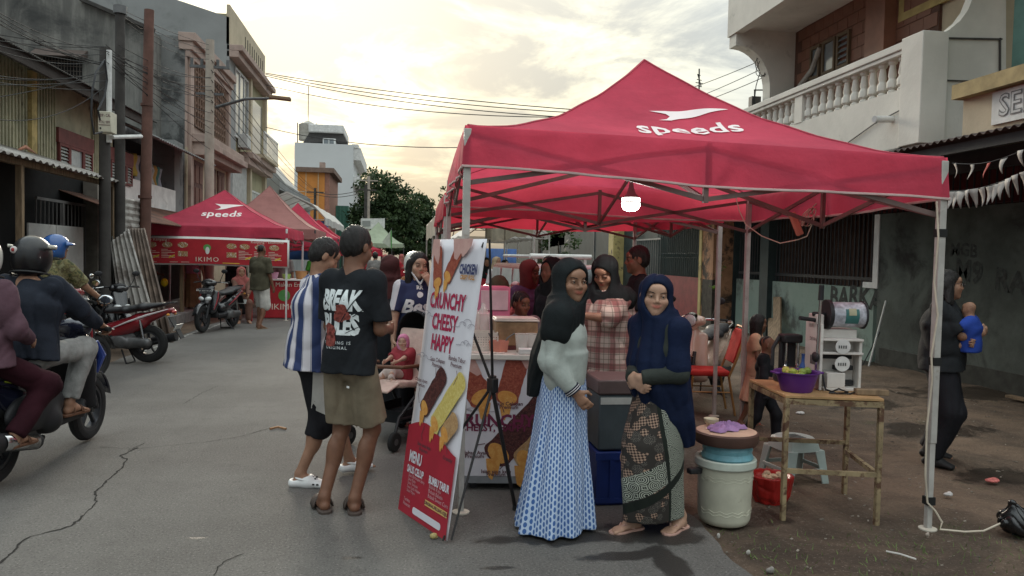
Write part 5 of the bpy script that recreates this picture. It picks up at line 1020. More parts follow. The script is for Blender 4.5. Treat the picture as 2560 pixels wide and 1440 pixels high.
    def hair(s, style='short', m=None, seed=5, name='hair', length=.3):
        q = s.hk; R = s.Rh; b = SDF(); b.ell(s.h(0,.020,.043), V(.086,.098,.091)*q, R)
        if style == 'short': b.ell(s.h(0,.05,-.005), V(.078,.062,.075)*q, R, .03); b.ell(s.h(0,-.125,-.03), V(.072,.085,.082)*q, R, .012, 's'); b.ell(s.h(0,-.03,-.12), V(.10,.085,.10)*q, R, .015, 's')
        elif style == 'buzz': b = SDF(); b.ell(s.h(0,.018,.038), V(.0755,.0935,.0875)*q, R); b.ell(s.h(0,-.12,-.03), V(.075,.085,.085)*q, R, .012, 's'); b.ell(s.h(0,-.0,-.11), V(.10,.10,.10)*q, R, .01, 's')
        else:
            b.ell(s.h(0,.05,-.03), V(.083,.065,.10)*q, R, .03)
            for x in (-1, 1): b.limb(s.h(.068*x,.015,.02), s.h(.085*x,.01,-.16)-V(0,0,max(0,length-.2)), .034*q, (.045*q,.03*q), .03)
            b.limb(s.h(0,.06,0), s.h(0,.085,-.16)-V(0,0,max(0,length-.16)), (.085*q,.05*q), (.10*q,.03*q), .04, side=R @ V(1,0,0)); b.ell(s.h(0,-.125,-.035), V(.058,.085,.10)*q, R, .012, 's')
        f1 = folds(.004, 60, seed, (1,1,.2)); f2 = folds(.003, 130, seed+1, (1,1,.15))
        return b.build(name, m or HAIR, s.o, min(s.vox, .0065), lambda x, y, z: f1(x, y, z)+f2(x, y, z))
    def sole(s, i, m, name='sandal', strap=None, th=.022, wd=1., L=1., strapm=None):
        k = s.k; Rf = rotm(s.fy[i]); z0 = s.A[i][2]-.085*k; B = lambda x, y, z: tuple(s.A[i]*V(1,1,0)+Rf @ V(x,y,0)*k+V(0,0,z0+z*k)); out = [(0,.075),(.022,.07),(.036,.045),(.036,0),(.034,-.05),(.046,-.11),(.044,-.16),(.026,-.195),(0,-.205)]; ring = [(x*wd, y*L) for x, y in out]+[(-x*wd, y*L) for x, y in out[-2:0:-1]]
        p = part(name, m, s.o, lambda q: q.prism([B(x, y, -.006-th*.2) for x, y in ring][::-1], V(0,0,th*k)), bev=.005)
        sm = strapm or m
        if strap == 'slide': part('strap', sm, p, lambda q: q.grid(np.array([[B(.052*math.cos(t), y+.02*abs(math.cos(t)), .012+.058*math.sin(t)*(1 if y > -.10 else .82)) for y in (-.045,-.075,-.11,-.14)] for t in np.linspace(0, math.pi, 11)])), sol=-.012)
        if strap == 'thong': part('strap', sm, p, lambda q: [q.tube([B(.0,-.135,.022), B(x*.022,-.10,.052), B(x*.042,-.03,.02)], .0055, 6) for x in (1, -1)])
        if strap == 'loop': part('strap', sm, p, lambda q: [q.tube([B(.046*math.cos(t), -.10+.015*j, .012+.042*math.sin(t)) for t in np.linspace(0, math.pi, 9)], .006, 6) for j in (0, 1)]+[q.tube([B(.044*math.cos(t), -.0-.02*math.sin(t), .012+.075*math.sin(t)) for t in np.linspace(0, math.pi, 9)], .005, 6)])
        return p
    def clog(s, i, m, name='clog'):
        k = s.k; Rf = rotm(s.fy[i]); z0 = s.A[i][2]-.085*k; B = lambda x, y, z: s.A[i]*V(1,1,0)+Rf @ V(x,y,0)*k+V(0,0,z0+z*k); b = SDF()
        b.limb(B(0,.045,.025), B(0,-.06,.035), (.044*k,.034*k), (.050*k,.045*k), .03, side=Rf @ V(1,0,0)); b.limb(B(0,-.06,.035), B(.003*(1,-1)[i],-.155,.018), (.050*k,.044*k), (.054*k,.026*k), .03, side=Rf @ V(1,0,0))
        b.limb(B(0,.03,.075), B(0,-.035,.095), .040*k, .036*k, .012, 's'); b.cut(B(0,0,-.012), (0,0,-1)); o = b.build(name, m, s.o, .006)
        dk = mat('clog_hole', (.03,.03,.03), .9, var=0)
        part('vent_holes', dk, o, lambda q: [q.cyl(B(x, y, .062-.25*abs(x)-(.12*(-.1-y) if y < -.1 else 0)), B(x, y, .0795-.30*abs(x)-(.30*(-.09-y) if y < -.09 else 0)), .0065*k, n=7) for x, y in ((-.022,-.075),(0,-.07),(.022,-.075),(-.012,-.095),(.012,-.095),(0,-.115),(-.024,-.112),(.024,-.112))])
        part('vent_slots', dk, o, lambda q: [q.box(B(x*(.0515+.003*j), -.08-.028*j, .030), (.006*k,.015*k,.010*k), Rf) for x in (-1, 1) for j in range(3)])
        part('heel_strap', m, o, lambda q: q.tube([B(.047*math.cos(t), -.045+.075*math.sin(t), .055+.012*math.sin(t)) for t in np.linspace(-.1, math.pi+.1, 11)], .008, 6)); return o
    def shoe(s, i, m, name='shoe'):
        k = s.k; Rf = rotm(s.fy[i]); z0 = s.A[i][2]-.085*k; B = lambda x, y, z: s.A[i]*V(1,1,0)+Rf @ V(x,y,0)*k+V(0,0,z0+z*k); b = SDF()
        b.limb(B(0,.045,.03), B(0,-.05,.045), (.044*k,.036*k), (.047*k,.046*k), .03, side=Rf @ V(1,0,0)); b.limb(B(0,-.05,.04), B(0,-.17,.018), (.047*k,.044*k), (.048*k,.024*k), .03, side=Rf @ V(1,0,0)); b.cut(B(0,0,-.01), (0,0,-1)); return b.build(name, m, s.o, .008)
_lid = {}
def SKIN_LID(t):
    k_ = tuple(t); _lid.setdefault(k_, mat('eyelid_%d' % len(_lid), tuple(np.array(t)*.55), .6, var=.1)); return _lid[k_]
# ---------- man in the black T-shirt ----------
C_BLK = cloth('black_cotton', (.016,.018,.021)); C_KHAKI = cloth('khaki_twill', (.20,.165,.115)); C_WHITE = cloth('white_cotton', (.62,.60,.60)); C_NAVY = cloth('navy_jersey', (.018,.022,.055)); C_BLACKP = cloth('black_poly', (.014,.014,.017), r=.75)
p = Person('person in black T-shirt with white lettering on the back, khaki shorts and brown slides', (-.30,4.86,0), 146, 1.77, 'd', head=(-6,-16,0), hands=[(.08,-.28,1.13), (-.10,-.28,1.12)], feet=[(.11,.05,0,50), (-.07,-.02,0,40)], lean=3, vox=.0085, elbow=[(.35,.6,-.6), (-.35,.6,-.6)], g=.90, shw=.96)
p.skin(); p.hair('short'); sh = p.top(C_BLK, hem=.83, sleeve=.82, loose=1.10, seed=11, vox=.009, amp=.007); p.pants(C_KHAKI, end=.88, loose=1.12, name='shorts', seed=12, flare=1.12)
for i in (0, 1): p.sole(i, mat('brown_rubber', (.065,.048,.040), .7, var=.1), 'slide_sandal', 'slide', .03, 1.15, 1.05)
b = MB(); put_text(b, 'BREAK', .100, (0,.3,1.31), (-1,0,0), (0,0,1.65), bold=.005, space=.92); put_text(b, 'RULES', .100, (0,.3,1.165), (-1,0,0), (0,0,1.65), bold=.005, space=.92); drape(b, sh, (0,-1,0), .004, .02).build('print_letters', mat('shirt_white_print', (.62,.66,.66), .8, var=.15, vs=30), sh, smooth=80)
b = MB(); put_text(b, 'NOTHING IS', .027, (0,.3,1.06), (-1,0,0), (0,0,1), space=1.3); put_text(b, 'ORIGINAL', .027, (0,.3,1.03), (-1,0,0), (0,0,1), space=1.3); drape(b, sh, (0,-1,0), .004, .03).build('print_small_letters', mat('shirt_white_print'), sh, smooth=80)
b = MB()      # two reddish fists gripping, over the lettering
for cx, cz, rr in ((-.035,1.255,.045), (-.015,1.22,.045), (.06,1.13,.055), (.045,1.08,.052), (-.06,1.225,.03)): blob(b, (cx, cz), rr, rr*.8, .6, 0, int(cz*1000), 24, .2)
b.v = [(x, .3, y) for x, y, z in b.v]; drape(b, sh, (0,-1,0), .0065, .02).build('print_hands', mat('shirt_red_print', (.20,.045,.035), .8, var=.5, vs=45), sh, smooth=80)
b = MB()
for q_ in ([(-.16,1.40),(-.02,1.18)], [(-.20,1.30),(-.10,1.22)], [(-.19,1.24),(-.12,1.34)], [(.16,1.36),(.08,1.28)], [(.13,1.25),(.19,1.40)], [(-.2,1.2),(-.06,1.12)]): (lambda a_, c_: b.add([(a_[0]-.004,.3,a_[1]), (a_[0]+.004,.3,a_[1]), (c_[0]+.004,.3,c_[1]), (c_[0]-.004,.3,c_[1])], [(0,1,2,3)]))(*q_)
drape(b, sh, (0,-1,0), .0068, .03).build('print_cracks', C_BLK, sh, smooth=80)
part('waist_tag', mat('white_tag', (.7,.7,.68), .6), p.o, lambda q: q.box((-.10,.142,.80), (.04,.004,.012), rotm(-35,0,4)))
# ---------- man in the striped jersey ----------
def jersey(n, co):
    a = n('Attribute', {'attribute_name': 'pc'}).outputs['Vector']; x = n('SeparateXYZ', None, i0=a).outputs[0]; t = n.m('FRACT', n.m('ADD', n.m('MULTIPLY', x, 10.), .1))
    w_ = n.mix(n.m('LESS_THAN', n.m('ABSOLUTE', n.m('SUBTRACT', t, .5)), .24), (.60,.57,.60), (.028,.045,.125)); d = n.m('ABSOLUTE', n.m('SUBTRACT', n.m('ABSOLUTE', n.m('SUBTRACT', t, .5)), .28)); return n.mix(n.m('LESS_THAN', d, .012), w_, (.028,.045,.125))
p = Person('person in blue and white striped football jersey, black shorts and white clogs', (-.60,5.46,0), 110, 1.70, 'm', head=(-4,-30,0), hands=[(.08,-.34,1.12), (-.10,-.34,1.10)], feet=[(.10,-.36,0,6), (-.06,.04,0,-30)], lean=6, vox=.0095, elbow=[(.8,.4,-.4), (-.8,.4,-.4)], g=1.12)
p.skin(fine=False); p.hair('short', seed=15); p.top(custom('striped_jersey', jersey, r=.7, bump=(.15, 18.)), hem=.80, sleeve=.85, loose=1.10, seed=16, amp=.007, pc=True); po = p.pants(C_BLACKP, end=1.35, loose=1.16, name='shorts', seed=17)
b = MB(); b.add([(-.115-.0,.04,.80), (-.20,-.02,.80), (-.215,-.0,.50), (-.16,.05,.55)], [(0,1,2,3)]); b.v = [(-.4, (-.07 if i in (1,2) else .03), z) for i, (x, y, z) in enumerate(b.v)]; drape(b, po, (1,0,0), .004, .04).build('side_panel', mat('shorts_grey_panel', (.42,.41,.38), .8), po, smooth=80)
for i in (0, 1): p.clog(i, mat('white_clog', (.72,.72,.71), .5, var=.06))
# ---------- woman in the blue patterned dress ----------
def bluedress(n, co):
    a = n('SeparateXYZ', None, i0=n('Attribute', {'attribute_name': 'pc'}).outputs['Vector']); u = n.m('MULTIPLY', a.outputs[0], 78.); v_ = n.m('MULTIPLY', a.outputs[1], 27.); row = n.m('FLOOR', u); fu = n.m('FRACT', u); fv = n.m('FRACT', n.m('ADD', v_, n.m('MULTIPLY', row, .5)))
    e = n.m('ADD', n.m('POWER', n.m('DIVIDE', n.m('SUBTRACT', fu, .5), .33), 2.), n.m('POWER', n.m('DIVIDE', n.m('SUBTRACT', fv, .5), .40), 2.)); return n.mix(n.m('LESS_THAN', e, 1.), (.46,.56,.72), (.055,.13,.34))
C_BHIJ = cloth('black_headscarf', (.012,.015,.016), r=.8); C_GREYJ = cloth('pale_grey_jacket', (.36,.39,.36)); C_NHIJ = cloth('navy_headscarf', (.007,.013,.038), r=.8)
p = Person('person in blue dotted long dress, pale grey jacket and long black headscarf', (.97,4.44,0), 66, 1.57, 'm', hs=1.10, head=(-44,-4,0), hands=[(.15,-.05,.78), (-.160,-.10,.84)], feet=[(.08,.0,0), (-.08,.06,0)], vox=.009, g=.97, elbow=[(.3,1,0), (-.35,.9,0)])
p.skin(smile=1); p.skirt(custom('blue_dotted_cotton', bluedress, r=.8, bump=(.10, 20.)), [(.02,.285,.25,0,.04),(.3,.25,.21,0,.02),(.62,.20,.17,0,.01),(.9,.175,.15,0,.0),(1.05,.160,.132,0,0),(1.16,.14,.11,0,0),(1.38,.11,.09,0,0)], 'dress', (9,.0,.085,2.1), vox=.008, amp=.007)
p.top(C_GREYJ, hem=1.13, sleeve=1.93, loose=1.05, name='jacket', seed=21, amp=.008)
part('cuff', mat('navy_cuff', (.012,.014,.03), .8), p.o, lambda q: [q.cyl(p.E[1]+(p.W[1]-p.E[1])*.86, p.E[1]+(p.W[1]-p.E[1])*1.0, .050, .046, 14)]); part('cuff_stripe', C_WHITE, p.o, lambda q: [q.cyl(p.E[1]+(p.W[1]-p.E[1])*t, p.E[1]+(p.W[1]-p.E[1])*(t+.02), .0515, .0505, 14, False) for t in (.89, .94)])
p.hijab(C_BHIJ, rows=[(.84,.08,.05,.02,.19),(.98,.13,.09,.02,.145),(1.12,.17,.14,.0,.07),(1.28,.17,.14,.0,.02),(1.40,.135,.115,.0,.0),(1.48,.10,.10,0,0)], seed=2, amp=.005, arms=.34, armr=.084)
for i in (0, 1): p.shoe(i, mat('dark_sandal', (.02,.018,.016), .7), 'sandal')
# ---------- woman in the navy headscarf and batik sarong ----------
def batik(n, co):
    a = n('SeparateXYZ', None, i0=n('Attribute', {'attribute_name': 'pc'}).outputs['Vector']); th, z = a.outputs[0], a.outputs[1]; uv = n('CombineXYZ', None, i0=n.m('MULTIPLY', th, 1.05), i1=z, i2=0.).outputs[0]
    r2 = n('Mapping', None, Vector=uv, Rotation=(0,0,.55)).outputs[0]
    def rings(sc, f_):
        d = n('TexVoronoi', None, Vector=r2, Scale=sc, Randomness=.12).outputs['Distance']; return n.m('GREATER_THAN', n.m('SINE', n.m('MULTIPLY', d, f_)), .1)
    vc = n('TexVoronoi', None, Vector=r2, Scale=17., Randomness=.75); ck = n.m('GREATER_THAN', n('SeparateXYZ', None, i0=vc.outputs['Color']).outputs[0], .42); ck2 = n('TexChecker', None, Vector=r2, Scale=92., Color1=(0,0,0,1), Color2=(1,1,1,1)).outputs['Fac']; med = rings(30., 30.); edge = n.m('GREATER_THAN', vc.outputs['Distance'], .56)
    body = n.mix(ck, n.mix(med, (.020,.018,.017), (.12,.105,.09)), n.mix(ck2, (.045,.030,.024), (.34,.225,.165))); body = n.mix(edge, body, (.035,.03,.026))
    band = n.mix(rings(15., 46.), (.016,.020,.016), (.40,.42,.35))
    s1 = n.m('ADD', z, n.m('MULTIPLY', th, -.62)); bm1 = n.m('LESS_THAN', n.m('ABSOLUTE', n.m('SUBTRACT', s1, .28)), .075); bm2 = n.m('GREATER_THAN', n.m('ADD', th, n.m('MULTIPLY', z, .18)), .265)
    k = n.mix(n.m('MAXIMUM', bm1, bm2), body, band); dk = n.m('LESS_THAN', n.m('ABSOLUTE', n.m('SUBTRACT', s1, .17)), .03); dk2 = n.m('LESS_THAN', n.m('ABSOLUTE', n.m('SUBTRACT', n.m('ADD', th, n.m('MULTIPLY', z, .18)), .262)), .012)
    return n.mix(n.m('MAXIMUM', dk, dk2), k, (.012,.016,.012))
p = Person('person in long navy headscarf and dark batik sarong smiling beside the counter', (1.52,4.34,0), -62, 1.49, 'l', hs=1.10, head=(50,-2,4), hands=[(.05,-.205,.93), (-.01,-.20,.92)], feet=[(.07,.12,0,10), (-.07,-.13,0,-8)], vox=.009, g=.96, elbow=[(.5,.5,-.6), (-.5,.5,-.6)], lean=2, handk=[dict(dir=(-.8,-.1,-.45), curl=30, palm=(0,1,0)), dict(dir=(.8,-.1,-.45), curl=30, palm=(0,1,0))])
p.skin(smile=1); p.skirt(custom('batik_cotton', batik, r=.85), [(.09,.155,.245,-.01,.01),(.35,.170,.245,0,-.03),(.62,.185,.235,0,-.03),(.88,.175,.17,0,0),(1.0,.16,.15,0,0)], 'sarong', (5,.0,.03,.7), vox=.008)
p.top(cloth('dark_olive_blouse', (.035,.040,.035)), hem=.92, sleeve=1.95, loose=1.02, name='blouse', seed=24)
p.hijab(C_NHIJ, rows=[(.58,.13,.10,.05,.16),(.78,.20,.17,.03,.06),(.98,.215,.20,.01,.0),(1.16,.205,.185,0,-.01),(1.32,.17,.15,0,0),(1.42,.12,.11,0,0),(1.48,.10,.10,0,0)], seed=3, amp=.010, arms=.85, armr=.066)
for i in (0, 1): p.sole(i, mat('pink_rubber', (.50,.30,.24), .6), 'sandal', 'thong', .024, 1.1)
part('leg_cuff', mat('beige_rib', (.42,.29,.19), .9, bump=.3, bs=60), p.o, lambda q: q.cyl(p.A[1]+V(0,0,.03), p.A[1]+V(0,-.0,.12), .046, .058, 16))
# ---------- woman in the plaid shirt ----------
def plaid(n, co):
    a = n('SeparateXYZ', None, i0=n('Attribute', {'attribute_name': 'pc'}).outputs['Vector']); u, v_ = n.m('MULTIPLY', a.outputs[0], 1.15), a.outputs[1]
    def band(x, f_, w_, o=0.): return n.m('LESS_THAN', n.m('FRACT', n.m('ADD', n.m('MULTIPLY', x, f_), o)), w_)
    k = n.mix(n.m('MULTIPLY', band(u, 9., .35), .6), (.52,.44,.38), (.22,.05,.055)); k = n.mix(n.m('MULTIPLY', band(v_, 8., .35), .6), k, (.22,.05,.055)); k = n.mix(n.m('MULTIPLY', band(u, 27., .16, .3), .55), k, (.10,.09,.07)); return n.mix(n.m('MULTIPLY', band(v_, 24., .16, .3), .55), k, (.10,.09,.07))
p = Person('person in loose red plaid shirt and black headscarf looking down behind the counter', (1.63,5.95,0), -38, 1.60, 'm', hs=1.08, head=(-4,-26,0), hands=[(-.08,-.34,1.17), (-.20,-.30,1.16)], vox=.010, g=1.22, elbow=[(.9,-.1,-.6), (-.9,.3,-.5)], handk=[dict(curl=55, palm=(-1,0,.2)), dict(curl=55)])
p.skin(); p.top(custom('plaid_flannel', plaid, r=.9, bump=(.15, 20.)), hem=.72, sleeve=1.25, loose=1.22, seed=31, amp=.012, pc=True, cuffr=.068); p.skirt(C_BLKS if False else C_BLK, [(.03,.26,.2,0,0),(.8,.2,.17,0,0)], 'skirt', pc=False); p.hijab(C_BHIJ, front=.12, back=.2, wide=1.05, seed=5, arms=.12)
# ---------- dark man in profile behind ----------
p = Person('person with short black hair and black shirt standing in profile behind the plaid shirt', (2.16,6.75,0), -98, 1.72, 'd', head=(0,-4,0), vox=.011, g=1.1, hands=[(.2,-.25,1.0),(-.2,-.25,1.0)])
p.skin(); p.hair('short', seed=33); p.top(C_BLK, hem=.8, sleeve=.9, loose=1.1, seed=34); p.pants(C_BLACKP)
# ---------- people behind the counter ----------
p = Person('small boy with black fringe watching over the counter behind the metal tray', (1.02,6.45,0), 8, 1.30, 'd', hs=1.05, head=(22,-10,0), vox=.011); p.skin(); p.hair('short', seed=41); p.top(cloth('grey_child_shirt', (.22,.20,.21)), hem=.8, sleeve=.8); p.pants(C_BLACKP)
p = Person('person in olive headscarf and red floral blouse seated with back turned behind the counter', (.92,7.15,0), 165, 1.38, 'm', vox=.013); p.skin(fine=False); p.top(cloth('red_floral', (.38,.10,.10), var=.8, vs=22), hem=.7, sleeve=1.9); p.pants(C_BLACKP); p.hijab(cloth('olive_scarf', (.085,.070,.045)), front=.05, back=.34, seed=7)
p = Person('person in purple blouse and dull red headscarf standing behind the boy', (1.30,7.75,0), 30, 1.55, 'd', vox=.012, head=(20,-8,0)); p.skin(); p.top(cloth('purple_blouse', (.11,.06,.12)), hem=.75, sleeve=1.9, loose=1.1); p.skirt(C_BLK, [(.03,.26,.2,0,0),(.9,.2,.17,0,0)], pc=False); p.hijab(cloth('dull_red_scarf', (.15,.035,.035)), front=.03, back=.1, tight=True, seed=8)
p = Person('person in all-black headscarf standing between the purple blouse and the blue dress', (1.42,7.05,0), -60, 1.58, 'd', vox=.013); p.skin(fine=False); p.top(C_BLK, hem=.7, sleeve=1.9, loose=1.15); p.skirt(C_BLK, [(.03,.28,.22,0,0),(.9,.2,.17,0,0)], pc=False); p.hijab(C_BHIJ, front=.35, back=.4, seed=9)
p = Person('person with cropped dark hair standing beside the parked off-roader', (2.05,10.6,0), 40, 1.62, 'm', vox=.015); p.skin(fine=False); p.hair('buzz'); p.top(C_BLK); p.pants(C_BLACKP)
# ---------- girl in the navy baseball jersey ----------
def bj(n, co):
    a = n('SeparateXYZ', None, i0=co); x = n.m('ABSOLUTE', a.outputs[0]); return n.mix(n.m('GREATER_THAN', n.m('ADD', x, n.m('MULTIPLY', n.m('SUBTRACT', a.outputs[2], 1.2), .25)), .205), (.020,.026,.075), (.52,.48,.50))
p = Person('person with long straight black hair in navy and white baseball jersey, finger at mouth', (.17,7.3,0), 10, 1.61, 'l', head=(8,-6,4), hands=[(.085,-.16,1.335), (-.24,-.10,.80)], vox=.010, elbow=[(.5,-.2,-1), (-.5,.6,0)], handk=[dict(curl=40, dir=(-.45,.05,.9), palm=(-.2,1,0)), dict()])
p.skin(); p.hair('long', length=.36); sh = p.top(custom('baseball_jersey', bj, r=.75, bump=(.12, 18.)), hem=.82, sleeve=.9, loose=1.08, seed=44); p.pants(C_BLACKP, loose=1.1)
b = MB(); put_text(b, 'Besi', .17, (-.03,-.4,1.12), (1,0,0), (0,.0,1), bold=.006, shear=.3); b.add([(-.14,-.4,1.03), (.12,-.4,1.055), (.10,-.4,1.035), (-.12,-.4,1.00)], [(0,1,2,3)]); put_text(b, 'RR', .05, (0,-.4,1.30), (1,0,0), (0,0,1), bold=.002); blob(b, (0, 0), .028, .028, 0, 0, 3, 16, .1); b.v = [(x, -.4, y+1.235) if abs(z) < .001 else (x, y, z) for x, y, z in b.v]
drape(b, sh, (0,1,0), .004, .03).build('jersey_print', C_WHITE, sh, smooth=80)
part('neck_trim', C_WHITE, sh, lambda q: [q.tube([(.065*x, -.055, 1.44), (.045*x, -.098, 1.40), (.0, -.122, 1.33)], .008, 5) for x in (1, -1)])
part('phone_case', mat('brown_case', (.18,.10,.06), .5), p.o, lambda q: q.box(p.W[1]+V(.0,-.03,-.12), (.012,.075,.15), rotm(20,0,0)), bev=.006)
# ---------- maroon scarf, child, white helmet ----------
p = Person('person in long maroon headscarf with back turned behind the stroller', (-.10,7.95,0), 172, 1.57, 'm', vox=.012); p.skin(fine=False); p.top(C_BLK, hem=.7, sleeve=1.9, loose=1.1); p.skirt(C_BLK, [(.03,.26,.2,0,0),(.9,.2,.17,0,0)], pc=False); p.hijab(cloth('maroon_scarf', (.060,.022,.022)), rows=[(.86,.17,.12,0,.02),(1.05,.19,.15,0,.02),(1.28,.17,.13,0,.01),(1.42,.12,.11,0,0),(1.48,.10,.10,0,0)], seed=4)
p = Person('small child with thin hair held at shoulder height beside the maroon headscarf', (-.28,8.05,.62), 70, .82, 'l', hs=1.25, vox=.012, head=(10,0,0)); p.skin(fine=False); p.hair('buzz', mat('thin_brown_hair', (.06,.04,.03), .7)); p.top(C_WHITE, sleeve=.9); p.pants(C_NAVY, end=1.5)
p = Person('person in orange-brown jacket wearing a round white helmet beyond the baseball jersey', (.16,8.9,0), 60, 1.6, 'm', vox=.013); p.skin(fine=False); p.top(cloth('orange_brown_jacket', (.22,.09,.035)), sleeve=1.9, loose=1.15); p.pants(C_BLACKP)
def helmet(p, m, visor=None, peak=None, name='helmet', band=None, s_=1.0):
    q = p.hk*s_; R = p.Rh; b = SDF(); b.ell(p.h(0,.012,.03), V(.115,.138,.128)*q, R); b.ell(p.h(0,.02,-.03), V(.112,.125,.11)*q, R, .03); b.ell(p.h(0,-.17,-.035), V(.078,.12,.072)*q, R, .012, 's'); c = p.h(0,0,-.115); b.cut(c, R @ V(0,-.15,-1)); ho = b.build(name, m, p.o, .009)
    if peak: part('peak', m, ho, lambda w_: w_.grid(np.array([[p.h(x*.105, -.10-.085*(1-x*x)*t, .062-.035*t+.012*(1-x*x)) for t in (0, .5, 1)] for x in np.linspace(-1, 1, 9)])), sol=.008)
    if visor: part('visor', visor, ho, lambda w_: w_.grid(np.array([[p.h(.122*math.sin(a_), -.142*math.cos(a_)+.012, z) for z in (.065,.02,-.03)] for a_ in np.linspace(-1.15, 1.15, 13)])), sol=.003)
    part('rim', mat('helmet_rim', (.02,.02,.02), .5), ho, lambda w_: w_.tube([p.h(.113*math.cos(t), .018+.128*math.sin(t), -.112+.02*math.sin(t)) for t in np.linspace(-.5, math.pi+.5, 13)], .008, 5)); return ho
M_GLOSSW = mat('gloss_white', (.62,.61,.56), .25, var=.04, coat=.5); ho = helmet(p, M_GLOSSW); part('ear_disc', mat('helmet_rim'), ho, lambda w_: [w_.cyl(p.h(x*.10,.0,.0), p.h(x*.121,.0,.0), .03, n=14) for x in (1, -1)])
# ---------- girl and boy on the right ----------
p = Person('small girl with long black hair and pale peach dress by the tent legs', (3.52,7.2,-.05), 62, 1.12, 'd', hs=1.08, vox=.010, head=(20,-4,0), hands=[(.12,-.2,.86),(-.16,-.10,.50)], feet=[(.05,-.02,0),(-.05,.10,0)], g=.9); p.skin(); p.hair('long', length=.24)
p.top(cloth('peach_cotton', (.52,.31,.20)), hem=.8, sleeve=.7, loose=1.05, name='bodice'); p.skirt(cloth('peach_skirt', (.50,.30,.20)), [(.42,.26,.22,0,0),(.7,.20,.165,0,0),(.95,.15,.125,0,0)], 'skirt', (9,0,.05,1.), pc=False)
for i in (0, 1): p.sole(i, mat('red_flipflop', (.35,.05,.04), .6), 'sandal', 'thong')
p = Person('small boy in black shirt and trousers stepping past the rusty table', (3.24,6.45,-.05), 55, .98, 'd', hs=1.12, vox=.010, head=(20,-6,0), hands=[(.15,-.12,.68),(-.13,-.16,.62)], feet=[(.05,-.14,0),(-.05,.14,.0)], g=.95); p.skin(); p.hair('buzz'); p.top(C_BLK, hem=.78, sleeve=1.2); p.pants(C_BLACKP, loose=1.15)
for i in (0, 1): p.sole(i, mat('red_flipflop'), 'sandal', 'thong')
# ---------- woman carrying the baby ----------
p = Person('person in dark T-shirt and black trousers, glasses, carrying a baby by the graffiti wall', (4.52,5.85,-.05), 42, 1.60, 'm', head=(22,-2,6), hands=[(-.02,-.24,1.02), (.10,-.27,1.10)], feet=[(.15,.06,0),(-.16,-.02,0)], vox=.010, g=1.25, elbow=[(.9,.2,-.6), (-.9,.1,-.6)], handk=[dict(curl=25, dir=(-1,-.1,.1), palm=(0,1,.2)), dict(curl=25, dir=(1,-.15,.2), palm=(0,1,.2))])
p.skin(); p.hair('long', length=.10); p.top(cloth('charcoal_tee', (.020,.022,.024)), hem=.84, sleeve=.85, loose=1.12, seed=52); p.pants(C_BLACKP, loose=1.18)
part('glasses', mat('glasses_frame', (.03,.02,.02), .4), p.o, lambda q: [q.tube([p.h(x*.033+.021*math.cos(t), -.104, .004+.016*math.sin(t)) for t in np.linspace(0, 6.3, 13)], .002, 5) for x in (1, -1)]+[q.tube([p.h(x*.054,-.102,.008), p.h(x*.076,-.05,.008), p.h(x*.08,.01,.006)], .002, 5) for x in (1, -1)])
for i in (0, 1): p.shoe(i, mat('dark_shoe', (.018,.018,.018), .7))
p = Person('bald baby in blue shirt held against the dark T-shirt', (4.64,5.69,.66), 228, .74, 'm', cat='person', hs=1.15, vox=.010, sit=.30, hands=[(.10,-.18,.46),(-.10,-.18,.46)], feet=[(.12,-.26,.10),(-.12,-.26,.10)], g=1.25, head=(-10,0,0), knee=[(.6,-1,.6), (-.6,-1,.6)]); p.skin(fine=False); p.top(cloth('royal_blue_cotton', (.025,.06,.30)), hem=.80, sleeve=.85, loose=1.15)
# ---------- far left street people ----------
p = Person('person in olive T-shirt and white cargo shorts walking by the stall counter', (-2.88,16.7,0), 150, 1.75, 'd', vox=.014, g=1.1, hands=[(.2,-.3,1.05),(-.25,-.1,.85)], feet=[(.1,-.1,0),(-.12,.12,0)], head=(20,-8,0)); p.skin(fine=False); p.hair('buzz'); p.top(cloth('olive_tee', (.075,.068,.045)), hem=.78, sleeve=.9, loose=1.15); p.pants(cloth('white_cargo', (.52,.50,.46)), end=1.15, loose=1.2, name='shorts')
for i in (0, 1): p.sole(i, mat('tan_flipflop', (.2,.14,.09), .7), 'sandal', 'thong')
def quick(label, loc, face, H, tone, topm, botm, scarf=None, sk=False, hairst='short', vox=.02, **kw):
    p = Person(label, loc, face, H, tone, vox=vox, **kw); p.skin(fine=False); p.top(topm, sleeve=kw.get('sl', 1.9 if scarf else .9), hem=.78, loose=1.1)
    if sk: p.skirt(botm, [(.04,.22,.19,0,0),(.9,.19,.16,0,0)], pc=False)
    else: p.pants(botm, loose=1.1)
    if scarf: p.hijab(scarf, front=.25, back=.3, vox=.014)
    else: p.hair(hairst)
    return p
C_PINK = cloth('pink_tee', (.38,.17,.22)); C_BROWN = cloth('brown_skirt', (.22,.13,.07)); C_GREENV = cloth('green_vest', (.10,.40,.06)); C_REDS = cloth('red_shirt', (.36,.03,.04)); C_GREYS = cloth('grey_shirt', (.20,.19,.18)); C_TAN = cloth('tan_scarf', (.32,.24,.16)); C_ROSE = cloth('rose_scarf', (.32,.10,.09))
quick('person in pink T-shirt and long brown skirt under the banner', (-5.1,20.2,.15), 170, 1.66, 'm', C_PINK, C_BROWN, sk=True, vox=.016)
quick('child in brown shirt holding a yellow balloon at the edge of the banner tent', (-6.0,19.6,.15), 60, 1.15, 'd', cloth('brown_child_shirt', (.16,.11,.08)), C_BLACKP, hands=[(.1,-.35,.85),(-.2,-.2,.6)], hs=1.05, vox=.014)
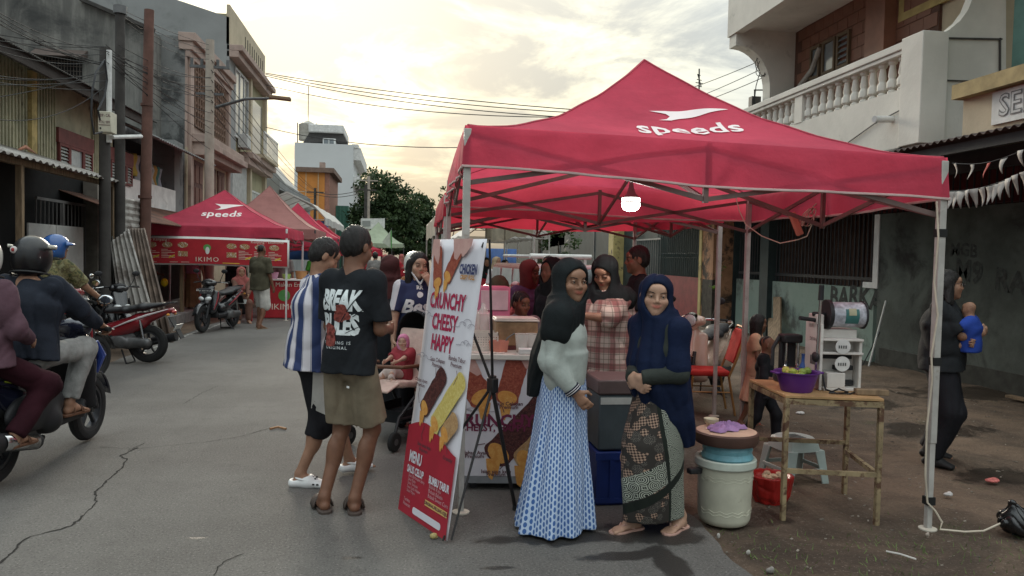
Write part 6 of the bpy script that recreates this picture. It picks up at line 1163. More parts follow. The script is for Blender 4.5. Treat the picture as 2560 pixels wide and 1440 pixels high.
solo('yellow_balloon', mat('balloon_rubber', (.75,.55,.02), .3, var=.03, trans=.25), 'small round yellow balloon carried under the menu banner', 'balloon', lambda q: [q.sph(AY(411,706,19.4), (.085,.085,.10), 16), q.cyl(AY(411,706,19.4)-V(0,0,.115), AY(411,706,19.4)-V(0,0,.095), .014, .006, 8)])
p = quick('person in rose headscarf and brown robe seated by the parked scooter', (-3.55,18.15,0), 20, 1.55, 'm', cloth('brown_robe', (.16,.085,.065)), cloth('brown_robe'), scarf=C_ROSE, sit=.52, feet=[(.1,-.42,0),(-.1,-.42,0)], hands=[(.1,-.35,.62),(-.1,-.35,.62)], vox=.016)
solo('plastic_chair', mat('red_plastic', (.36,.03,.03), .5), 'red plastic chair under the seated rose headscarf', 'chair', lambda q: [q.bx(-3.78,-3.32,17.95,18.4,.40,.43), q.bx(-3.78,-3.32,18.37,18.40,.43,.82)]+[q.bx(x, x+.035, y, y+.035, 0, .40) for x in (-3.77,-3.37) for y in (17.96,18.33)], bev=.01)
quick('person in black robe standing in the shade behind the parked scooter', (-4.0,19.9,0), 30, 1.6, 'm', C_BLK, C_BLK, scarf=C_BHIJ, sk=True)
quick('person in grey shirt serving behind the red stall counter', (-2.95,20.5,0), -10, 1.66, 'm', C_GREYS, C_BLACKP)
quick('person in black headscarf looking out from the salmon tent', (-2.1,22.7,0), 10, 1.6, 'l', C_BLK, C_BLK, scarf=C_BHIJ, sk=True, vox=.014)
quick('person in bright green vest beside the black headscarf in the salmon tent', (-2.5,23.6,0), 20, 1.62, 'm', C_GREENV, C_BLACKP)
for i, (px, Y, H, lab, tm, sc_) in enumerate(((938,24,1.66,'person in dark grey shirt walking away down the road',C_GREYS,None), (905,27,1.6,'person in red shirt far down the road by the last tents',C_REDS,None), (962,30,1.58,'person in rose headscarf far down the road',C_PINK,C_ROSE), (920,33,1.55,'person in white shirt far down the road under the pale green tent',C_WHITE,None), (1003,28,1.6,'person in red robe far down the road past the white helmet',C_REDS,C_ROSE),
        (1215,19,1.55,'person in red robe under the cream canopy',C_REDS,C_BHIJ), (1240,17,1.58,'person in white blouse and tan headscarf under the cream canopy',C_WHITE,C_TAN), (1190,22,1.62,'person in grey shirt deep under the cream canopy',C_GREYS,None), (1262,20,1.5,'person in dark red shirt and black scarf behind the off-roader',cloth('dark_red_shirt', (.20,.02,.03)),C_BHIJ))):
    x = AY(px, 650, Y)[0]; quick(lab, (x, Y, 0), 30*i % 70 if i > 4 else 170-25*i, H, 'm', tm, C_BLACKP, scarf=sc_, vox=.022)
# ================= motorbikes =================
M_TYRE = mat('tyre', (.018,.018,.018), .85, var=.2, bump=.2, bs=80); M_RIM = mat('rim_dark', (.06,.06,.065), .4, m=.6); M_BLKP = mat('black_plastic', (.02,.02,.022), .55, var=.15); M_CHROME = mat('chrome', (.55,.55,.55), .18, m=1., var=.05); M_SEATV = mat('seat_vinyl', (.028,.028,.03), .5, var=.2, bump=.15, bs=40); M_ENG = mat('engine_grey', (.12,.12,.12), .5, m=.5, var=.3)
M_LENS = mat('headlight_lens', (.62,.64,.64), .08, var=.05, spec=.9, coat=.8); M_TAIL = mat('tail_lens', (.35,.02,.015), .2, coat=.6); M_MIR = mat('mirror_glass', (.75,.77,.78), .05, m=1., var=0.)
def paint(key, c, **k): return mat(key, c, .25, var=.06, coat=.8, spec=.5, **k)
def wheel(parent, y, z, r, w_, spokes=5):
    wh = part('wheel', M_TYRE, parent, lambda q: q.grid(np.array([[(w_*.9*math.cos(b_)*.5, y+(r-w_*.48+w_*.48*math.sin(b_))*math.cos(a_), z+(r-w_*.48+w_*.48*math.sin(b_))*math.sin(a_)) for b_ in np.linspace(0, 6.283, 10, False)] for a_ in np.linspace(0, 6.283, 30, False)]), True, True))
    def rim(q):
        ri = r-w_*.85
        q.grid(np.array([[(x, y+rr*math.cos(a_), z+rr*math.sin(a_)) for x, rr in ((-w_*.3, ri+.012), (-w_*.3, ri-.02), (w_*.3, ri-.02), (w_*.3, ri+.012))] for a_ in np.linspace(0, 6.283, 26, False)]), True)
        for k_ in range(spokes): a_ = k_*6.283/spokes+.3; q.bar((0, y, z), (0, y+ri*math.cos(a_), z+ri*math.sin(a_)), .03, .018)
        q.cyl((-.05, y, z), (.05, y, z), .035, n=12); q.cyl((.052, y, z), (.058, y, z), .085, n=18)
    part('rim', M_RIM, wh, rim); return wh
def scooter(label, loc, face, pa, ac, plate=None, group=None, retro=False, steer=0., lean=0., mirrors=True, vox=.014, stand=True):
    o = thing('motor_scooter', label, 'motorbike', loc, face, group); o.rotation_euler[1] = rad(lean); r = .285
    wheel(o, -.64, r-.005, .27 if not retro else .23, .10); wheel(o, .63, r-.005, .27 if not retro else .24, .12)
    b = SDF()       # apron and nose
    if retro:
        b.limb((0,-.40,.30), (0,-.34,.80), (.20,.05), (.17,.045), .04, side=(1,0,0)); b.limb((0,-.46,.52), (0,-.36,.90), (.07,.06), (.06,.05), .05, side=(1,0,0))
    else:
        b.limb((0,-.42,.40), (0,-.33,.78), (.15,.05), (.18,.055), .04, side=(1,0,0)); b.limb((0,-.54,.58), (0,-.40,.88), (.10,.055), (.13,.06), .05, side=(1,0,0)); b.limb((.12,-.40,.45), (.15,-.28,.72), .03, .045, .04); b.limb((-.12,-.40,.45), (-.15,-.28,.72), .03, .045, .04)
    part_ = b.build('front_apron', pa, o, vox)
    if not retro:
        for x in (1, -1): part('apron_stripe', ac, part_, lambda q: q.tube([(x*.175,-.35,.80), (x*.185,-.37,.70), (x*.165,-.41,.56), (x*.13,-.445,.44)], [.008,.016,.014,.006], 6))
    b = SDF(); b.limb((0,.12,.44), (0,.52,.58), (.13,.13), (.135,.12), .05, side=(1,0,0)); b.limb((0,.5,.60), (0,.96,.76), (.125,.10), (.06,.035), .05, side=(1,0,0))
    if retro: b.ell((.10,.62,.48), (.09,.30,.19), None, .05); b.ell((-.10,.62,.48), (.09,.30,.19), None, .05)
    bp = b.build('body_panel', pa, o, vox)
    for x in (1, -1): part('side_stripe', ac, bp, lambda q: q.tube([(x*.138,.18,.50), (x*.142,.42,.60), (x*.125,.66,.69), (x*.075,.93,.775)], [.006,.014,.016,.007], 6))
    b = SDF(); b.limb((0,.08,.735), (0,.34,.755), (.10,.045), (.13,.05), .03, side=(1,0,0)); b.limb((0,.34,.755), (0,.58,.80), (.13,.05), (.125,.055), .04, side=(1,0,0)); b.limb((0,.58,.80), (0,.84,.835), (.125,.05), (.085,.03), .04, side=(1,0,0)); b.build('seat', M_SEATV, o, vox)
    part('grab_rail', M_BLKP if not retro else M_CHROME, o, lambda q: q.tube([(.10,.68,.80), (.105,.88,.85), (.06,1.0,.87), (-.06,1.0,.87), (-.105,.88,.85), (-.10,.68,.80)], .012, 6))
    b = SDF(); b.box((0,-.08,.31), (.14,.24,.035), None, .02); b.limb((0,.1,.34), (0,.2,.45), (.12,.06), (.12,.08), .05, side=(1,0,0)); b.limb((0,-.28,.33), (0,-.36,.45), (.14,.04), (.15,.03), .05, side=(1,0,0)); b.build('floorboard', M_BLKP, o, vox)
    b = SDF(); b.limb((.10,.18,.30), (.11,.66,.30), (.05,.09), (.06,.07), .03, side=(1,0,0)); b.limb((0,.2,.32), (0,.4,.36), (.10,.10), (.09,.09), .04, side=(1,0,0)); b.ell((.15,.30,.31), (.035,.10,.09), None, .02); b.build('engine', M_ENG, o, vox)
    ex = part('exhaust', M_BLKP, o, lambda q: [q.tube([(-.06,.15,.22), (-.11,.28,.20), (-.14,.42,.24)], .02, 8), q.cyl((-.15,.40,.25), (-.16,.95,.37), .055, .065, 14)]); part('heat_shield', M_CHROME, ex, lambda q: q.grid(np.array([[(-.152-.012*t-.068*math.cos(a_), .46+.40*t, .265+.085*t+.068*math.sin(a_)) for t in (0, .5, 1)] for a_ in np.linspace(-.8, .9, 7)])), sol=.003)
    part('shock_absorber', M_CHROME, o, lambda q: [q.cyl((.12,.62,.34), (.115,.56,.62), .022, n=8)])
    Rs = np.array(Matrix.Rotation(rad(steer), 3, 'Z'))
    def fend(q):
        P = [[(x*(.065+.012*math.cos(t)), -.64+(.315)*math.cos(t), r+(.315)*math.sin(t)-.006*abs(x)*2) for x in (-1,-.5,0,.5,1)] for t in np.linspace(.35, 2.9, 12)]; q.grid(np.array(P))
    part('front_fender', pa if not retro else pa, o, fend, sol=.006)
    part('fork', M_BLKP, o, lambda q: [q.cyl((x*.075,-.63,r), (x*.07,-.50,.62), .022, n=8) for x in (1, -1)])
    b = SDF(); b.limb((-.10,-.385,.965), (.10,-.385,.965), .055, k=.03); b.limb((0,-.40,.90), (0,-.40,.98), .06, .07, .04); b.limb((0,-.46,.96), (0,-.36,1.0), (.085,.05), (.08,.03), .03, side=(1,0,0)); b.build('handlebar_cover', pa if not retro else pa, o, vox)
    hb = part('handlebar', M_CHROME if retro else M_BLKP, o, lambda q: q.tube([(-.34,-.26,.975), (-.2,-.33,.985), (0,-.37,.98), (.2,-.33,.985), (.34,-.26,.975)], .013, 8)); part('grip', mat('rubber_grip', (.015,.015,.015), .8), hb, lambda q: [q.cyl((x*.25,-.305,.982), (x*.36,-.245,.974), .019, n=10) for x in (1, -1)], sep=True); part('brake_lever', M_CHROME, hb, lambda q: [q.tube([(x*.22,-.36,.985), (x*.28,-.35,.975), (x*.36,-.32,.965)], .006, 5) for x in (1, -1)], sep=True)
    if mirrors:
        for x in (1, -1):
            mr = part('mirror', M_BLKP, o, lambda q: [q.tube([(x*.20,-.33,.99), (x*.24,-.35,1.08), (x*.28,-.34,1.17)], .007, 6), q.sph((x*.29,-.335,1.20), (.065,.014,.042), 14)]); part('mirror_face', M_MIR, mr, lambda q: q.sph((x*.29,-.325,1.20), (.058,.008,.036), 14))
    if retro: part('headlight', M_CHROME, o, lambda q: q.cyl((0,-.40,.99), (0,-.485,.975), .075, .08, 18)); part('headlight_lens', M_LENS, o, lambda q: q.sph((0,-.487,.975), (.072,.025,.072), 16))
    else:
        part('headlight', M_LENS, o, lambda q: [q.sph((x*.07,-.555,.665), (.065,.035,.042), 14, rotm(x*22,0,-x*14)) for x in (1, -1)]); part('position_lamp', M_LENS, o, lambda q: q.sph((0,-.535,.50), (.05,.03,.05), 12)); part('instrument_cowl', M_BLKP, o, lambda q: q.sph((0,-.43,1.0), (.10,.06,.045), 14))
    part('tail_light', M_TAIL, o, lambda q: q.sph((0,.985,.735), (.065,.03,.03), 12)); part('turn_signal', mat('amber_lens', (.5,.2,.02), .3), o, lambda q: [q.sph((x*.11,.95,.70), (.03,.025,.02), 8) for x in (1, -1)])
    part('mudflap', M_BLKP, o, lambda q: [q.prism([(-.07,.93,.66), (.07,.93,.66), (.06,1.10,.36), (-.06,1.10,.36)], (0,.012,.004))]); part('rear_plate', mat('plate_white', (.5,.5,.48), .5), o, lambda q: q.box((0,1.045,.52), (.22,.008,.10), rotm(0,-28,0)))
    if plate:
        pl_ = part('number_plate', mat('plate_dark', (.10,.10,.11), .5), o, lambda q: q.box((0,-.535,.815), (.25,.010,.11), rotm(0,18,0))); part('plate_text', mat('plate_white'), pl_, lambda q: [put_text(q, plate, .066, (0,-.545,.83), (1,0,0), (0,.3,.95), bold=.001), put_text(q, '06-27', .03, (0,-.534,.785), (1,0,0), (0,.3,.95))], smooth=0)
    if stand: part('side_stand', M_BLKP, o, lambda q: [q.tube([(.08,.12,.24), (.22,.16,.03), (.26,.18,.015)], .011, 6), q.tube([(.1,.30,.2), (.13,.38,.01), (-.13,.38,.01), (-.1,.30,.2)], .012, 6)])
    return o
P_NAVY = paint('navy_black_paint', (.012,.014,.030)); P_LIME = mat('lime_decal', (.42,.50,.03), .4, var=.05); P_RED = paint('maroon_red_paint', (.22,.015,.022)); P_BLACK = paint('gloss_black_paint', (.014,.014,.016)); P_WSTR = mat('white_decal', (.62,.58,.58), .35, var=.04); P_CREAM = paint('cream_paint', (.58,.42,.33)); P_REDSTR = mat('red_decal', (.30,.03,.04), .35)
MBX = scooter('dark navy scooter with lime stripe being ridden up the road by two people', (-2.60,6.14,0), 175, P_NAVY, P_NAVY, stand=False)
b = SDF(); b.ell((.13,.36,.47), (.055,.36,.15)); b.ell((-.13,.36,.47), (.055,.36,.15)); b.limb((-.12,.2,.36), (.12,.2,.36), .10, k=.05); b.limb((0,-.36,.36), (0,-.28,.80), (.21,.04), (.22,.045), .04, side=(1,0,0)); b.build('side_cowl', M_BLKP, MBX, .014)
for x in (1, -1): part('lime_stripe', P_LIME, MBX, lambda q: q.tube([(x*.145,.30,.63), (x*.147,.50,.66), (x*.13,.72,.72)], [.003,.009,.003], 6))
part('blue_fairing', paint('blue_paint', (.03,.06,.26)), MBX, lambda q: [q.tube([(x*.17,-.44,.86), (x*.18,-.50,.74), (x*.14,-.50,.60)], [.012,.035,.015], 8) for x in (1, -1)], sep=True)
def at(o, x, y, z=0):
    a = o.rotation_euler[2]; return (o.location[0]+x*math.cos(a)-y*math.sin(a), o.location[1]+x*math.sin(a)+y*math.cos(a), z)
C_JKT = cloth('dark_navy_jacket', (.020,.024,.034)); C_JEAN = cloth('pale_grey_jeans', (.26,.26,.25), vs=9, var=.25); C_MAUVE = cloth('mauve_top', (.10,.055,.07))
p = Person('helmeted person in dark navy jacket and pale grey jeans steering the lime-striped scooter', at(MBX, 0, .27), 175, 1.72, 'm', sit=.86, lean=9, hands=[(.30,-.52,1.0), (-.30,-.52,1.0)], feet=[(.14,-.40,.345), (-.15,-.36,.345)], vox=.0105, g=1.12, elbow=[(.6,.3,-.8), (-.6,.3,-.8)], knee=[(.35,-1,.6), (-.35,-1,.6)], handk=[dict(curl=60, palm=(0,.2,-1)), dict(curl=60, palm=(0,.2,-1))], head=(0,-4,0))
p.skin(fine=False); p.top(C_JKT, hem=.86, sleeve=1.95, loose=1.18, name='jacket', seed=61, amp=.012); p.pants(C_JEAN, loose=1.0, seed=62, end=1.93, amp=.009)
for i in (0, 1): p.sole(i, mat('brown_leather', (.12,.055,.03), .6), 'sandal', 'loop')
hel = helmet(p, mat('gloss_black_helmet', (.010,.010,.011), .35, coat=.25, var=.05), s_=1.06); part('white_band', mat('cream_band', (.60,.58,.50), .3), hel, lambda w_: w_.grid(np.array([[p.h(.126*math.sin(a_)*.98, -.15*math.cos(a_)+.012, z) for z in (.098,.075)] for a_ in np.linspace(-1.9, 1.9, 17)])), sol=.012); part('badge', mat('round_badge', (.6,.56,.54), .5), hel, lambda w_: w_.sph(p.h(.045,.148,.052), (.026,.012,.026), 14, rotm(0)))
part('badge_mark', mat('badge_red', (.35,.04,.04), .5), hel, lambda w_: w_.sph(p.h(.046,.159,.052), (.012,.006,.014), 10))
p = Person('helmeted pillion person in mauve top and red trousers on the lime-striped scooter', at(MBX, 0, .76), 175, 1.56, 'm', sit=.90, lean=0, hands=[(.20,-.20,.98), (-.20,-.20,.98)], feet=[(.20,-.06,.30), (-.20,-.06,.30)], vox=.012, g=1.1, knee=[(.5,-1,.5), (-.5,-1,.5)])
p.skin(fine=False); p.top(C_MAUVE, hem=.84, sleeve=1.95, loose=1.15, seed=64, amp=.009); p.pants(cloth('crimson_trousers', (.026,.006,.010)), seed=65); helmet(p, mat('white_black_helmet', (.42,.41,.38), .3, coat=.6))
for i in (0, 1): p.sole(i, mat('brown_leather'), 'sandal', 'loop')
RB = scooter('parked red and white moped with a black seat, tail towards the road', (-4.10,11.5,0), -98, P_RED, P_WSTR)
DB = scooter('parked black scooter with round mirrors in front of the leaning zinc sheets', (-4.75,13.6,0), 38, P_BLACK, P_BLACK)
CB = scooter('black and red scooter ridden by the person in the blue helmet', (-3.88,9.35,0), 160, P_BLACK, P_REDSTR)
C_CAMO = custom('camouflage_cotton', lambda n, co: n.ramp(n('TexNoise', None, Vector=co, Scale=14., Detail=2.).outputs[0], [(.40, (.05,.055,.025)), (.47, (.16,.14,.06)), (.54, (.075,.06,.03)), (.62, (.20,.19,.10))]), r=.9)
p = Person('person in camouflage T-shirt and blue peaked helmet on the black and red scooter', at(CB, 0, .10), 160, 1.78, 'm', sit=.93, head=(-55,0,0), lean=14, hands=[(.28,-.50,1.02), (-.28,-.50,1.02)], feet=[(.24,-.05,.0), (-.24,-.05,.0)], vox=.011, g=1.05, elbow=[(.6,.3,-.8), (-.6,.3,-.8)], handk=[dict(curl=60, palm=(0,.2,-1)), dict(curl=60, palm=(0,.2,-1))])
p.skin(fine=False); p.top(C_CAMO, hem=.86, sleeve=.9, loose=1.1, seed=66); p.pants(C_BLACKP); helmet(p, mat('gloss_blue_helmet', (.03,.10,.30), .25, coat=.7, var=.08), peak=True)
for i in (0, 1): p.sole(i, mat('brown_leather'), 'sandal', 'thong')
BS = scooter('black and red scooter with a number plate parked facing out by the banner tent', (-3.62,16.25,0), -14, P_BLACK, P_REDSTR, plate='DD 6818 XT')
CS = scooter('cream retro scooter with round headlight parked behind the red chair', (3.60,8.75,-.05), -40, P_CREAM, P_CREAM, retro=True)
# ================= off-road car behind the counter =================
CAR = thing('off_road_car', 'dull red off-road car with a white roof rack parked under the far canopies', 'car', (3.05,14.3,0), 8)
P_CAR = paint('dusty_red_paint', (.30,.07,.075)); b = SDF(); b.box((0,.9,.72), (.86,1.95,.30), None, .12); b.box((0,1.15,1.12), (.74,1.35,.36), None, .14, .10); b.limb((-.6,-.75,.98), (.6,-.75,.98), .10, k=.08); b.build('body', P_CAR, CAR, .035)
part('windscreen', M_GLASS, CAR, lambda q: q.add([(-.66,-.27,1.05), (.66,-.27,1.05), (.58,-.20,1.40), (-.58,-.20,1.40)], [(0,1,2,3)]), sol=.02)
for x in (1, -1):
    for a_, c_ in ((-.12,.75), (.82,1.6), (1.68,2.35)): part('side_window', M_PALEGL if x < 0 else M_GLASS, CAR, lambda q: q.prism([(x*.755,a_,1.06), (x*.755,c_,1.06), (x*.735,c_-.03,1.38), (x*.735,a_+.08,1.38)], (x*.01,0,0)), smooth=0)
    mr = part('mirror', P_CAR, CAR, lambda q: q.sph((x*.95,-.12,1.08), (.10,.07,.08), 12)); part('headlight', M_LENS, CAR, lambda q: q.sph((x*.62,-1.03,.82), (.15,.05,.10), 12))
    for yy in (-.45, 2.2): part('wheel', M_TYRE, CAR, lambda q: q.lathe([(.1,-.11),(.30,-.11),(.35,-.07),(.35,.07),(.30,.11),(.1,.11)], (x*.76,yy,.35), 22, R=np.array(Matrix.Rotation(rad(90),3,'Y'))))
part('grille', M_BLKP, CAR, lambda q: q.bx(-.4,.4,-1.07,-1.03,.70,.90)); part('bumper', M_BLKP, CAR, lambda q: q.bx(-.84,.84,-1.12,-.98,.42,.58), bev=.03)
part('roof_rack', mat('white_rack_tube', (.66,.65,.62), .4), CAR, lambda q: [q.tube([(-.62,.1,1.63), (.62,.1,1.63)], .05, 10), q.tube([(-.62,1.9,1.63), (.62,1.9,1.63)], .03, 8), q.tube([(-.62,.1,1.63), (-.62,1.9,1.63)], .025, 8), q.tube([(.62,.1,1.63), (.62,1.9,1.63)], .025, 8)]+[q.bx(x-.02,x+.02,.08,.12,1.45,1.6) for x in (-.5,.5)])
# ================= X-stand banner =================
M_VINYL = mat('banner_vinyl_white', (.66,.64,.68), .45, var=.05, vs=3); M_VRED = mat('banner_vinyl_red', (.36,.022,.040), .45, var=.08); M_MAG = mat('banner_magenta', (.40,.02,.07), .5, var=.05); M_INK = mat('banner_ink', (.12,.05,.06), .6, var=.05); M_NAVYI = mat('banner_navy', (.04,.05,.14), .6); M_ORNG = mat('banner_orange', (.52,.24,.06), .6)
def crust(key, c1, c2, c3, sc=55.):
    def fn(n, co):
        d = n('TexNoise', None, Vector=co, Scale=sc, Detail=6., Roughness=.75).outputs[0]; e = n('TexVoronoi', None, Vector=co, Scale=sc*1.6).outputs['Distance']; k = n.mix(n.step(d, .38, .62), c1, c2); return n.mix(n.m('MULTIPLY', n.step(e, .18, .05), .8), k, c3)
    return custom(key, fn, r=.5)
CR_RED = crust('print_red_crust', (.24,.045,.030), (.36,.10,.06), (.60,.40,.28)); CR_DRK = crust('print_dark_crust', (.045,.016,.016), (.12,.04,.035), (.42,.30,.26)); CR_YEL = crust('print_yellow_crust', (.55,.42,.10), (.66,.55,.20), (.32,.22,.05)); CR_CHS = crust('print_cheese', (.68,.36,.10), (.60,.26,.06), (.75,.50,.2), 25.); CR_BRN = crust('print_brown_crust', (.36,.20,.09), (.50,.32,.16), (.65,.5,.34)); SK_PR = crust('print_finger_skin', (.58,.36,.32), (.52,.30,.27), (.6,.4,.36), 12.)
class Sheet:
    """flat print surface: origin (bottom-left), u and v edge vectors, normal towards the viewer"""
    def __init__(s, o, parent, BL, BR_, TL, n): s.p = parent; s.BL = np.array(BL); s.u = np.array(BR_)-s.BL; s.v = np.array(TL)-s.BL; s.n = np.array(n); s.k = 0
    def pt(s, u, v_, l): return s.BL+s.u*u+s.v*v_+s.n*l
    def shape(s, name, m, polys, l):
        b = MB()
        for P in polys: b.poly([s.pt(u, v_, l) for u, v_ in P])
        return b.build(name, m, s.p, w=True, smooth=0, sep=True)
    def text(s, name, m, items, l):
        eu, ev = nrm(s.u), nrm(s.v)
        for t, u, v_, sz, kw in items: b = MB(); put_text(b, t, sz, s.pt(u, v_, l), eu*kw.pop('wx', 1.), ev*kw.pop('hy', 1.), **kw); b.build(name, m, s.p, w=True, smooth=0)
    def roll(s, name, m, a, c, wd, l, ce=CR_CHS, seed=1, cap_=.0):
        """a snack roll seen from the side, cheese running from its open end a"""
        W, Hh = np.linalg.norm(s.u), np.linalg.norm(s.v); A_ = np.array(a)*[W, Hh]; B_ = np.array(c)*[W, Hh]; d = nrm(B_-A_); e = V(-d[1], d[0]); g = np.random.default_rng(seed); P = []
        for t in np.linspace(-1.57, 1.57, 9): P.append(B_+d*wd*.6*math.cos(t)+e*wd*math.sin(t))
        for t in np.linspace(1, 0, 9)[1:-1]: P.append(A_+(B_-A_)*t+e*wd*(1+g.normal()*.04))
        for t in np.linspace(1.57, 4.71, 9): P.append(A_+d*wd*.5*math.cos(t)+e*wd*math.sin(t)*(1+g.normal()*.05))
        for t in np.linspace(0, 1, 9)[1:-1]: P.append(A_+(B_-A_)*t-e*wd*(1+g.normal()*.04))
        s.shape(name, m, [[(p_[0]/W, p_[1]/Hh) for p_ in P]], l)
        if ce is not None:
            Q = [A_+d*wd*.25+e*wd*.85*math.cos(t)+d*wd*.5*math.sin(t)*(1 if math.sin(t) > 0 else 1.3) for t in np.linspace(0, 6.283, 18, False)]; s.shape('print_cheese', ce, [[(p_[0]/W, p_[1]/Hh) for p_ in Q]], l+.0008)
            R_ = [A_-d*wd*.3+V(x*wd*.5, -y*wd) for x, y in ((-1,0),(1,0),(.9,.5),(.6,1.2),(.2,1.0),(-.1,1.5),(-.6,1.3),(-.9,.6))]; s.shape('print_cheese_drip', ce, [[(p_[0]/W, p_[1]/Hh) for p_ in R_]], l+.0012)
    def arc(s, name, m, pts, l, w_=.004):
        W, Hh = np.linalg.norm(s.u), np.linalg.norm(s.v); b = MB(); q = np.array([np.array(p_)*[W, Hh] for p_ in pts]); d = np.gradient(q, axis=0); d /= np.linalg.norm(d, axis=1)[:,None]+1e-9; nn_ = np.stack([-d[:,1], d[:,0]], 1)*w_/2
        b.grid(np.array([[s.pt(*(p_+o_)/[W, Hh], l), s.pt(*(p_-o_)/[W, Hh], l)] for p_, o_ in zip(q, nn_)])); return b.build(name, m, s.p, w=True, smooth=0)
def cloudline(cu, cv, su, sv, flip=1):
    P = []
    for k_, (x, y, r_) in enumerate(((0,0,.25),(.3,.25,.28),(.65,.1,.22))):
        P += [(cu+flip*su*(x+r_*math.cos(t)), cv+sv*(y+r_*math.sin(t))) for t in np.linspace(3.3, -.4, 9)]
    P += [(cu+flip*su*(1.0+.15*i), cv-sv*(.1-.05*math.sin(i*2))) for i in range(4)]; return P
BLc, BRc, TLc = V(.03,4.78,.02), V(.29,4.22,.02), V(.222,4.88,1.70); XB_ = thing('banner_stand', 'tall white and red snack banner on a black X stand beside the counter', 'banner', tuple(BLc*V(1,1,0)))
nb = nrm(np.cross(BRc-BLc, TLc-BLc)); TRc = TLc+(BRc-BLc)
fld = part('banner_sheet', M_VINYL, XB_, lambda q: q.grid(np.array([[BLc+(BRc-BLc)*u+(TLc-BLc)*v_+nb*(.012*math.sin(3.1*v_)*math.sin(3.14*u)+.004*math.sin(9*v_+2*u)) for v_ in np.linspace(0, 1, 24)] for u in np.linspace(0, 1, 8)])), w=True, sol=-.003)
S_ = Sheet(None, XB_, BLc, BRc, TLc, nb)
S_.shape('print_red_field', M_VRED, [[(.0,.0),(1,.0)]+[(u, .305+.035*math.sin(-1.2+4.2*(1-u))) for u in np.linspace(1, 0, 20)]], .0185)
S_.roll('print_roll', CR_RED, (.22,.835), (.14,.955), .055, .0185, seed=1); S_.roll('print_roll', CR_RED, (.40,.86), (.56,.955), .052, .0185, seed=2)
S_.shape('print_fingers', SK_PR, [[(.02,1),(.16,1),(.20,.94),(.19,.905),(.13,.92),(.06,.945),(.02,.93)], [(.44,1),(.82,1),(.80,.975),(.72,.95),(.66,.935),(.62,.95),(.56,.925),(.50,.93),(.47,.96)]], .0200)
S_.text('print_brand', M_NAVYI, [('CHICKEN', .79, .893, .062, dict(bold=.003, hy=1.25, wx=.75))], .0185); S_.text('print_brand_sub', M_ORNG, [('CRISPY ROLL', .79, .866, .036, dict(bold=.0016, wx=.8))], .0185)
S_.text('print_headline', M_MAG, [('CRUNCHY', .46, .775, .135, dict(bold=.004, hy=.98, wx=.66, space=1.0)), ('CHEESY', .46, .700, .135, dict(bold=.004, hy=.98, wx=.66, space=1.0)), ('HAPPY', .46, .626, .135, dict(bold=.004, hy=.98, wx=.66, space=1.0))], .0185)
for q_, a_ in enumerate((cloudline(.02,.72,.16,.03), cloudline(.98,.70,.26,.05,-1), cloudline(.03,.565,.20,.03), cloudline(.97,.64,.16,.03,-1))): S_.arc('print_cloud_line', mat('print_line_grey', (.34,.32,.36), .6), a_, .0185, .004)
S_.roll('print_roll', CR_DRK, (.27,.385), (.56,.52), .062, .0190, seed=3); S_.roll('print_roll', CR_YEL, (.52,.345), (.93,.52), .062, .0205, seed=4); S_.roll('print_roll', CR_BRN, (.74,.325), (.90,.385), .058, .022, seed=5)
S_.text('print_captions', M_INK, [('Saus Celupan', .43, .568, .034, dict(bold=.0006)), ('Premium', .43, .549, .034, dict(bold=.0006)), ('Bumbu Tabur', .80, .587, .036, dict(bold=.0006)), ('Premium', .80, .566, .036, dict(bold=.0006)), ('Olahan Ayam', .15, .482, .030, dict(bold=.0006)), ('Premium', .15, .465, .030, dict(bold=.0006)), ('Isian saus keju', .38, .262, .030, dict(bold=.0006)), ('Premium', .38, .245, .030, dict(bold=.0006)), ('Crunchy', .86, .255, .032, dict(bold=.0006))], .0215)
for a_ in ([(.14,.455),(.13,.43),(.17,.40)], [(.42,.54),(.43,.52),(.46,.50)], [(.82,.55),(.85,.53),(.80,.50)], [(.33,.275),(.30,.295),(.34,.33)], [(.84,.27),(.82,.29),(.84,.31)]): S_.arc('print_arrow', M_INK, a_, .0215, .005)
S_.text('print_menu_title', M_VINYL, [('MENU', .24, .205, .085, dict(bold=.003, hy=1.1, wx=.7)), ('SAUS CELUP', .27, .160, .055, dict(bold=.002, hy=1.1, wx=.72)), ('BUMBU TABUR', .76, .160, .055, dict(bold=.002, hy=1.1, wx=.66))], .0215)
S_.text('print_menu_list', mat('banner_pink_text', (.56,.34,.36), .6), [(t, .14, .140-.0135*i, .026, dict(align='LEFT')) for i, t in enumerate(('Saus Barbeque Spicy','Saus Keju','Saus Teriyaki','Saus Lada Hitam','Saus Mayo'))]+[(t, .58, .140-.0165*i, .032, dict(align='LEFT')) for i, t in enumerate(('Bubuk Keju','Bubuk Balado','Bubuk Sweet Corn'))]+[('Terima', .10, .052, .030, dict(align='LEFT')), ('Pesanan', .10, .036, .030, dict(align='LEFT'))], .0215)
S_.shape('print_tag', mat('banner_gold', (.58,.40,.14), .5), [[(.54,.070),(.98,.070),(.98,.090),(.54,.090)]], .0215); S_.text('print_tag_text', M_INK, [('ORIGINAL/FILLING KEJU', .76, .080, .026, dict(bold=.0008))], .0230)
S_.shape('print_pill', M_VINYL, [[(.34+.03*math.cos(t), .030+.012*math.sin(t)) for t in np.linspace(1.57, 4.71, 8)]+[(.86+.03*math.cos(t), .030+.012*math.sin(t)) for t in np.linspace(-1.57, 1.57, 8)]], .0215)
hub = V(.57,4.62,.82); M_STK = mat('black_tube', (.02,.018,.018), .45)
part('stand_hub', M_STK, XB_, lambda q: [q.box(hub, (.05,.06,.09), rotm(30)), q.cyl(hub-V(0,0,.05), hub+V(0,0,.06), .025, n=10)], w=True, bev=.008)
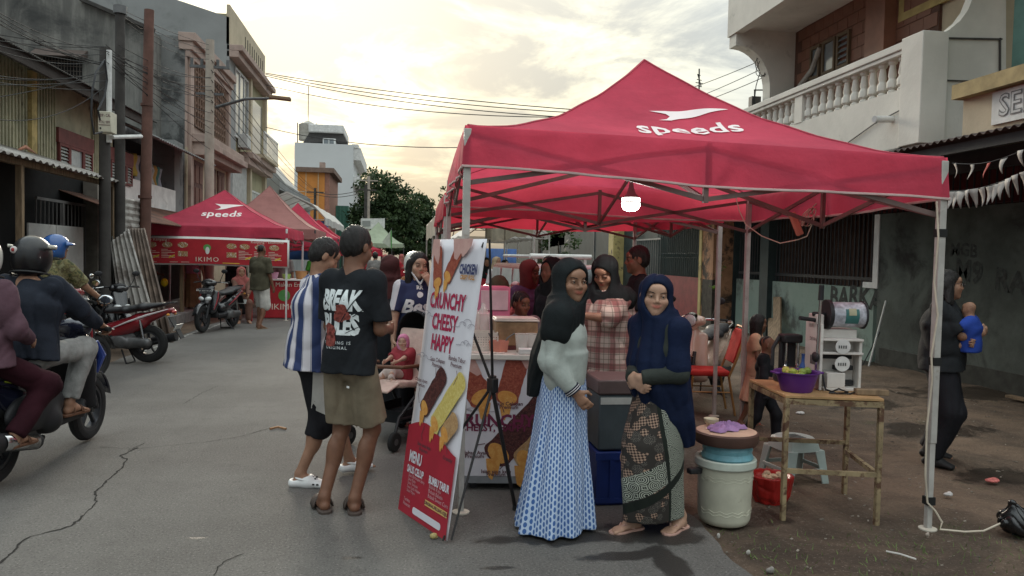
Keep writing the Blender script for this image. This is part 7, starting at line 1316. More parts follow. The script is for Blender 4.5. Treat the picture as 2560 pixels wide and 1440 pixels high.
for nm_, e_ in (('arm', TRc-nb*.02), ('arm', TLc-nb*.02), ('arm', BRc-nb*.02), ('arm', BLc-nb*.03)): part(nm_, M_STK, XB_, lambda q: q.tube([hub, hub*.5+e_*.5, e_], [.009,.008,.006], 8), w=True)
part('rear_leg', M_STK, XB_, lambda q: q.tube([hub+V(.0,0,-.02), V(*G(1288,1275))+V(0,0,.01)], [.013,.012], 8), w=True); part('rear_foot', M_BLKP, XB_, lambda q: q.cyl(G(1288,1275), G(1288,1275)+V(0,0,.03), .018, n=10), w=True)
part('tie', M_STK, XB_, lambda q: [q.tube([p_, p_+nb*.012+V(0,0,-.03)], .006, 5) for p_ in (TLc+nrm(BRc-BLc)*.03-V(0,0,.02), TRc-nrm(BRc-BLc)*.03-V(0,0,.02), BRc+V(-.02,0,.03))], w=True)
# ================= snack counter =================
K0, K1 = V(.44,5.20,0), V(1.22,5.12,0); CT = thing('snack_counter', 'white-topped snack counter with a printed front showing giant cheese rolls', 'counter', (.44,5.2,0))
ku = nrm(K1-K0); kn = V(ku[1], -ku[0], 0); wk = np.linalg.norm(K1-K0); dk_ = .55
def cbox(q, u0, u1, d0, d1, z0, z1): q.prism([K0+ku*u0+kn*-d0+V(0,0,z0), K0+ku*u1-kn*d0+V(0,0,z0), K0+ku*u1-kn*d1+V(0,0,z0), K0+ku*u0-kn*d1+V(0,0,z0)], (0,0,z1-z0))
part('carcass', mat('counter_white', (.60,.58,.60), .6), CT, lambda q: cbox(q, 0, wk, .01, dk_, .10, .90), w=True); part('top', mat('counter_top', (.66,.62,.56), .4, var=.06), CT, lambda q: cbox(q, -.03, wk+.03, -.03, dk_+.03, .902, .94), w=True, bev=.006); part('base_rail', mat('grey_rail', (.22,.23,.24), .5), CT, lambda q: cbox(q, 0, wk, 0, dk_, .05, .098), w=True)
part('caster', M_BLKP, CT, lambda q: [q.cyl(K0+ku*u-kn*d+V(0,-.012,.026), K0+ku*u-kn*d+V(0,.012,.026), .026, n=12) for u in (.08, wk-.08) for d in (.06, dk_-.06)], w=True, sep=True)
C_ = Sheet(None, CT, K0+V(0,0,.10)+kn*.0, K1+V(0,0,.10), K0+V(0,0,.90), kn)
part('front_panel', M_VINYL, CT, lambda q: q.prism([C_.pt(0,0,0), C_.pt(1,0,0), C_.pt(1,1,0), C_.pt(0,1,0)], kn*-.009), w=True, smooth=0)
C_.roll('print_roll', CR_RED, (.17,.66), (.04,.86), .085, .002, seed=6); C_.roll('print_roll', CR_RED, (.38,.66), (.47,.99), .080, .002, seed=7); C_.roll('print_roll', CR_DRK, (.30,.18), (.70,.60), .10, .0025, seed=8); C_.roll('print_roll', CR_BRN, (.55,.12), (.95,.52), .10, .0035, seed=9)
C_.shape('print_fingers', SK_PR, [[(0,1),(.10,1),(.16,.88),(.12,.86),(0,.93)], [(.50,1),(.64,1),(.58,.92),(.54,.93)]], .004)
C_.text('print_headline', mat('banner_plum', (.16,.02,.06), .5), [('CRUNCHY', .27, .475, .115, dict(bold=.004, wx=1.)), ('CHEESY, HAPPY', .27, .415, .066, dict(bold=.002))], .005)
C_.text('print_captions', M_INK, [('Saus Celupan', .40, .625, .036, dict(bold=.0008)), ('Premium', .40, .595, .036, dict(bold=.0008)), ('Olahan Ayam', .11, .20, .036, dict(bold=.0008)), ('Premium', .11, .17, .036, dict(bold=.0008)), ('Isian saus keju', .30, .04, .036, dict(bold=.0008)), ('Premium', .30, .015, .036, dict(bold=.0008))], .005)
for a_ in ([(.36,.55),(.35,.58)], [(.20,.28),(.14,.27),(.11,.23)], [(.42,.09),(.37,.10),(.33,.06)]): C_.arc('print_arrow', M_INK, a_, .005, .006)
C_.arc('print_cloud_line', mat('print_line_grey'), cloudline(.03,.56,.2,.05), .003, .004)
zc = .941
def onc(u, d): p_ = K0+ku*u-kn*d; return p_[0], p_[1], zc
# things on the counter
BK = thing('white_basket', 'white perforated plastic basket on the counter', 'basket', onc(.10,.22))
def basket(q, w_, d_, h_, t=.006):
    for (x0, x1, y0, y1) in ((-w_,w_,-d_,-d_+t), (-w_,w_,d_-t,d_), (-w_,-w_+t,-d_,d_), (w_-t,w_,-d_,d_)): q.bx(x0,x1,y0,y1,0,.02); q.bx(x0,x1,y0,y1,h_-.02,h_)
    for x in np.linspace(-w_, w_-.01, 15):
        for y in (-d_, d_-t): q.bx(x, x+.009, y+.0005, y+t-.0005, .02, h_-.02)
    for z in np.linspace(.03, h_-.03, 5): q.bx(-w_, w_, -d_+.001, -d_+t-.001, z, z+.009); q.bx(-w_, w_, d_-t+.001, d_-.001, z, z+.009)
    q.bx(-w_+.006, w_-.006, -d_+.006, d_-.006, 0, .006)
part('basket_weave', mat('basket_white', (.62,.56,.50), .5), BK, lambda q: basket(q, .13, .09, .13))
PSC = thing('sauce_holder', 'salmon plastic sauce holder with tongs beside the basket', 'container', onc(.24,.10)); part('tub', mat('salmon_tub', (.58,.22,.16), .5), PSC, lambda q: q.lathe([(.05,0),(.06,.08),(.056,.08),(.046,.008)], (0,0,0), 4, sx=1.2), bev=.004); part('tongs', M_ENG, PSC, lambda q: [q.tube([(-.03,0,.02),(-.05,.01,.09),(-.07,.02,.13)], .006, 6), q.tube([(.02,0,.02),(.06,0,.10),(.11,.01,.13)], .005, 6)])
TR_ = thing('metal_warmer', 'brown-stained steel warming box with a pale lid on the counter', 'food warmer', onc(.36,.34)); part('box', mat('stained_steel', (.34,.21,.12), .4, m=.3, var=.4, vs=6, dirt=((.14,.07,.04), .52, .68, 6.)), TR_, lambda q: q.bx(-.15,.15,-.11,.11,.03,.20), bev=.008); part('lid', mat('pale_lid', (.60,.54,.48), .4), TR_, lambda q: [q.bx(-.16,.16,-.12,.12,.202,.216), q.bx(-.15,.15,-.11,.11,.216,.226)], bev=.006); part('base', mat('dark_red_base', (.12,.03,.03), .6), TR_, lambda q: q.bx(-.145,.145,-.105,.105,0,.03))
M_CUP = mat('clear_plastic', (.72,.70,.66), .12, var=.05, spec=.6, alpha=.42)
for (u, d, n_, lab) in ((.40,.12,1,'tall clear plastic cup with orange dregs on the counter'), (.47,.14,0,'second clear plastic cup next to the orange dregs')):
    cp = thing('plastic_cup', lab, 'cup', onc(u, d), group='cups on the counter'); part('wall', M_CUP, cp, lambda q: q.lathe([(.038,0),(.048,.125),(.051,.128),(.047,.126),(.036,.004)], (0,0,0), 18))
    if n_: part('juice', mat('orange_juice', (.60,.32,.06), .3), cp, lambda q: q.lathe([(.035,.004),(.037,.022)], (0,0,0), 16))
for i, (u, d, lab) in enumerate(((.06,.42,'stack of clear cups in a bag behind the basket'), (.13,.45,'second bag of clear cups next to the pink box'))):
    solo('cup_stack', M_CUP, lab, 'cups', lambda q: [q.lathe([(.045,0),(.05,.08),(.048,.16),(.05,.24),(.02,.28),(.012,.32)], onc(u, d), 14)], group='bagged cup stacks')
solo('white_box', mat('tissue_white', (.64,.62,.60), .6), 'low white carton at the edge of the counter near the blue dress', 'box', lambda q: q.box(V(*onc(.46,.04))+V(0,0,.018), (.17,.10,.034), rotm(-6)), bev=.004)
solo('paper_sheet', mat('menu_paper', (.62,.54,.48), .6, var=.5, vs=40), 'patterned paper menu lying on the counter', 'paper', lambda q: q.box(V(*onc(.16,.05))+V(0,0,.003), (.24,.09,.003), rotm(-6)))
PKB = thing('pink_storage_box', 'pink and white plastic storage drawers behind the counter', 'drawers', (.76,6.15,0)); part('frame', mat('pink_plastic', (.58,.16,.26), .45), PKB, lambda q: [q.bx(-.13,.13,0,.25,.92,1.36)], bev=.015); part('drawer', mat('pale_pink_plastic', (.60,.42,.46), .4), PKB, lambda q: [q.bx(-.11,.11,-.012,0,1.17,1.33), q.bx(-.11,.11,-.012,0,.95,1.12)], bev=.004); part('stand', M_BLKP, PKB, lambda q: q.bx(-.14,.14,0,.3,0,.918))
# cool box on a blue crate
CBX = thing('cool_box', 'grey cool box with metal latch and torn yellow label standing on the blue crate', 'cool box', (1.56,4.98,.36)); M_CBX = mat('grey_cool_box', (.075,.092,.10), .5, var=.15)
part('box', M_CBX, CBX, lambda q: q.bx(-.27,.27,-.17,.2,0,.36), bev=.012); part('lid', mat('brown_grey_lid', (.13,.09,.085), .5), CBX, lambda q: q.bx(-.28,.28,-.18,.21,.363,.46), bev=.012); part('metal_strip', mat('strip_white', (.55,.54,.50), .4), CBX, lambda q: q.bx(-.26,.26,-.174,-.170,.30,.345)); part('latch', M_CHROME, CBX, lambda q: [q.bx(.0,.09,-.19,-.181,.32,.41), q.bx(.015,.075,-.197,-.19,.34,.39)], bev=.003)
lb = part('label', mat('label_yellow', (.50,.36,.04), .5, var=.15), CBX, lambda q: q.poly([(-.03,-.175,.05),(.26,-.175,.05),(.26,-.175,.27),(.10,-.175,.27),(-.05,-.175,.20)]), smooth=0); part('label_text', mat('label_white', (.7,.68,.6), .5), lb, lambda q: [put_text(q, 'Nusantara', .085, (.11,-.177,.155), (1,0,0), (0,0,1), shear=.25, bold=.002), put_text(q, 'Tiny', .07, (.10,-.177,.225), (1,0,0), (0,0,1), shear=.25, bold=.002)], smooth=0); part('label_patch', mat('label_red', (.36,.03,.03), .5), lb, lambda q: q.poly([(-.01,-.177,.065),(.08,-.177,.065),(.08,-.177,.10),(-.01,-.177,.10)]), smooth=0)
part('label_leaf', M_GRNP, lb, lambda q: q.poly([(-.045,-.177,.205),(-.0,-.177,.20),(.02,-.177,.235),(-.01,-.177,.245)]), smooth=0)
BC = thing('blue_crate', 'blue plastic crate under the grey cool box', 'crate', (1.56,4.98,0)); part('crate_wall', mat('blue_plastic', (.012,.028,.14), .5, var=.15), BC, lambda q: [q.bx(-.28,.28,-.18,.2,0,.35)], bev=.012); part('crate_rim', mat('blue_plastic'), BC, lambda q: [q.bx(-.29,.29,-.192,-.181,.30,.345), q.bx(-.29,.29,-.192,-.181,.02,.05)]+[q.bx(x, x+.03, -.190, -.181, .05, .30) for x in np.linspace(-.28,.25,7)])
# ================= rusty table and what stands on it =================
TB = [V(2.46,4.58,.74), V(3.02,4.44,.74), V(3.17,5.04,.74), V(2.52,5.20,.74)]; TZ = -.06
RTB = thing('rusty_table', 'small rusty yellow steel table with a plywood top', 'table', (2.79,4.82,TZ)); M_RY = mat('flaking_yellow_steel', (.27,.205,.115), .75, var=.25, vs=9, dirt=((.10,.05,.03), .46, .60, 14.))
part('tabletop', mat('plywood', (.40,.24,.11), .75, var=.25, vs=5, dirt=((.20,.11,.06), .55, .7, 7.)), RTB, lambda q: q.prism([p_+nrm(p_-V(2.79,4.82,.74))*.02-V(0,0,.0) for p_ in TB], (0,0,.018)), w=True, bev=.003)
for p_ in TB: part('leg', M_RY, RTB, lambda q: q.bar((p_[0],p_[1],TZ), (p_[0],p_[1],.739), .031), w=True, bev=.003)
for i in range(4):
    a_, c_ = TB[i], TB[(i+1) % 4]; part('top_rail', M_RY, RTB, lambda q: q.bar(a_-V(0,0,.022), c_-V(0,0,.022), .034), w=True)
    if i != 3: part('stretcher', M_RY, RTB, lambda q: q.bar(a_*V(1,1,0)+V(0,0,.27+.06*(i == 2)), c_*V(1,1,0)+V(0,0,.27+.06*(i == 2)), .028), w=True)
ZT = .759
MC = thing('cup_sealing_machine', 'white cup sealing machine with black lever and a printed film roll', 'machine', (2.93,4.83,ZT), -8); M_MW = mat('machine_white', (.60,.56,.52), .45, var=.1, dirt=((.36,.30,.26), .58, .74, 6.))
part('side_plate', M_MW, MC, lambda q: [q.bx(-.15,-.13,-.12,.14,0,.44)], bev=.004); part('body', M_MW, MC, lambda q: [q.bx(-.13,.14,-.01,.14,.02,.40), q.bx(-.12,.14,-.13,.12,0,.02), q.bx(.12,.14,-.10,-.01,0,.34)], bev=.004)
part('shelf', M_MW, MC, lambda q: [q.bx(-.13,.14,-.12,-.01,.24,.255), q.bx(-.13,.14,-.12,-.01,.33,.345), q.bx(-.10,.02,-.13,-.02,.02,.12)], bev=.003); part('slot', M_BLKP, MC, lambda q: [q.bx(-.12,.11,-.013,-.010,.20,.235), q.bx(-.02,.10,-.06,-.011,.13,.16), q.bx(.03,.11,-.05,-.011,.03,.06)])
for z in (.295, .18): dsc = part('cup_disc', mat('disc_white', (.66,.64,.62), .4), MC, lambda q: q.cyl((0,-.125,z), (0,-.119,z), .05, n=20)); part('disc_mark', M_ENG, dsc, lambda q: [q.bx(-.03+.015*i, -.022+.015*i, -.1275, -.1255, z-.012, z+.008) for i in range(4)])
fr_ = part('film_roll', mat('film_print', (.42,.43,.48), .3, var=.4, vs=22, coat=.6), MC, lambda q: q.cyl((-.05,.0,.50), (.17,.0,.50), .085, n=28)); part('film_emblem', mat('film_teal', (.05,.16,.15), .4), fr_, lambda q: q.grid(np.array([[(.03+.09*u, -.087*math.cos(a_), .50+.087*math.sin(a_)) for u in (0,.5,1)] for a_ in np.linspace(-.7,.5,7)]))); part('film_flower', mat('film_yellow', (.42,.40,.26), .4), fr_, lambda q: q.grid(np.array([[(.05+.05*u, -.0885*math.cos(a_), .50+.0885*math.sin(a_)) for u in (0,1)] for a_ in np.linspace(.0,.55,5)])))
part('roll_flange', M_BLKP, MC, lambda q: [q.cyl((-.075,0,.50), (-.05,0,.50), .10, n=22), q.cyl((.17,0,.50), (.18,0,.50), .095, n=22), q.cyl((-.16,0,.50), (.2,0,.50), .015, n=8)]); part('roll_arm', M_MW, MC, lambda q: q.bx(-.15,-.10,-.05,.10,.40,.50), bev=.008)
part('lever', M_CHROME, MC, lambda q: q.tube([(-.165,-.10,.12),(-.168,-.12,.30),(-.16,-.125,.62)], .010, 8)); part('lever_grip', M_BLKP, MC, lambda q: q.cyl((-.16,-.125,.60), (-.158,-.126,.70), .018, .016, 10)); part('lever_joint', M_BLKP, MC, lambda q: q.sph((-.172,-.10,.22), (.02,.05,.035), 12)); part('side_handle', M_BLKP, MC, lambda q: q.cyl((-.15,-.02,.46), (-.27,-.06,.475), .014, n=8))
part('vent', M_BLKP, MC, lambda q: [q.bx(-.1515,-.150,-.08+.018*i,-.07+.018*i,.16,.22) for i in range(7)]); part('brand_text', M_INK, MC, lambda q: put_text(q, 'DEVAN', .035, (-.1513,0,.33), (0,-1,0), (0,0,1)), smooth=0)
JU = thing('juice_press', 'black and steel hand juice press behind the purple basin', 'juicer', (2.74,5.06,ZT)); part('base', M_BLKP, JU, lambda q: [q.bx(-.09,.09,-.07,.09,0,.06), q.bx(-.06,.06,.04,.08,.06,.30), q.bx(-.07,.07,-.03,.08,.28,.34)], bev=.012); part('bowl', M_CHROME, JU, lambda q: q.lathe([(.02,.08),(.07,.11),(.075,.12),(.06,.115),(.015,.09)], (0,-.02,0), 18)); part('rack', M_CHROME, JU, lambda q: [q.cyl((x,.0,.10), (x,.0,.33), .010, n=8) for x in (-.04,.05)]); part('handle', M_BLKP, JU, lambda q: q.tube([(-.08,.03,.32),(-.13,.02,.24),(-.14,.0,.12)], .013, 8))
solo('spray_bottle', mat('blue_bottle', (.05,.12,.36), .35), 'blue bottle beside the sealing machine', 'bottle', lambda q: q.lathe([(.03,0),(.034,.02),(.034,.11),(.015,.15),(.013,.20),(.018,.21)], (2.80,5.00,ZT), 14))
BS_ = thing('purple_basin', 'purple plastic basin full of limes on the rusty table', 'basin', (2.60,4.72,ZT)); part('bowl', mat('purple_plastic', (.10,.025,.19), .4, var=.1), BS_, lambda q: q.lathe([(.095,0),(.10,.006),(.135,.12),(.147,.125),(.147,.132),(.13,.128),(.095,.012)], (0,0,0), 24)); part('handle', mat('purple_plastic'), BS_, lambda q: [q.bx(x-.02,x+.02,-.04,.04,.116,.13) for x in (-.15,.15)], bev=.005)
for i in range(14):
    a_ = i*2.4; r_ = .025+.075*((i*.618) % 1); solo('lime', mat('lime_skin%d' % (i % 3), [(.30,.34,.05),(.42,.38,.08),(.20,.28,.05)][i % 3], .4), '%s heaped in the purple basin' % ['green-yellow lime','ripe yellow lime','dark green lime'][i % 3], 'lime', lambda q: q.sph((2.60+r_*math.cos(a_), 4.72+r_*math.sin(a_), ZT+.112+.018*math.sin(i*1.7)), (.028,.027,.026), 10), group='limes in the basin')
solo('wooden_block', M_WOOD, 'worn wooden block at the edge of the rusty table', 'block', lambda q: q.box((3.03,4.56,ZT+.02), (.20,.07,.036), rotm(-14)), bev=.004)
solo('machine_flex', M_BLKP, 'black power flex trailing over the rusty table top', 'cable', lambda q: q.tube([(2.80,4.75,ZT+.10),(2.77,4.66,ZT+.02),(2.80,4.58,ZT+.008),(2.86,4.55,ZT+.02),(2.84,4.62,ZT+.03),(2.76,4.60,ZT+.008),(2.88,4.56,ZT+.008),(2.96,4.62,ZT+.008)], .006, 6))
# ================= floor things on the right =================
ZD = -.05
IC = thing('ice_bucket', 'cream insulated bucket lined with a blue bag, brown lid and purple cloth on top', 'bucket', (2.06,4.58,-.045)); M_ICB = mat('aged_cream_plastic', (.54,.53,.42), .5, var=.12, vs=4, bump=.05, bs=10, dirt=((.22,.19,.12), .62, .75, 9.))
part('bucket', M_ICB, IC, lambda q: q.lathe([(.135,0),(.150,.01),(.162,.04),(.172,.36),(.182,.365),(.185,.40),(.180,.41),(.165,.40)], (0,0,0), 32)); part('rim', mat('pale_green_rim', (.50,.54,.47), .5), IC, lambda q: q.lathe([(.184,.362),(.190,.37),(.190,.408),(.184,.416),(.166,.412)], (0,0,0), 32, cap=False)); part('liner', mat('blue_bag', (.16,.36,.42), .3, var=.2, vs=12, alpha=.95), IC, lambda q: q.lathe([(.150,.39),(.162,.42),(.150,.45),(.156,.475),(.145,.50)], (.01,0,0), 24)); part('handle', M_BLKP, IC, lambda q: q.box((-.215,-.03,.335), (.09,.05,.035), rotm(15)), bev=.008)
part('wave_relief', M_ICB, IC, lambda q: [q.tube([(.1725*math.cos(t)*k_, .1725*math.sin(t)*k_, z+.006*math.sin(14*t)) for t in np.linspace(3.3, 6.1, 40)], .0016, 4) for z, k_ in ((.29,.985),(.31,.99),(.10,.955),(.08,.95))])
LD = thing('round_lid', 'round brown insulated lid resting on the blue-lined bucket', 'lid', (2.06,4.58,.452)); part('lid_body', mat('lid_brown', (.085,.045,.035), .5), LD, lambda q: q.lathe([(.15,0),(.19,.01),(.20,.03),(.20,.075),(.19,.082)], (0,0,0), 32)); part('lid_face', mat('lid_peach', (.52,.36,.26), .6), LD, lambda q: q.lathe([(.186,.083),(.17,.088)], (0,0,0), 32))
CLT = thing('purple_cloth', 'crumpled lilac cleaning cloth lying on the round brown lid', 'cloth', (2.05,4.56,.540))
def rag(q):
    P = []
    for t in np.linspace(0, 2*math.pi, 49)[:-1]:
        R_ = .105+.03*math.sin(2*t+.5)+.02*math.sin(5*t)+.012*math.sin(9*t+1); row = []
        for r_ in np.linspace(.02, 1, 14):
            x, y = R_*r_*math.cos(t), R_*.75*r_*math.sin(t); z = .034*(1-r_)**.6*(1+.3*math.sin(3*t))+.016*abs(math.sin(26*x+9*math.sin(20*y)))*(1-r_*.5)+.010*abs(math.sin(38*y-8*math.sin(30*x))); row.append((x+.012*math.sin(30*y), y, max(.002, z*(1 if r_ < .95 else .5))))
        P.append(row)
    q.grid(np.array(P), True)
part('rag', cloth('lilac_rag', (.34,.20,.38)), CLT, rag, smooth=70)
solo('half_lime_bowl', mat('pale_bowl', (.56,.50,.36), .4), 'small pale plastic scoop on the round brown lid', 'scoop', lambda q: q.lathe([(.02,0),(.045,.03),(.048,.05),(.043,.048),(.02,.006)], (2.00,4.68,.541), 14))
RBG = thing('red_bag_bin', 'basin lined with a red plastic bag full of peelings under the rusty table', 'bin', (2.56,4.95,-.05)); b = SDF(); b.stack([(.0,.10,.10,0,0),(.05,.125,.125,0,0),(.16,.145,.145,0,0),(.19,.15,.15,0,0)], pleat=(9,.02,.05,1.)); b.ell((0,0,.19), (.125,.125,.04), None, .01, 's'); b.build('bag', mat('red_plastic_bag', (.36,.018,.015), .3, var=.2, spec=.5), RBG, .006, folds(.004, 60, 9)); part('peelings', mat('peel', (.55,.40,.26), .7, var=.4, vs=40), RBG, lambda q: [q.sph((.085*math.cos(i*2.4)*((i*.37) % 1), .085*math.sin(i*2.4)*((i*.61) % 1), .165+.01*(i % 3)), (.026,.022,.015), 8) for i in range(16)])
PST = thing('plastic_stool', 'pale green moulded plastic stool behind the rusty table', 'stool', (2.98,5.42,-.05), 8); M_STL = mat('pale_mint_plastic', (.40,.48,.45), .4, var=.08)
def stool(q):
    n_ = 36; P = []
    for t in np.linspace(0, 2*math.pi, n_, False):
        sq = lambda r_: r_/max(abs(math.cos(t)), abs(math.sin(t)))**.75; dip = abs(math.sin(2*t))**.6
        P.append([(sq(.115)*math.cos(t), sq(.115)*math.sin(t), .335), (sq(.135)*math.cos(t), sq(.135)*math.sin(t), .328), (sq(.145)*math.cos(t), sq(.145)*math.sin(t), .29), (sq(.155)*math.cos(t), sq(.155)*math.sin(t), .25)])
    q.grid(np.array(P), True)
    for s1 in (1, -1):
        for s2 in (1, -1): q.prism([(s1*.10,s2*.155,.26),(s1*.155,s2*.155,.26),(s1*.155,s2*.10,.26)], (s1*.03,s2*.03,-.26)); q.prism([(s1*.155,s2*.155,.255),(s1*.075,s2*.157,.255),(s1*.10,s2*.172,.14),(s1*.13,s2*.185,.0),(s1*.185,s2*.185,.0)], (0,-s2*.012,0)); q.prism([(s1*.157,s2*.155,.255),(s1*.157,s2*.075,.255),(s1*.172,s2*.10,.14),(s1*.185,s2*.13,.0),(s1*.187,s2*.185,.0)], (-s1*.012,0,0))
    for s2 in (1, -1): q.bx(-.13,.13,s2*.166,s2*.176,.10,.13); q.bx(s2*.166,s2*.176,-.13,.13,.10,.13)
part('stool_frame', M_STL, PST, stool, bev=.004); part('seat', M_STL, PST, lambda q: q.lathe([(.15,.330),(.14,.338),(.02,.336)], (0,0,0), 28)); part('seat_slots', M_BLKP, PST, lambda q: [q.bx(-.06,.06,y-.006,y+.006,.3385,.3395) for y in (-.06,-.03,0,.03,.06)])
CH = thing('banquet_chair', 'red padded banquet chair with a gold steel frame beside the cream scooter', 'chair', (3.36,8.0,-.05), -100); M_GOLD = mat('gold_tube', (.36,.19,.07), .35, m=.4, var=.1); M_CHR = cloth('red_upholstery', (.42,.035,.03))
part('seat', M_CHR, CH, lambda q: q.bx(-.21,.21,-.22,.20,.42,.48), bev=.02)
part('backrest', M_CHR, CH, lambda q: q.prism([(-.19,.22,.56),(.19,.22,.56),(.20,.30,.86),(.16,.325,.92),(-.16,.325,.92),(-.20,.30,.86)], (0,.035,0)), bev=.012)
part('back_frame', M_GOLD, CH, lambda q: q.tube([(-.21,.18,.42),(-.215,.25,.60),(-.22,.33,.86),(-.17,.355,.945),(.17,.355,.945),(.22,.33,.86),(.215,.25,.60),(.21,.18,.42)], .014, 8))
for x in (1, -1): part('leg', M_GOLD, CH, lambda q: q.tube([(x*.20,.18,.42),(x*.20,.26,0)], .013, 8)); part('leg', M_GOLD, CH, lambda q: q.tube([(x*.20,-.20,.42),(x*.20,-.24,0)], .013, 8)); part('stretcher', M_GOLD, CH, lambda q: q.tube([(x*.20,-.215,.25),(x*.20,.215,.25)], .008, 6))
b = SDF(); b.ell((0,0,.07), (.13,.11,.085)); b.ell((.08,.02,.05), (.10,.09,.06), None, .04); b.limb((-.03,0,.13), (-.06,-.01,.19), .04, .02, .03)
BG = thing('black_bag', 'knotted black plastic rubbish bag where the cream cable ends', 'bag', (3.84,4.22,-.05)); b.build('bag', mat('black_polythene', (.012,.012,.013), .22, var=.2, spec=.6), BG, .006, folds(.012, 50, 4))
BRM = thing('broom', 'white-handled broom leaning against the dark green wall', 'broom', (7.6,11.9,-.05)); a_, c_ = AX(2166,940,7.5), AX(2215,752,7.9); part('handle', mat('white_stick', (.55,.55,.52), .5), BRM, lambda q: q.tube([a_, c_], .016, 8), w=True); part('head', mat('red_broom', (.30,.05,.05), .7), BRM, lambda q: q.box(a_+V(0,0,.03), (.12,.34,.07), rotm(10)), w=True, bev=.01); part('bristles', M_BLKP, BRM, lambda q: q.box(a_-V(0,0,.03), (.10,.32,.06), rotm(10)), w=True)
DP = thing('dustpan', 'blue dustpan on a thin stick next to the broom', 'dustpan', (7.5,12.3,-.05)); a_, c_ = AX(2150,925,7.45), AX(2200,830,7.9); part('stick', M_BLKP, DP, lambda q: q.tube([a_, c_], .010, 6), w=True); part('pan', mat('blue_dustpan', (.06,.14,.28), .5), DP, lambda q: q.box(a_, (.2,.28,.06), rotm(10,0,15)), w=True, bev=.01)
for i, (px, y0_, y1_, nm_) in enumerate(((1945, 850, 742, 'taller'), (1932, 860, 795, 'shorter'))): solo('plank', M_WOOD, '%s of two raw planks leaning on the green wall' % nm_, 'plank', lambda q: q.prism([AX(px-9,y0_,XW-.35), AX(px+9,y0_,XW-.35), AX(px+9,y1_,XW-.03), AX(px-9,y1_,XW-.03)], (-.03,0,0)), group='planks on the green wall', smooth=0)
for i in range(3): solo('wood_offcut', M_WOOD, '%s lying at the foot of the dark green wall' % ['long dark timber offcut','short split board','thin upright board'][i], 'board', lambda q: q.box((7.75-.2*i, 7.2+1.1*i, -.0+(.4 if i == 2 else 0)), ((.06,.9,.05),(.1,.5,.03),(.03,.12,.8))[i], rotm(12*i-10, 0, (0,0,12)[i])))
# litter
LIT = [((2480,1205),'crumpled red and white wrapper on the wet dirt',(.55,.16,.14),.055), ((2370,1240),'crumpled white tissue near the tent leg foot',(.50,.48,.46),.032), ((2000,1035),'small torn white paper by the small girl',(.6,.58,.55),.05), ((1795,1345),'tiny white scrap at the road edge',(.40,.38,.35),.012), ((2318,1343),'pale bottle cap near the tent leg',(.36,.30,.25),.010), ((1870,1388),'pale scrap of paper on the dirt verge',(.40,.38,.34),.014), ((1085,1345),'dry yellow leaf beside the banner stand',(.42,.34,.14),.022), ((1925,1432),'pale stone half buried in the verge',(.22,.20,.18),.022)]
for i, (px, lab, c, r_) in enumerate(LIT):
    p_ = G(*px, -.04 if px[0] > 1750 else .004); b = SDF(); b.ell((0,0,.012), (r_,r_*.7,.014)); b.ell((r_*.5,.2*r_,.015), (r_*.6,r_*.5,.014), None, .01); o = thing('litter_scrap', lab, 'litter', tuple(p_)); b.build('scrap', mat('scrap%d' % i, c, .6, var=.3, vs=40), o, max(.004, r_*.13), folds(.004, 120, i))
solo('wooden_stick', mat('stick', (.30,.16,.08), .7), 'short peeled stick lying on the asphalt by the black shorts', 'stick', lambda q: q.tube([G(675,1075)+V(0,0,.012), G(695,1071)+V(0,0,.014), G(715,1075)+V(0,0,.012)], .010, 6))
solo('straw_piece', mat('straw', (.56,.54,.50), .6), 'thin white straw lying across the dirt', 'straw', lambda q: q.tube([G(2215,1378,-.03), G(2250,1385,-.03), G(2290,1398,-.03)], .005, 5))
g = np.random.default_rng(21); b = MB()
for i in range(900):
    y = g.uniform(3.2, 9.5); x = g.uniform(1.85, 7.5); s_ = g.uniform(.003, .010)*(1.5 if g.random() < .1 else 1); z = dirt_z(x, y)+.002; a_ = g.uniform(0, 3.14); b.box((x, y, z), (s_*2, s_*1.2, s_*.7), rotm(math.degrees(a_), g.uniform(-20,20), g.uniform(-20,20)))
tag(b.build('grit', mat('grit_stones', (.19,.165,.135), .9, var=.7, vs=3.), None, smooth=0), 'pale grit and tiny scraps strewn over the dirt verge', 'grit', kind='stuff')
b = MB()
for i in range(420):
    cx, cy = ((1.95,3.75),(3.1,4.0),(2.0,4.2),(2.6,3.9),(3.6,4.0))[i % 5]; x, y = cx+g.normal()*.28, cy+g.normal()*.22; h = g.uniform(.012,.04); d = g.normal(size=2)*.02; z = dirt_z(x, y)
    if x > 1.9: b.add([(x-.003,y,z), (x+.003,y,z), (x+d[0],y+d[1],z+h)], [(0,1,2)])
tag(b.build('verge_grass', mat('short_grass', (.10,.15,.04), .7, var=.4, vs=5.), None, smooth=0), 'thin short grass growing on the trodden dirt verge', 'grass', kind='stuff')
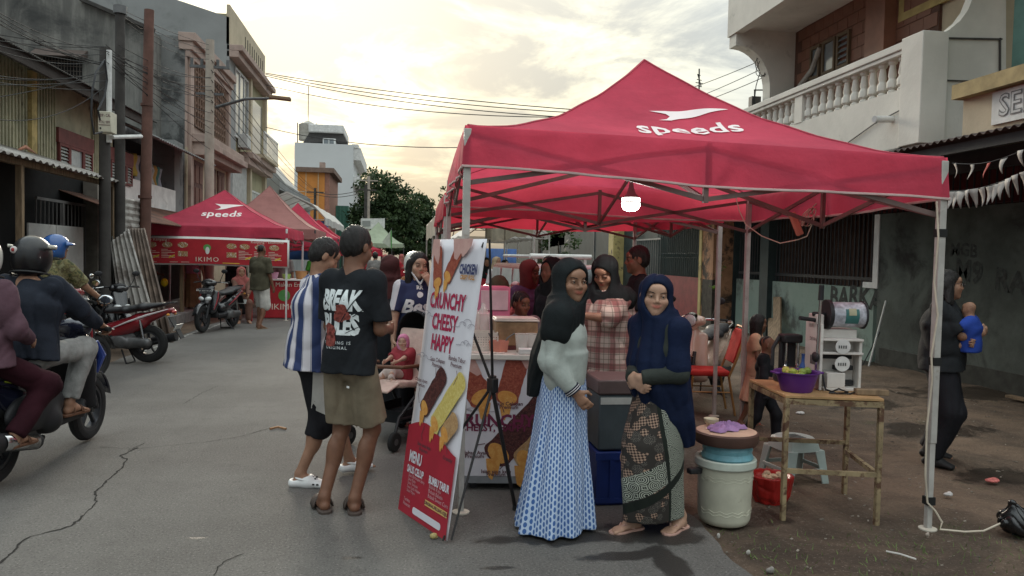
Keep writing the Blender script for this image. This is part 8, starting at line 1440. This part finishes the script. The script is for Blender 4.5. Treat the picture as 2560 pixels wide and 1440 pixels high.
# ================= stroller and baby =================
SR = thing('stroller', 'black stroller with a cream seat behind the khaki shorts', 'stroller', (.02,6.72,0), -35); M_SFR = mat('stroller_frame', (.02,.02,.022), .45); M_SCL = cloth('stroller_cloth', (.02,.022,.024)); M_SPAD = cloth('cream_pad', (.56,.42,.36))
for x in (1, -1):
    for y in (-.40, .36):
        wh = part('wheel', M_TYRE, SR, lambda q: q.lathe([(.03,-.02),(.07,-.02),(.08,-.012),(.08,.012),(.07,.02),(.03,.02)], (x*.23,y,.082), 20, R=np.array(Matrix.Rotation(rad(90),3,'Y')))); part('hub', M_ENG, wh, lambda q: q.cyl((x*.23-.022,y,.082), (x*.23+.022,y,.082), .028, n=10))
    part('side_frame', M_SFR, SR, lambda q: [q.tube([(x*.23,-.40,.12),(x*.22,-.33,.26),(x*.21,.10,.52),(x*.21,.48,.98)], .014, 8), q.tube([(x*.21,.36,.12),(x*.21,.10,.50),(x*.21,-.06,.66)], .013, 8), q.tube([(x*.22,-.34,.25),(x*.21,.32,.22)], .012, 8)])
part('handlebar', M_SFR, SR, lambda q: q.tube([(-.21,.48,.98),(-.18,.53,1.03),(.18,.53,1.03),(.21,.48,.98)], .016, 8)); part('bumper_bar', mat('brown_leather'), SR, lambda q: q.tube([(-.22,-.02,.66),(-.20,-.26,.67),(0,-.33,.67),(.20,-.26,.67),(.22,-.02,.66)], .016, 8)); part('basket', M_SCL, SR, lambda q: [q.bx(-.19,.19,-.25,.30,.20,.22), q.bx(-.19,.19,-.26,-.25,.20,.30), q.bx(-.20,-.19,-.25,.3,.20,.30), q.bx(.19,.20,-.25,.3,.20,.30)])
b = SDF(); b.box((0,-.06,.50), (.17,.20,.03), rotm(0,-6,0), .02); b.box((0,.17,.70), (.17,.03,.26), rotm(0,-22,0), .025, .05); b.build('seat_pad', M_SPAD, SR, .012, folds(.004, 30, 2)); part('leg_rest', M_SPAD, SR, lambda q: q.prism([(-.17,-.25,.52),(.17,-.25,.52),(.17,-.42,.47),(-.17,-.42,.47)], (0,0,.02)), bev=.008)
part('canopy', M_SCL, SR, lambda q: q.grid(np.array([[(.21*math.cos(p_), .24+.27*math.sin(p_)*math.cos(t)*1.0, .80+.30*math.sin(p_)*math.sin(t)) for p_ in np.linspace(0, math.pi, 11)] for t in np.linspace(-.35, 1.75, 9)])), sol=.008)
p = Person('baby in pink ruffled bonnet and red top seated in the stroller', at(SR, 0, .02, .24), -35, .70, 'b', hs=1.14, sit=.33, vox=.009, hands=[(.07,-.20,.45),(-.05,-.20,.44)], feet=[(.10,-.30,.24),(-.10,-.30,.24)], g=1.2, head=(20,-4,0), lean=-8)
p.skin(); p.top(cloth('baby_red', (.26,.04,.05)), hem=.8, sleeve=.8, loose=1.1); p.pants(cloth('baby_cream', (.50,.42,.38)), end=1.6); p.hijab(cloth('pink_bonnet', (.55,.22,.34)), tight=True, front=0, back=0, vox=.007, name='bonnet', op=1.0)
# ================= poles, sheets, signs, wires =================
M_POLE = mat('rust_brown_pole', (.13,.065,.05), .8, var=.25, vs=3); M_POLED = mat('dark_pole', (.055,.05,.046), .85, var=.25, vs=3); M_POLEC = mat('concrete_pole', (.36,.31,.26), .9, var=.15, vs=3)
def pole(name, label, px, py, X, r, m, cat='utility pole', lx=0.):
    p_ = AX(px, py, X); o = thing(name, label, cat, (X-lx, p_[1], 0)); part('shaft', m, o, lambda q: q.tube([(X-lx,p_[1],-.1), (X-lx*.5,p_[1],p_[2]*.5), (X,p_[1],p_[2])], [r, r*.92, r*.82], 14), w=True); return o, p_
PB, pb = pole('brown_pole', 'rust-brown steel utility pole nearest the laundry house', 373, 25, -4.9, .11, M_POLE, lx=.10); part('collar', M_POLE, PB, lambda q: [q.cyl((pb[0]-.07,pb[1],2.6), (pb[0]-.07,pb[1],2.66), .125, n=14), q.cyl((pb[0]-.04,pb[1],4.4), (pb[0]-.04,pb[1],4.45), .115, n=14)], w=True, sep=True)
PD, pd = pole('dark_steel_pole', 'dark steel utility pole between the brown pole and the grey box', 300, 18, -5.0, .095, M_POLED); part('cap', M_ENG, PD, lambda q: q.cyl((pd[0],pd[1],pd[2]-.12), (pd[0],pd[1],pd[2]+.02), .11, n=14), w=True)
PC_, pc_ = pole('black_wooden_pole', 'short blackened pole carrying the white telecom box', 262, 118, -5.0, .10, M_POLED); part('conduit', mat('white_pvc'), PC_, lambda q: [q.tube([(pc_[0]+.09,pc_[1]-.06,3.4),(pc_[0]+.09,pc_[1]-.06,4.95)], .045, 8)], w=True)
bx_ = AX(270, 308, -4.86); TBX = thing('telecom_box', 'white telecom junction box with stencilled numbers on the blackened pole', 'junction box', tuple(bx_)); part('case', mat('box_cream', (.56,.53,.42), .6, var=.1), TBX, lambda q: q.bx(-.10,.10,-.16,.12,-.17,.17), bev=.01); part('stencil', M_INK, TBX, lambda q: [put_text(q, 'ODP - CAL', .065, (0,-.163,.10), (.62,0,0), (0,0,1), bold=.001), put_text(q, 'FTN / 009', .065, (0,-.163,-.01), (.62,0,0), (0,0,1), bold=.001), q.bx(-.09,.09,-.164,-.162,-.06,-.05)], smooth=0); part('lock', M_BLKP, TBX, lambda q: q.cyl((-.06,-.17,-.11), (-.06,-.155,-.11), .015, n=8))
part('cross_tube', mat('white_pvc'), PD, lambda q: q.tube([AX(280,343,-4.85), AX(353,341,-4.8)], .035, 8), w=True)
part('cable_loop', M_IRON, PC_, lambda q: [q.tube([AX(*p_, -4.82) for p_ in ((262,150),(240,180),(230,230),(228,290),(235,335),(255,330))], .016, 6), q.tube([AX(*p_, -4.8) for p_ in ((262,150),(268,200),(262,240),(245,275),(250,300))], .016, 6)], w=True)
LPp, lpp = pole('lamp_post', 'concrete street-lamp post with a long arm in front of the pink shophouse', 525, 100, -5.0, .13, M_POLEC, 'street lamp'); la = AX(540, 268, -5.0); lb_ = AY(712, 246, lpp[1]-.4)
part('arm', M_ENG, LPp, lambda q: q.tube([la, la*.55+lb_*.45+V(0,0,.12), lb_], [.045,.04,.03], 8), w=True); part('lamp_head', mat('lamp_head_brown', (.20,.13,.08), .6), LPp, lambda q: q.box(lb_+V(-.12,0,0), (.55,.2,.09), rotm(0,0,4)), w=True, bev=.02); part('cross_arm', M_ENG, LPp, lambda q: [q.bar((lpp[0]-.5,lpp[1],lpp[2]-.7), (lpp[0]+.5,lpp[1],lpp[2]-.7), .07), q.bar((lpp[0]-.35,lpp[1],lpp[2]-1.4), (lpp[0]+.35,lpp[1],lpp[2]-1.4), .06)]+[q.cyl((lpp[0]+x,lpp[1],lpp[2]-.68), (lpp[0]+x,lpp[1],lpp[2]-.5), .04, n=8) for x in (-.45,-.2,.2,.45)], w=True, sep=True)
for i, (px, top, m, lab) in enumerate(((788,470,M_POLED,'thin far pole with insulators by the orange building'), (915,462,M_POLED,'far dark pole beside the torn white sign'), (922,440,M_POLEC,'far concrete pole in front of the mango tree'))):
    Y = (57, 46, 52)[i]; p_ = AY(px, top, Y); o = thing('far_pole', lab, 'utility pole', (p_[0], Y, 0), group='far utility poles'); part('shaft', m, o, lambda q: q.cyl((p_[0],Y,0), p_, .12, .09, 8), w=True); part('cross_arm', m, o, lambda q: q.bar(p_-V(.6,0,.3), p_+V(.6,0,-.3), .08), w=True)
YS = 14.3
for i, (p0, p1, p2, p3, m, lab) in enumerate((((276,605),(322,572),(380,770),(300,790),M_ZINC,'pale battered zinc sheet leaning on the poles'), ((325,572),(362,570),(408,752),(345,770),M_RUST if False else mat('brown_zinc', (.16,.12,.095), .6, var=.45, vs=4), 'tall brownish zinc sheet tied with wire'), ((262,600),(282,590),(300,780),(262,780),M_DZINC,'narrow dark zinc strip behind the pale battered sheet'))):
    a_, b_, c_, d_ = AY(*p0, YS+.15*i), AY(*p1, YS+.15*i), AY(*p2, YS-.25+.12*i), AY(*p3, YS-.25+.12*i); low = V(0,-.25,0); c2 = c_+(c_-b_)*(c_[2]/(b_[2]-c_[2])); d2 = d_+(d_-a_)*(d_[2]/(a_[2]-d_[2]))
    solo('zinc_sheet', m, lab, 'zinc sheet', lambda q: q.grid(np.array([[(a_+(b_-a_)*u)*(1-v_)+(d2+(c2-d2)*u)*v_+V(0,.030*math.sin(2*math.pi*u*5),0) for v_ in np.linspace(0, 1, 4)] for u in np.linspace(0, 1, 41)])), group='zinc sheets leaning by the poles', sol=.003)
SGN = thing('torn_sign', 'torn white street banner hung between far poles', 'sign', tuple(AY(933, 560, 45))); part('sheet', mat('sign_white'), SGN, lambda q: q.prism([AY(*p_, 45) for p_ in ((902,546),(962,546),(962,570),(952,578),(948,568),(940,573),(902,570))], (0,.05,0)), w=True, smooth=0); part('print_line', M_GREY2, SGN, lambda q: q.prism([AY(*p_, 44.97) for p_ in ((906,552),(926,552),(926,566),(906,566))], (0,.02,0)), w=True, smooth=0)
FLG = thing('feather_flag', 'white and green feather flag planted by the pale green tent', 'flag', tuple(AY(965, 700, 36)*V(1,1,0))); part('flag_sheet', mat('flag_white', (.56,.60,.52), .7, trans=.3), FLG, lambda q: q.prism([AY(*p_, 36) for p_ in ((978,574),(979,622),(955,605),(968,588))], (0,.02,0)), w=True, smooth=0); part('flag_edge', M_GRNP, FLG, lambda q: q.prism([AY(*p_, 35.97) for p_ in ((976,578),(979,574),(980,622),(977,620))], (0,.01,0)), w=True, smooth=0); part('flag_pole', M_ENG, FLG, lambda q: q.cyl(AY(980,720,36), AY(979,570,36), .02, n=6), w=True)
YSG = thing('yellow_notice', 'yellow fabric notice hung beside the dark shutters', 'notice', tuple(AX(1388, 600, 6.2))); a4 = [AX(*p_, 6.2) for p_ in ((1365,588),(1412,582),(1411,612),(1366,619))]; part('sheet', mat('notice_yellow', (.50,.48,.07), .7), YSG, lambda q: q.prism(a4, (0,.02,0)), w=True, smooth=0); part('notice_text', mat('notice_green', (.16,.20,.05), .7), YSG, lambda q: [q.prism([a4[0]+(a4[1]-a4[0])*u0+(a4[3]-a4[0])*v0-V(.02,.02,0), a4[0]+(a4[1]-a4[0])*u1+(a4[3]-a4[0])*v0-V(.02,.02,0), a4[0]+(a4[1]-a4[0])*u1+(a4[3]-a4[0])*(v0+.1)-V(.02,.02,0), a4[0]+(a4[1]-a4[0])*u0+(a4[3]-a4[0])*(v0+.1)-V(.02,.02,0)], (0,.004,0)) for u0, u1, v0 in ((.3,.75,.1),(.12,.88,.35),(.2,.8,.6))], w=True, smooth=0)
# rooftop clutter at right: antenna, far roof, meter
AN = thing('tv_antenna', 'thin television aerial standing beyond the red roof', 'aerial', tuple(AY(1748,300,20))); part('mast', M_IRON, AN, lambda q: q.cyl(AY(1747,330,20), AY(1748,172,20), .02, n=6), w=True); part('elements', M_IRON, AN, lambda q: [q.tube([AY(1748-w2,y,20), AY(1748+w2,y+3,20)], .012, 5) for y, w2 in ((186,3),(198,6),(206,9),(214,6))]+[q.tube([AY(1744,185,20), AY(1753,216,20)], .014, 5)], w=True)
solo('far_zinc_roof', M_DZINC, 'dark corrugated roof edge past the balcony house', 'roof', lambda q: corrug(q, AY(1830,285,18.5), (1,0,.33), (0,1,-.1), 1.2, 3, .12, .03), sol=.02)
solo('meter_box', M_IRON, 'black meter box on a bracket by the far end of the balcony', 'meter box', lambda q: [q.bx(*(lambda a_, c_: (a_[0], c_[0], 14.8, 14.95, c_[2], a_[2]))(AY(1880,240,14.8), AY(1902,265,14.8))), q.tube([AY(1885,225,14.8), AY(1920,225,14.8)], .015, 5), q.tube([AY(1886,330,14.8), AY(1886,225,14.8)], .012, 5)])
M_WIRE = mat('black_wire', (.02,.02,.02), .7, var=0.)
def wire(label, A_, B_, sag=.3, r=.010, n_=14, group=None, cat='cable'):
    A_, B_ = np.array(A_), np.array(B_); solo('overhead_wire', M_WIRE, label, cat, lambda q: q.tube([A_+(B_-A_)*t-V(0,0,4*sag*t*(1-t)) for t in np.linspace(0, 1, n_)], r, 4, cap=False), group=group)
RB_ = V(6.4, 14.6, 4.9)
for i, (y0_, y1_, sg_) in enumerate(((183,283,.15),(186,288,.25),(190,300,.3),(212,290,.45),(318,340,.55))): wire('thin power line crossing the sky from the tall grey building to the balcony house', AY(664, y0_, 30+i), AY(1560+60*(i == 3), y1_, 22-i*.5), sg_, .014, group='power lines crossing the street')
for i, (y0_, y1_) in enumerate(((150,214),(172,250),(195,260))): wire('thin service wire running from the balcony bracket behind the red roof', AY(1905, y0_, 14.5), AY(1560, y1_+50, 24), .12, .008, group='service wires at the balcony')
solo('wire_coil', M_WIRE, 'tangled coil of service wire hanging at the rounded balcony end', 'cable', lambda q: [q.tube([AY(1905+14*math.cos(t+k_)+3*math.sin(2*t), 165+26*math.sin(t*.9+k_*1.3), 14.4) for t in np.linspace(0, 6.5, 24)], .007, 4) for k_ in range(3)]+[q.tube([AY(*p_, 14.4) for p_ in ((1900,180),(1890,215),(1886,255),(1888,300))], .009, 4)])
g = np.random.default_rng(77)
for i in range(16):
    y0_ = (8,14,22,34,40,80,86,104,110,118,190,200,208,222,262,300)[i]; wire('black cable of the messy bundle strung from the left edge to the blackened pole', AX(-60, y0_-10, -5.0+.1*g.random()), AX(258+8*g.random(), 112+g.random()*60+(60 if i > 9 else 0), -4.95), abs(g.normal())*.06+.02, .006, group='cable bundle at the near poles')
for i in range(12): wire('cable sweeping down from the near poles past the pink shophouse', AX(262+g.random()*40, 110+g.random()*60, -4.9), AX(525+g.random()*10, 130+g.random()*150+i*9, -4.9), .03+.12*g.random(), .007, group='cables between pole and lamp post')
for i in range(6): wire('cable running on from the lamp post towards the orange building', AX(528, 150+i*25, -4.9), AY(788+(i % 2)*4, 475+i*4, 57),   .3+.12*i, .012, group='cables beyond the lamp post')
for i in range(4): wire('cable from the dark steel pole to the brown pole and on to the lamp post', AX(300, 22+i*7, -5.), AX(522, 112+i*12, -4.95), .05+.05*i, .006, group='cables between the steel poles')
for i in range(2): wire('wire between the far poles near the mango tree', AY(790, 480+i*6, 57), AY(918, 468+i*8, 49), .3, .02, group='far wires')
wire('single wire drooping across the wall above the laundry house', AX(205, 240, -6.3), AX(470, 300, -6.3), .2, .008)
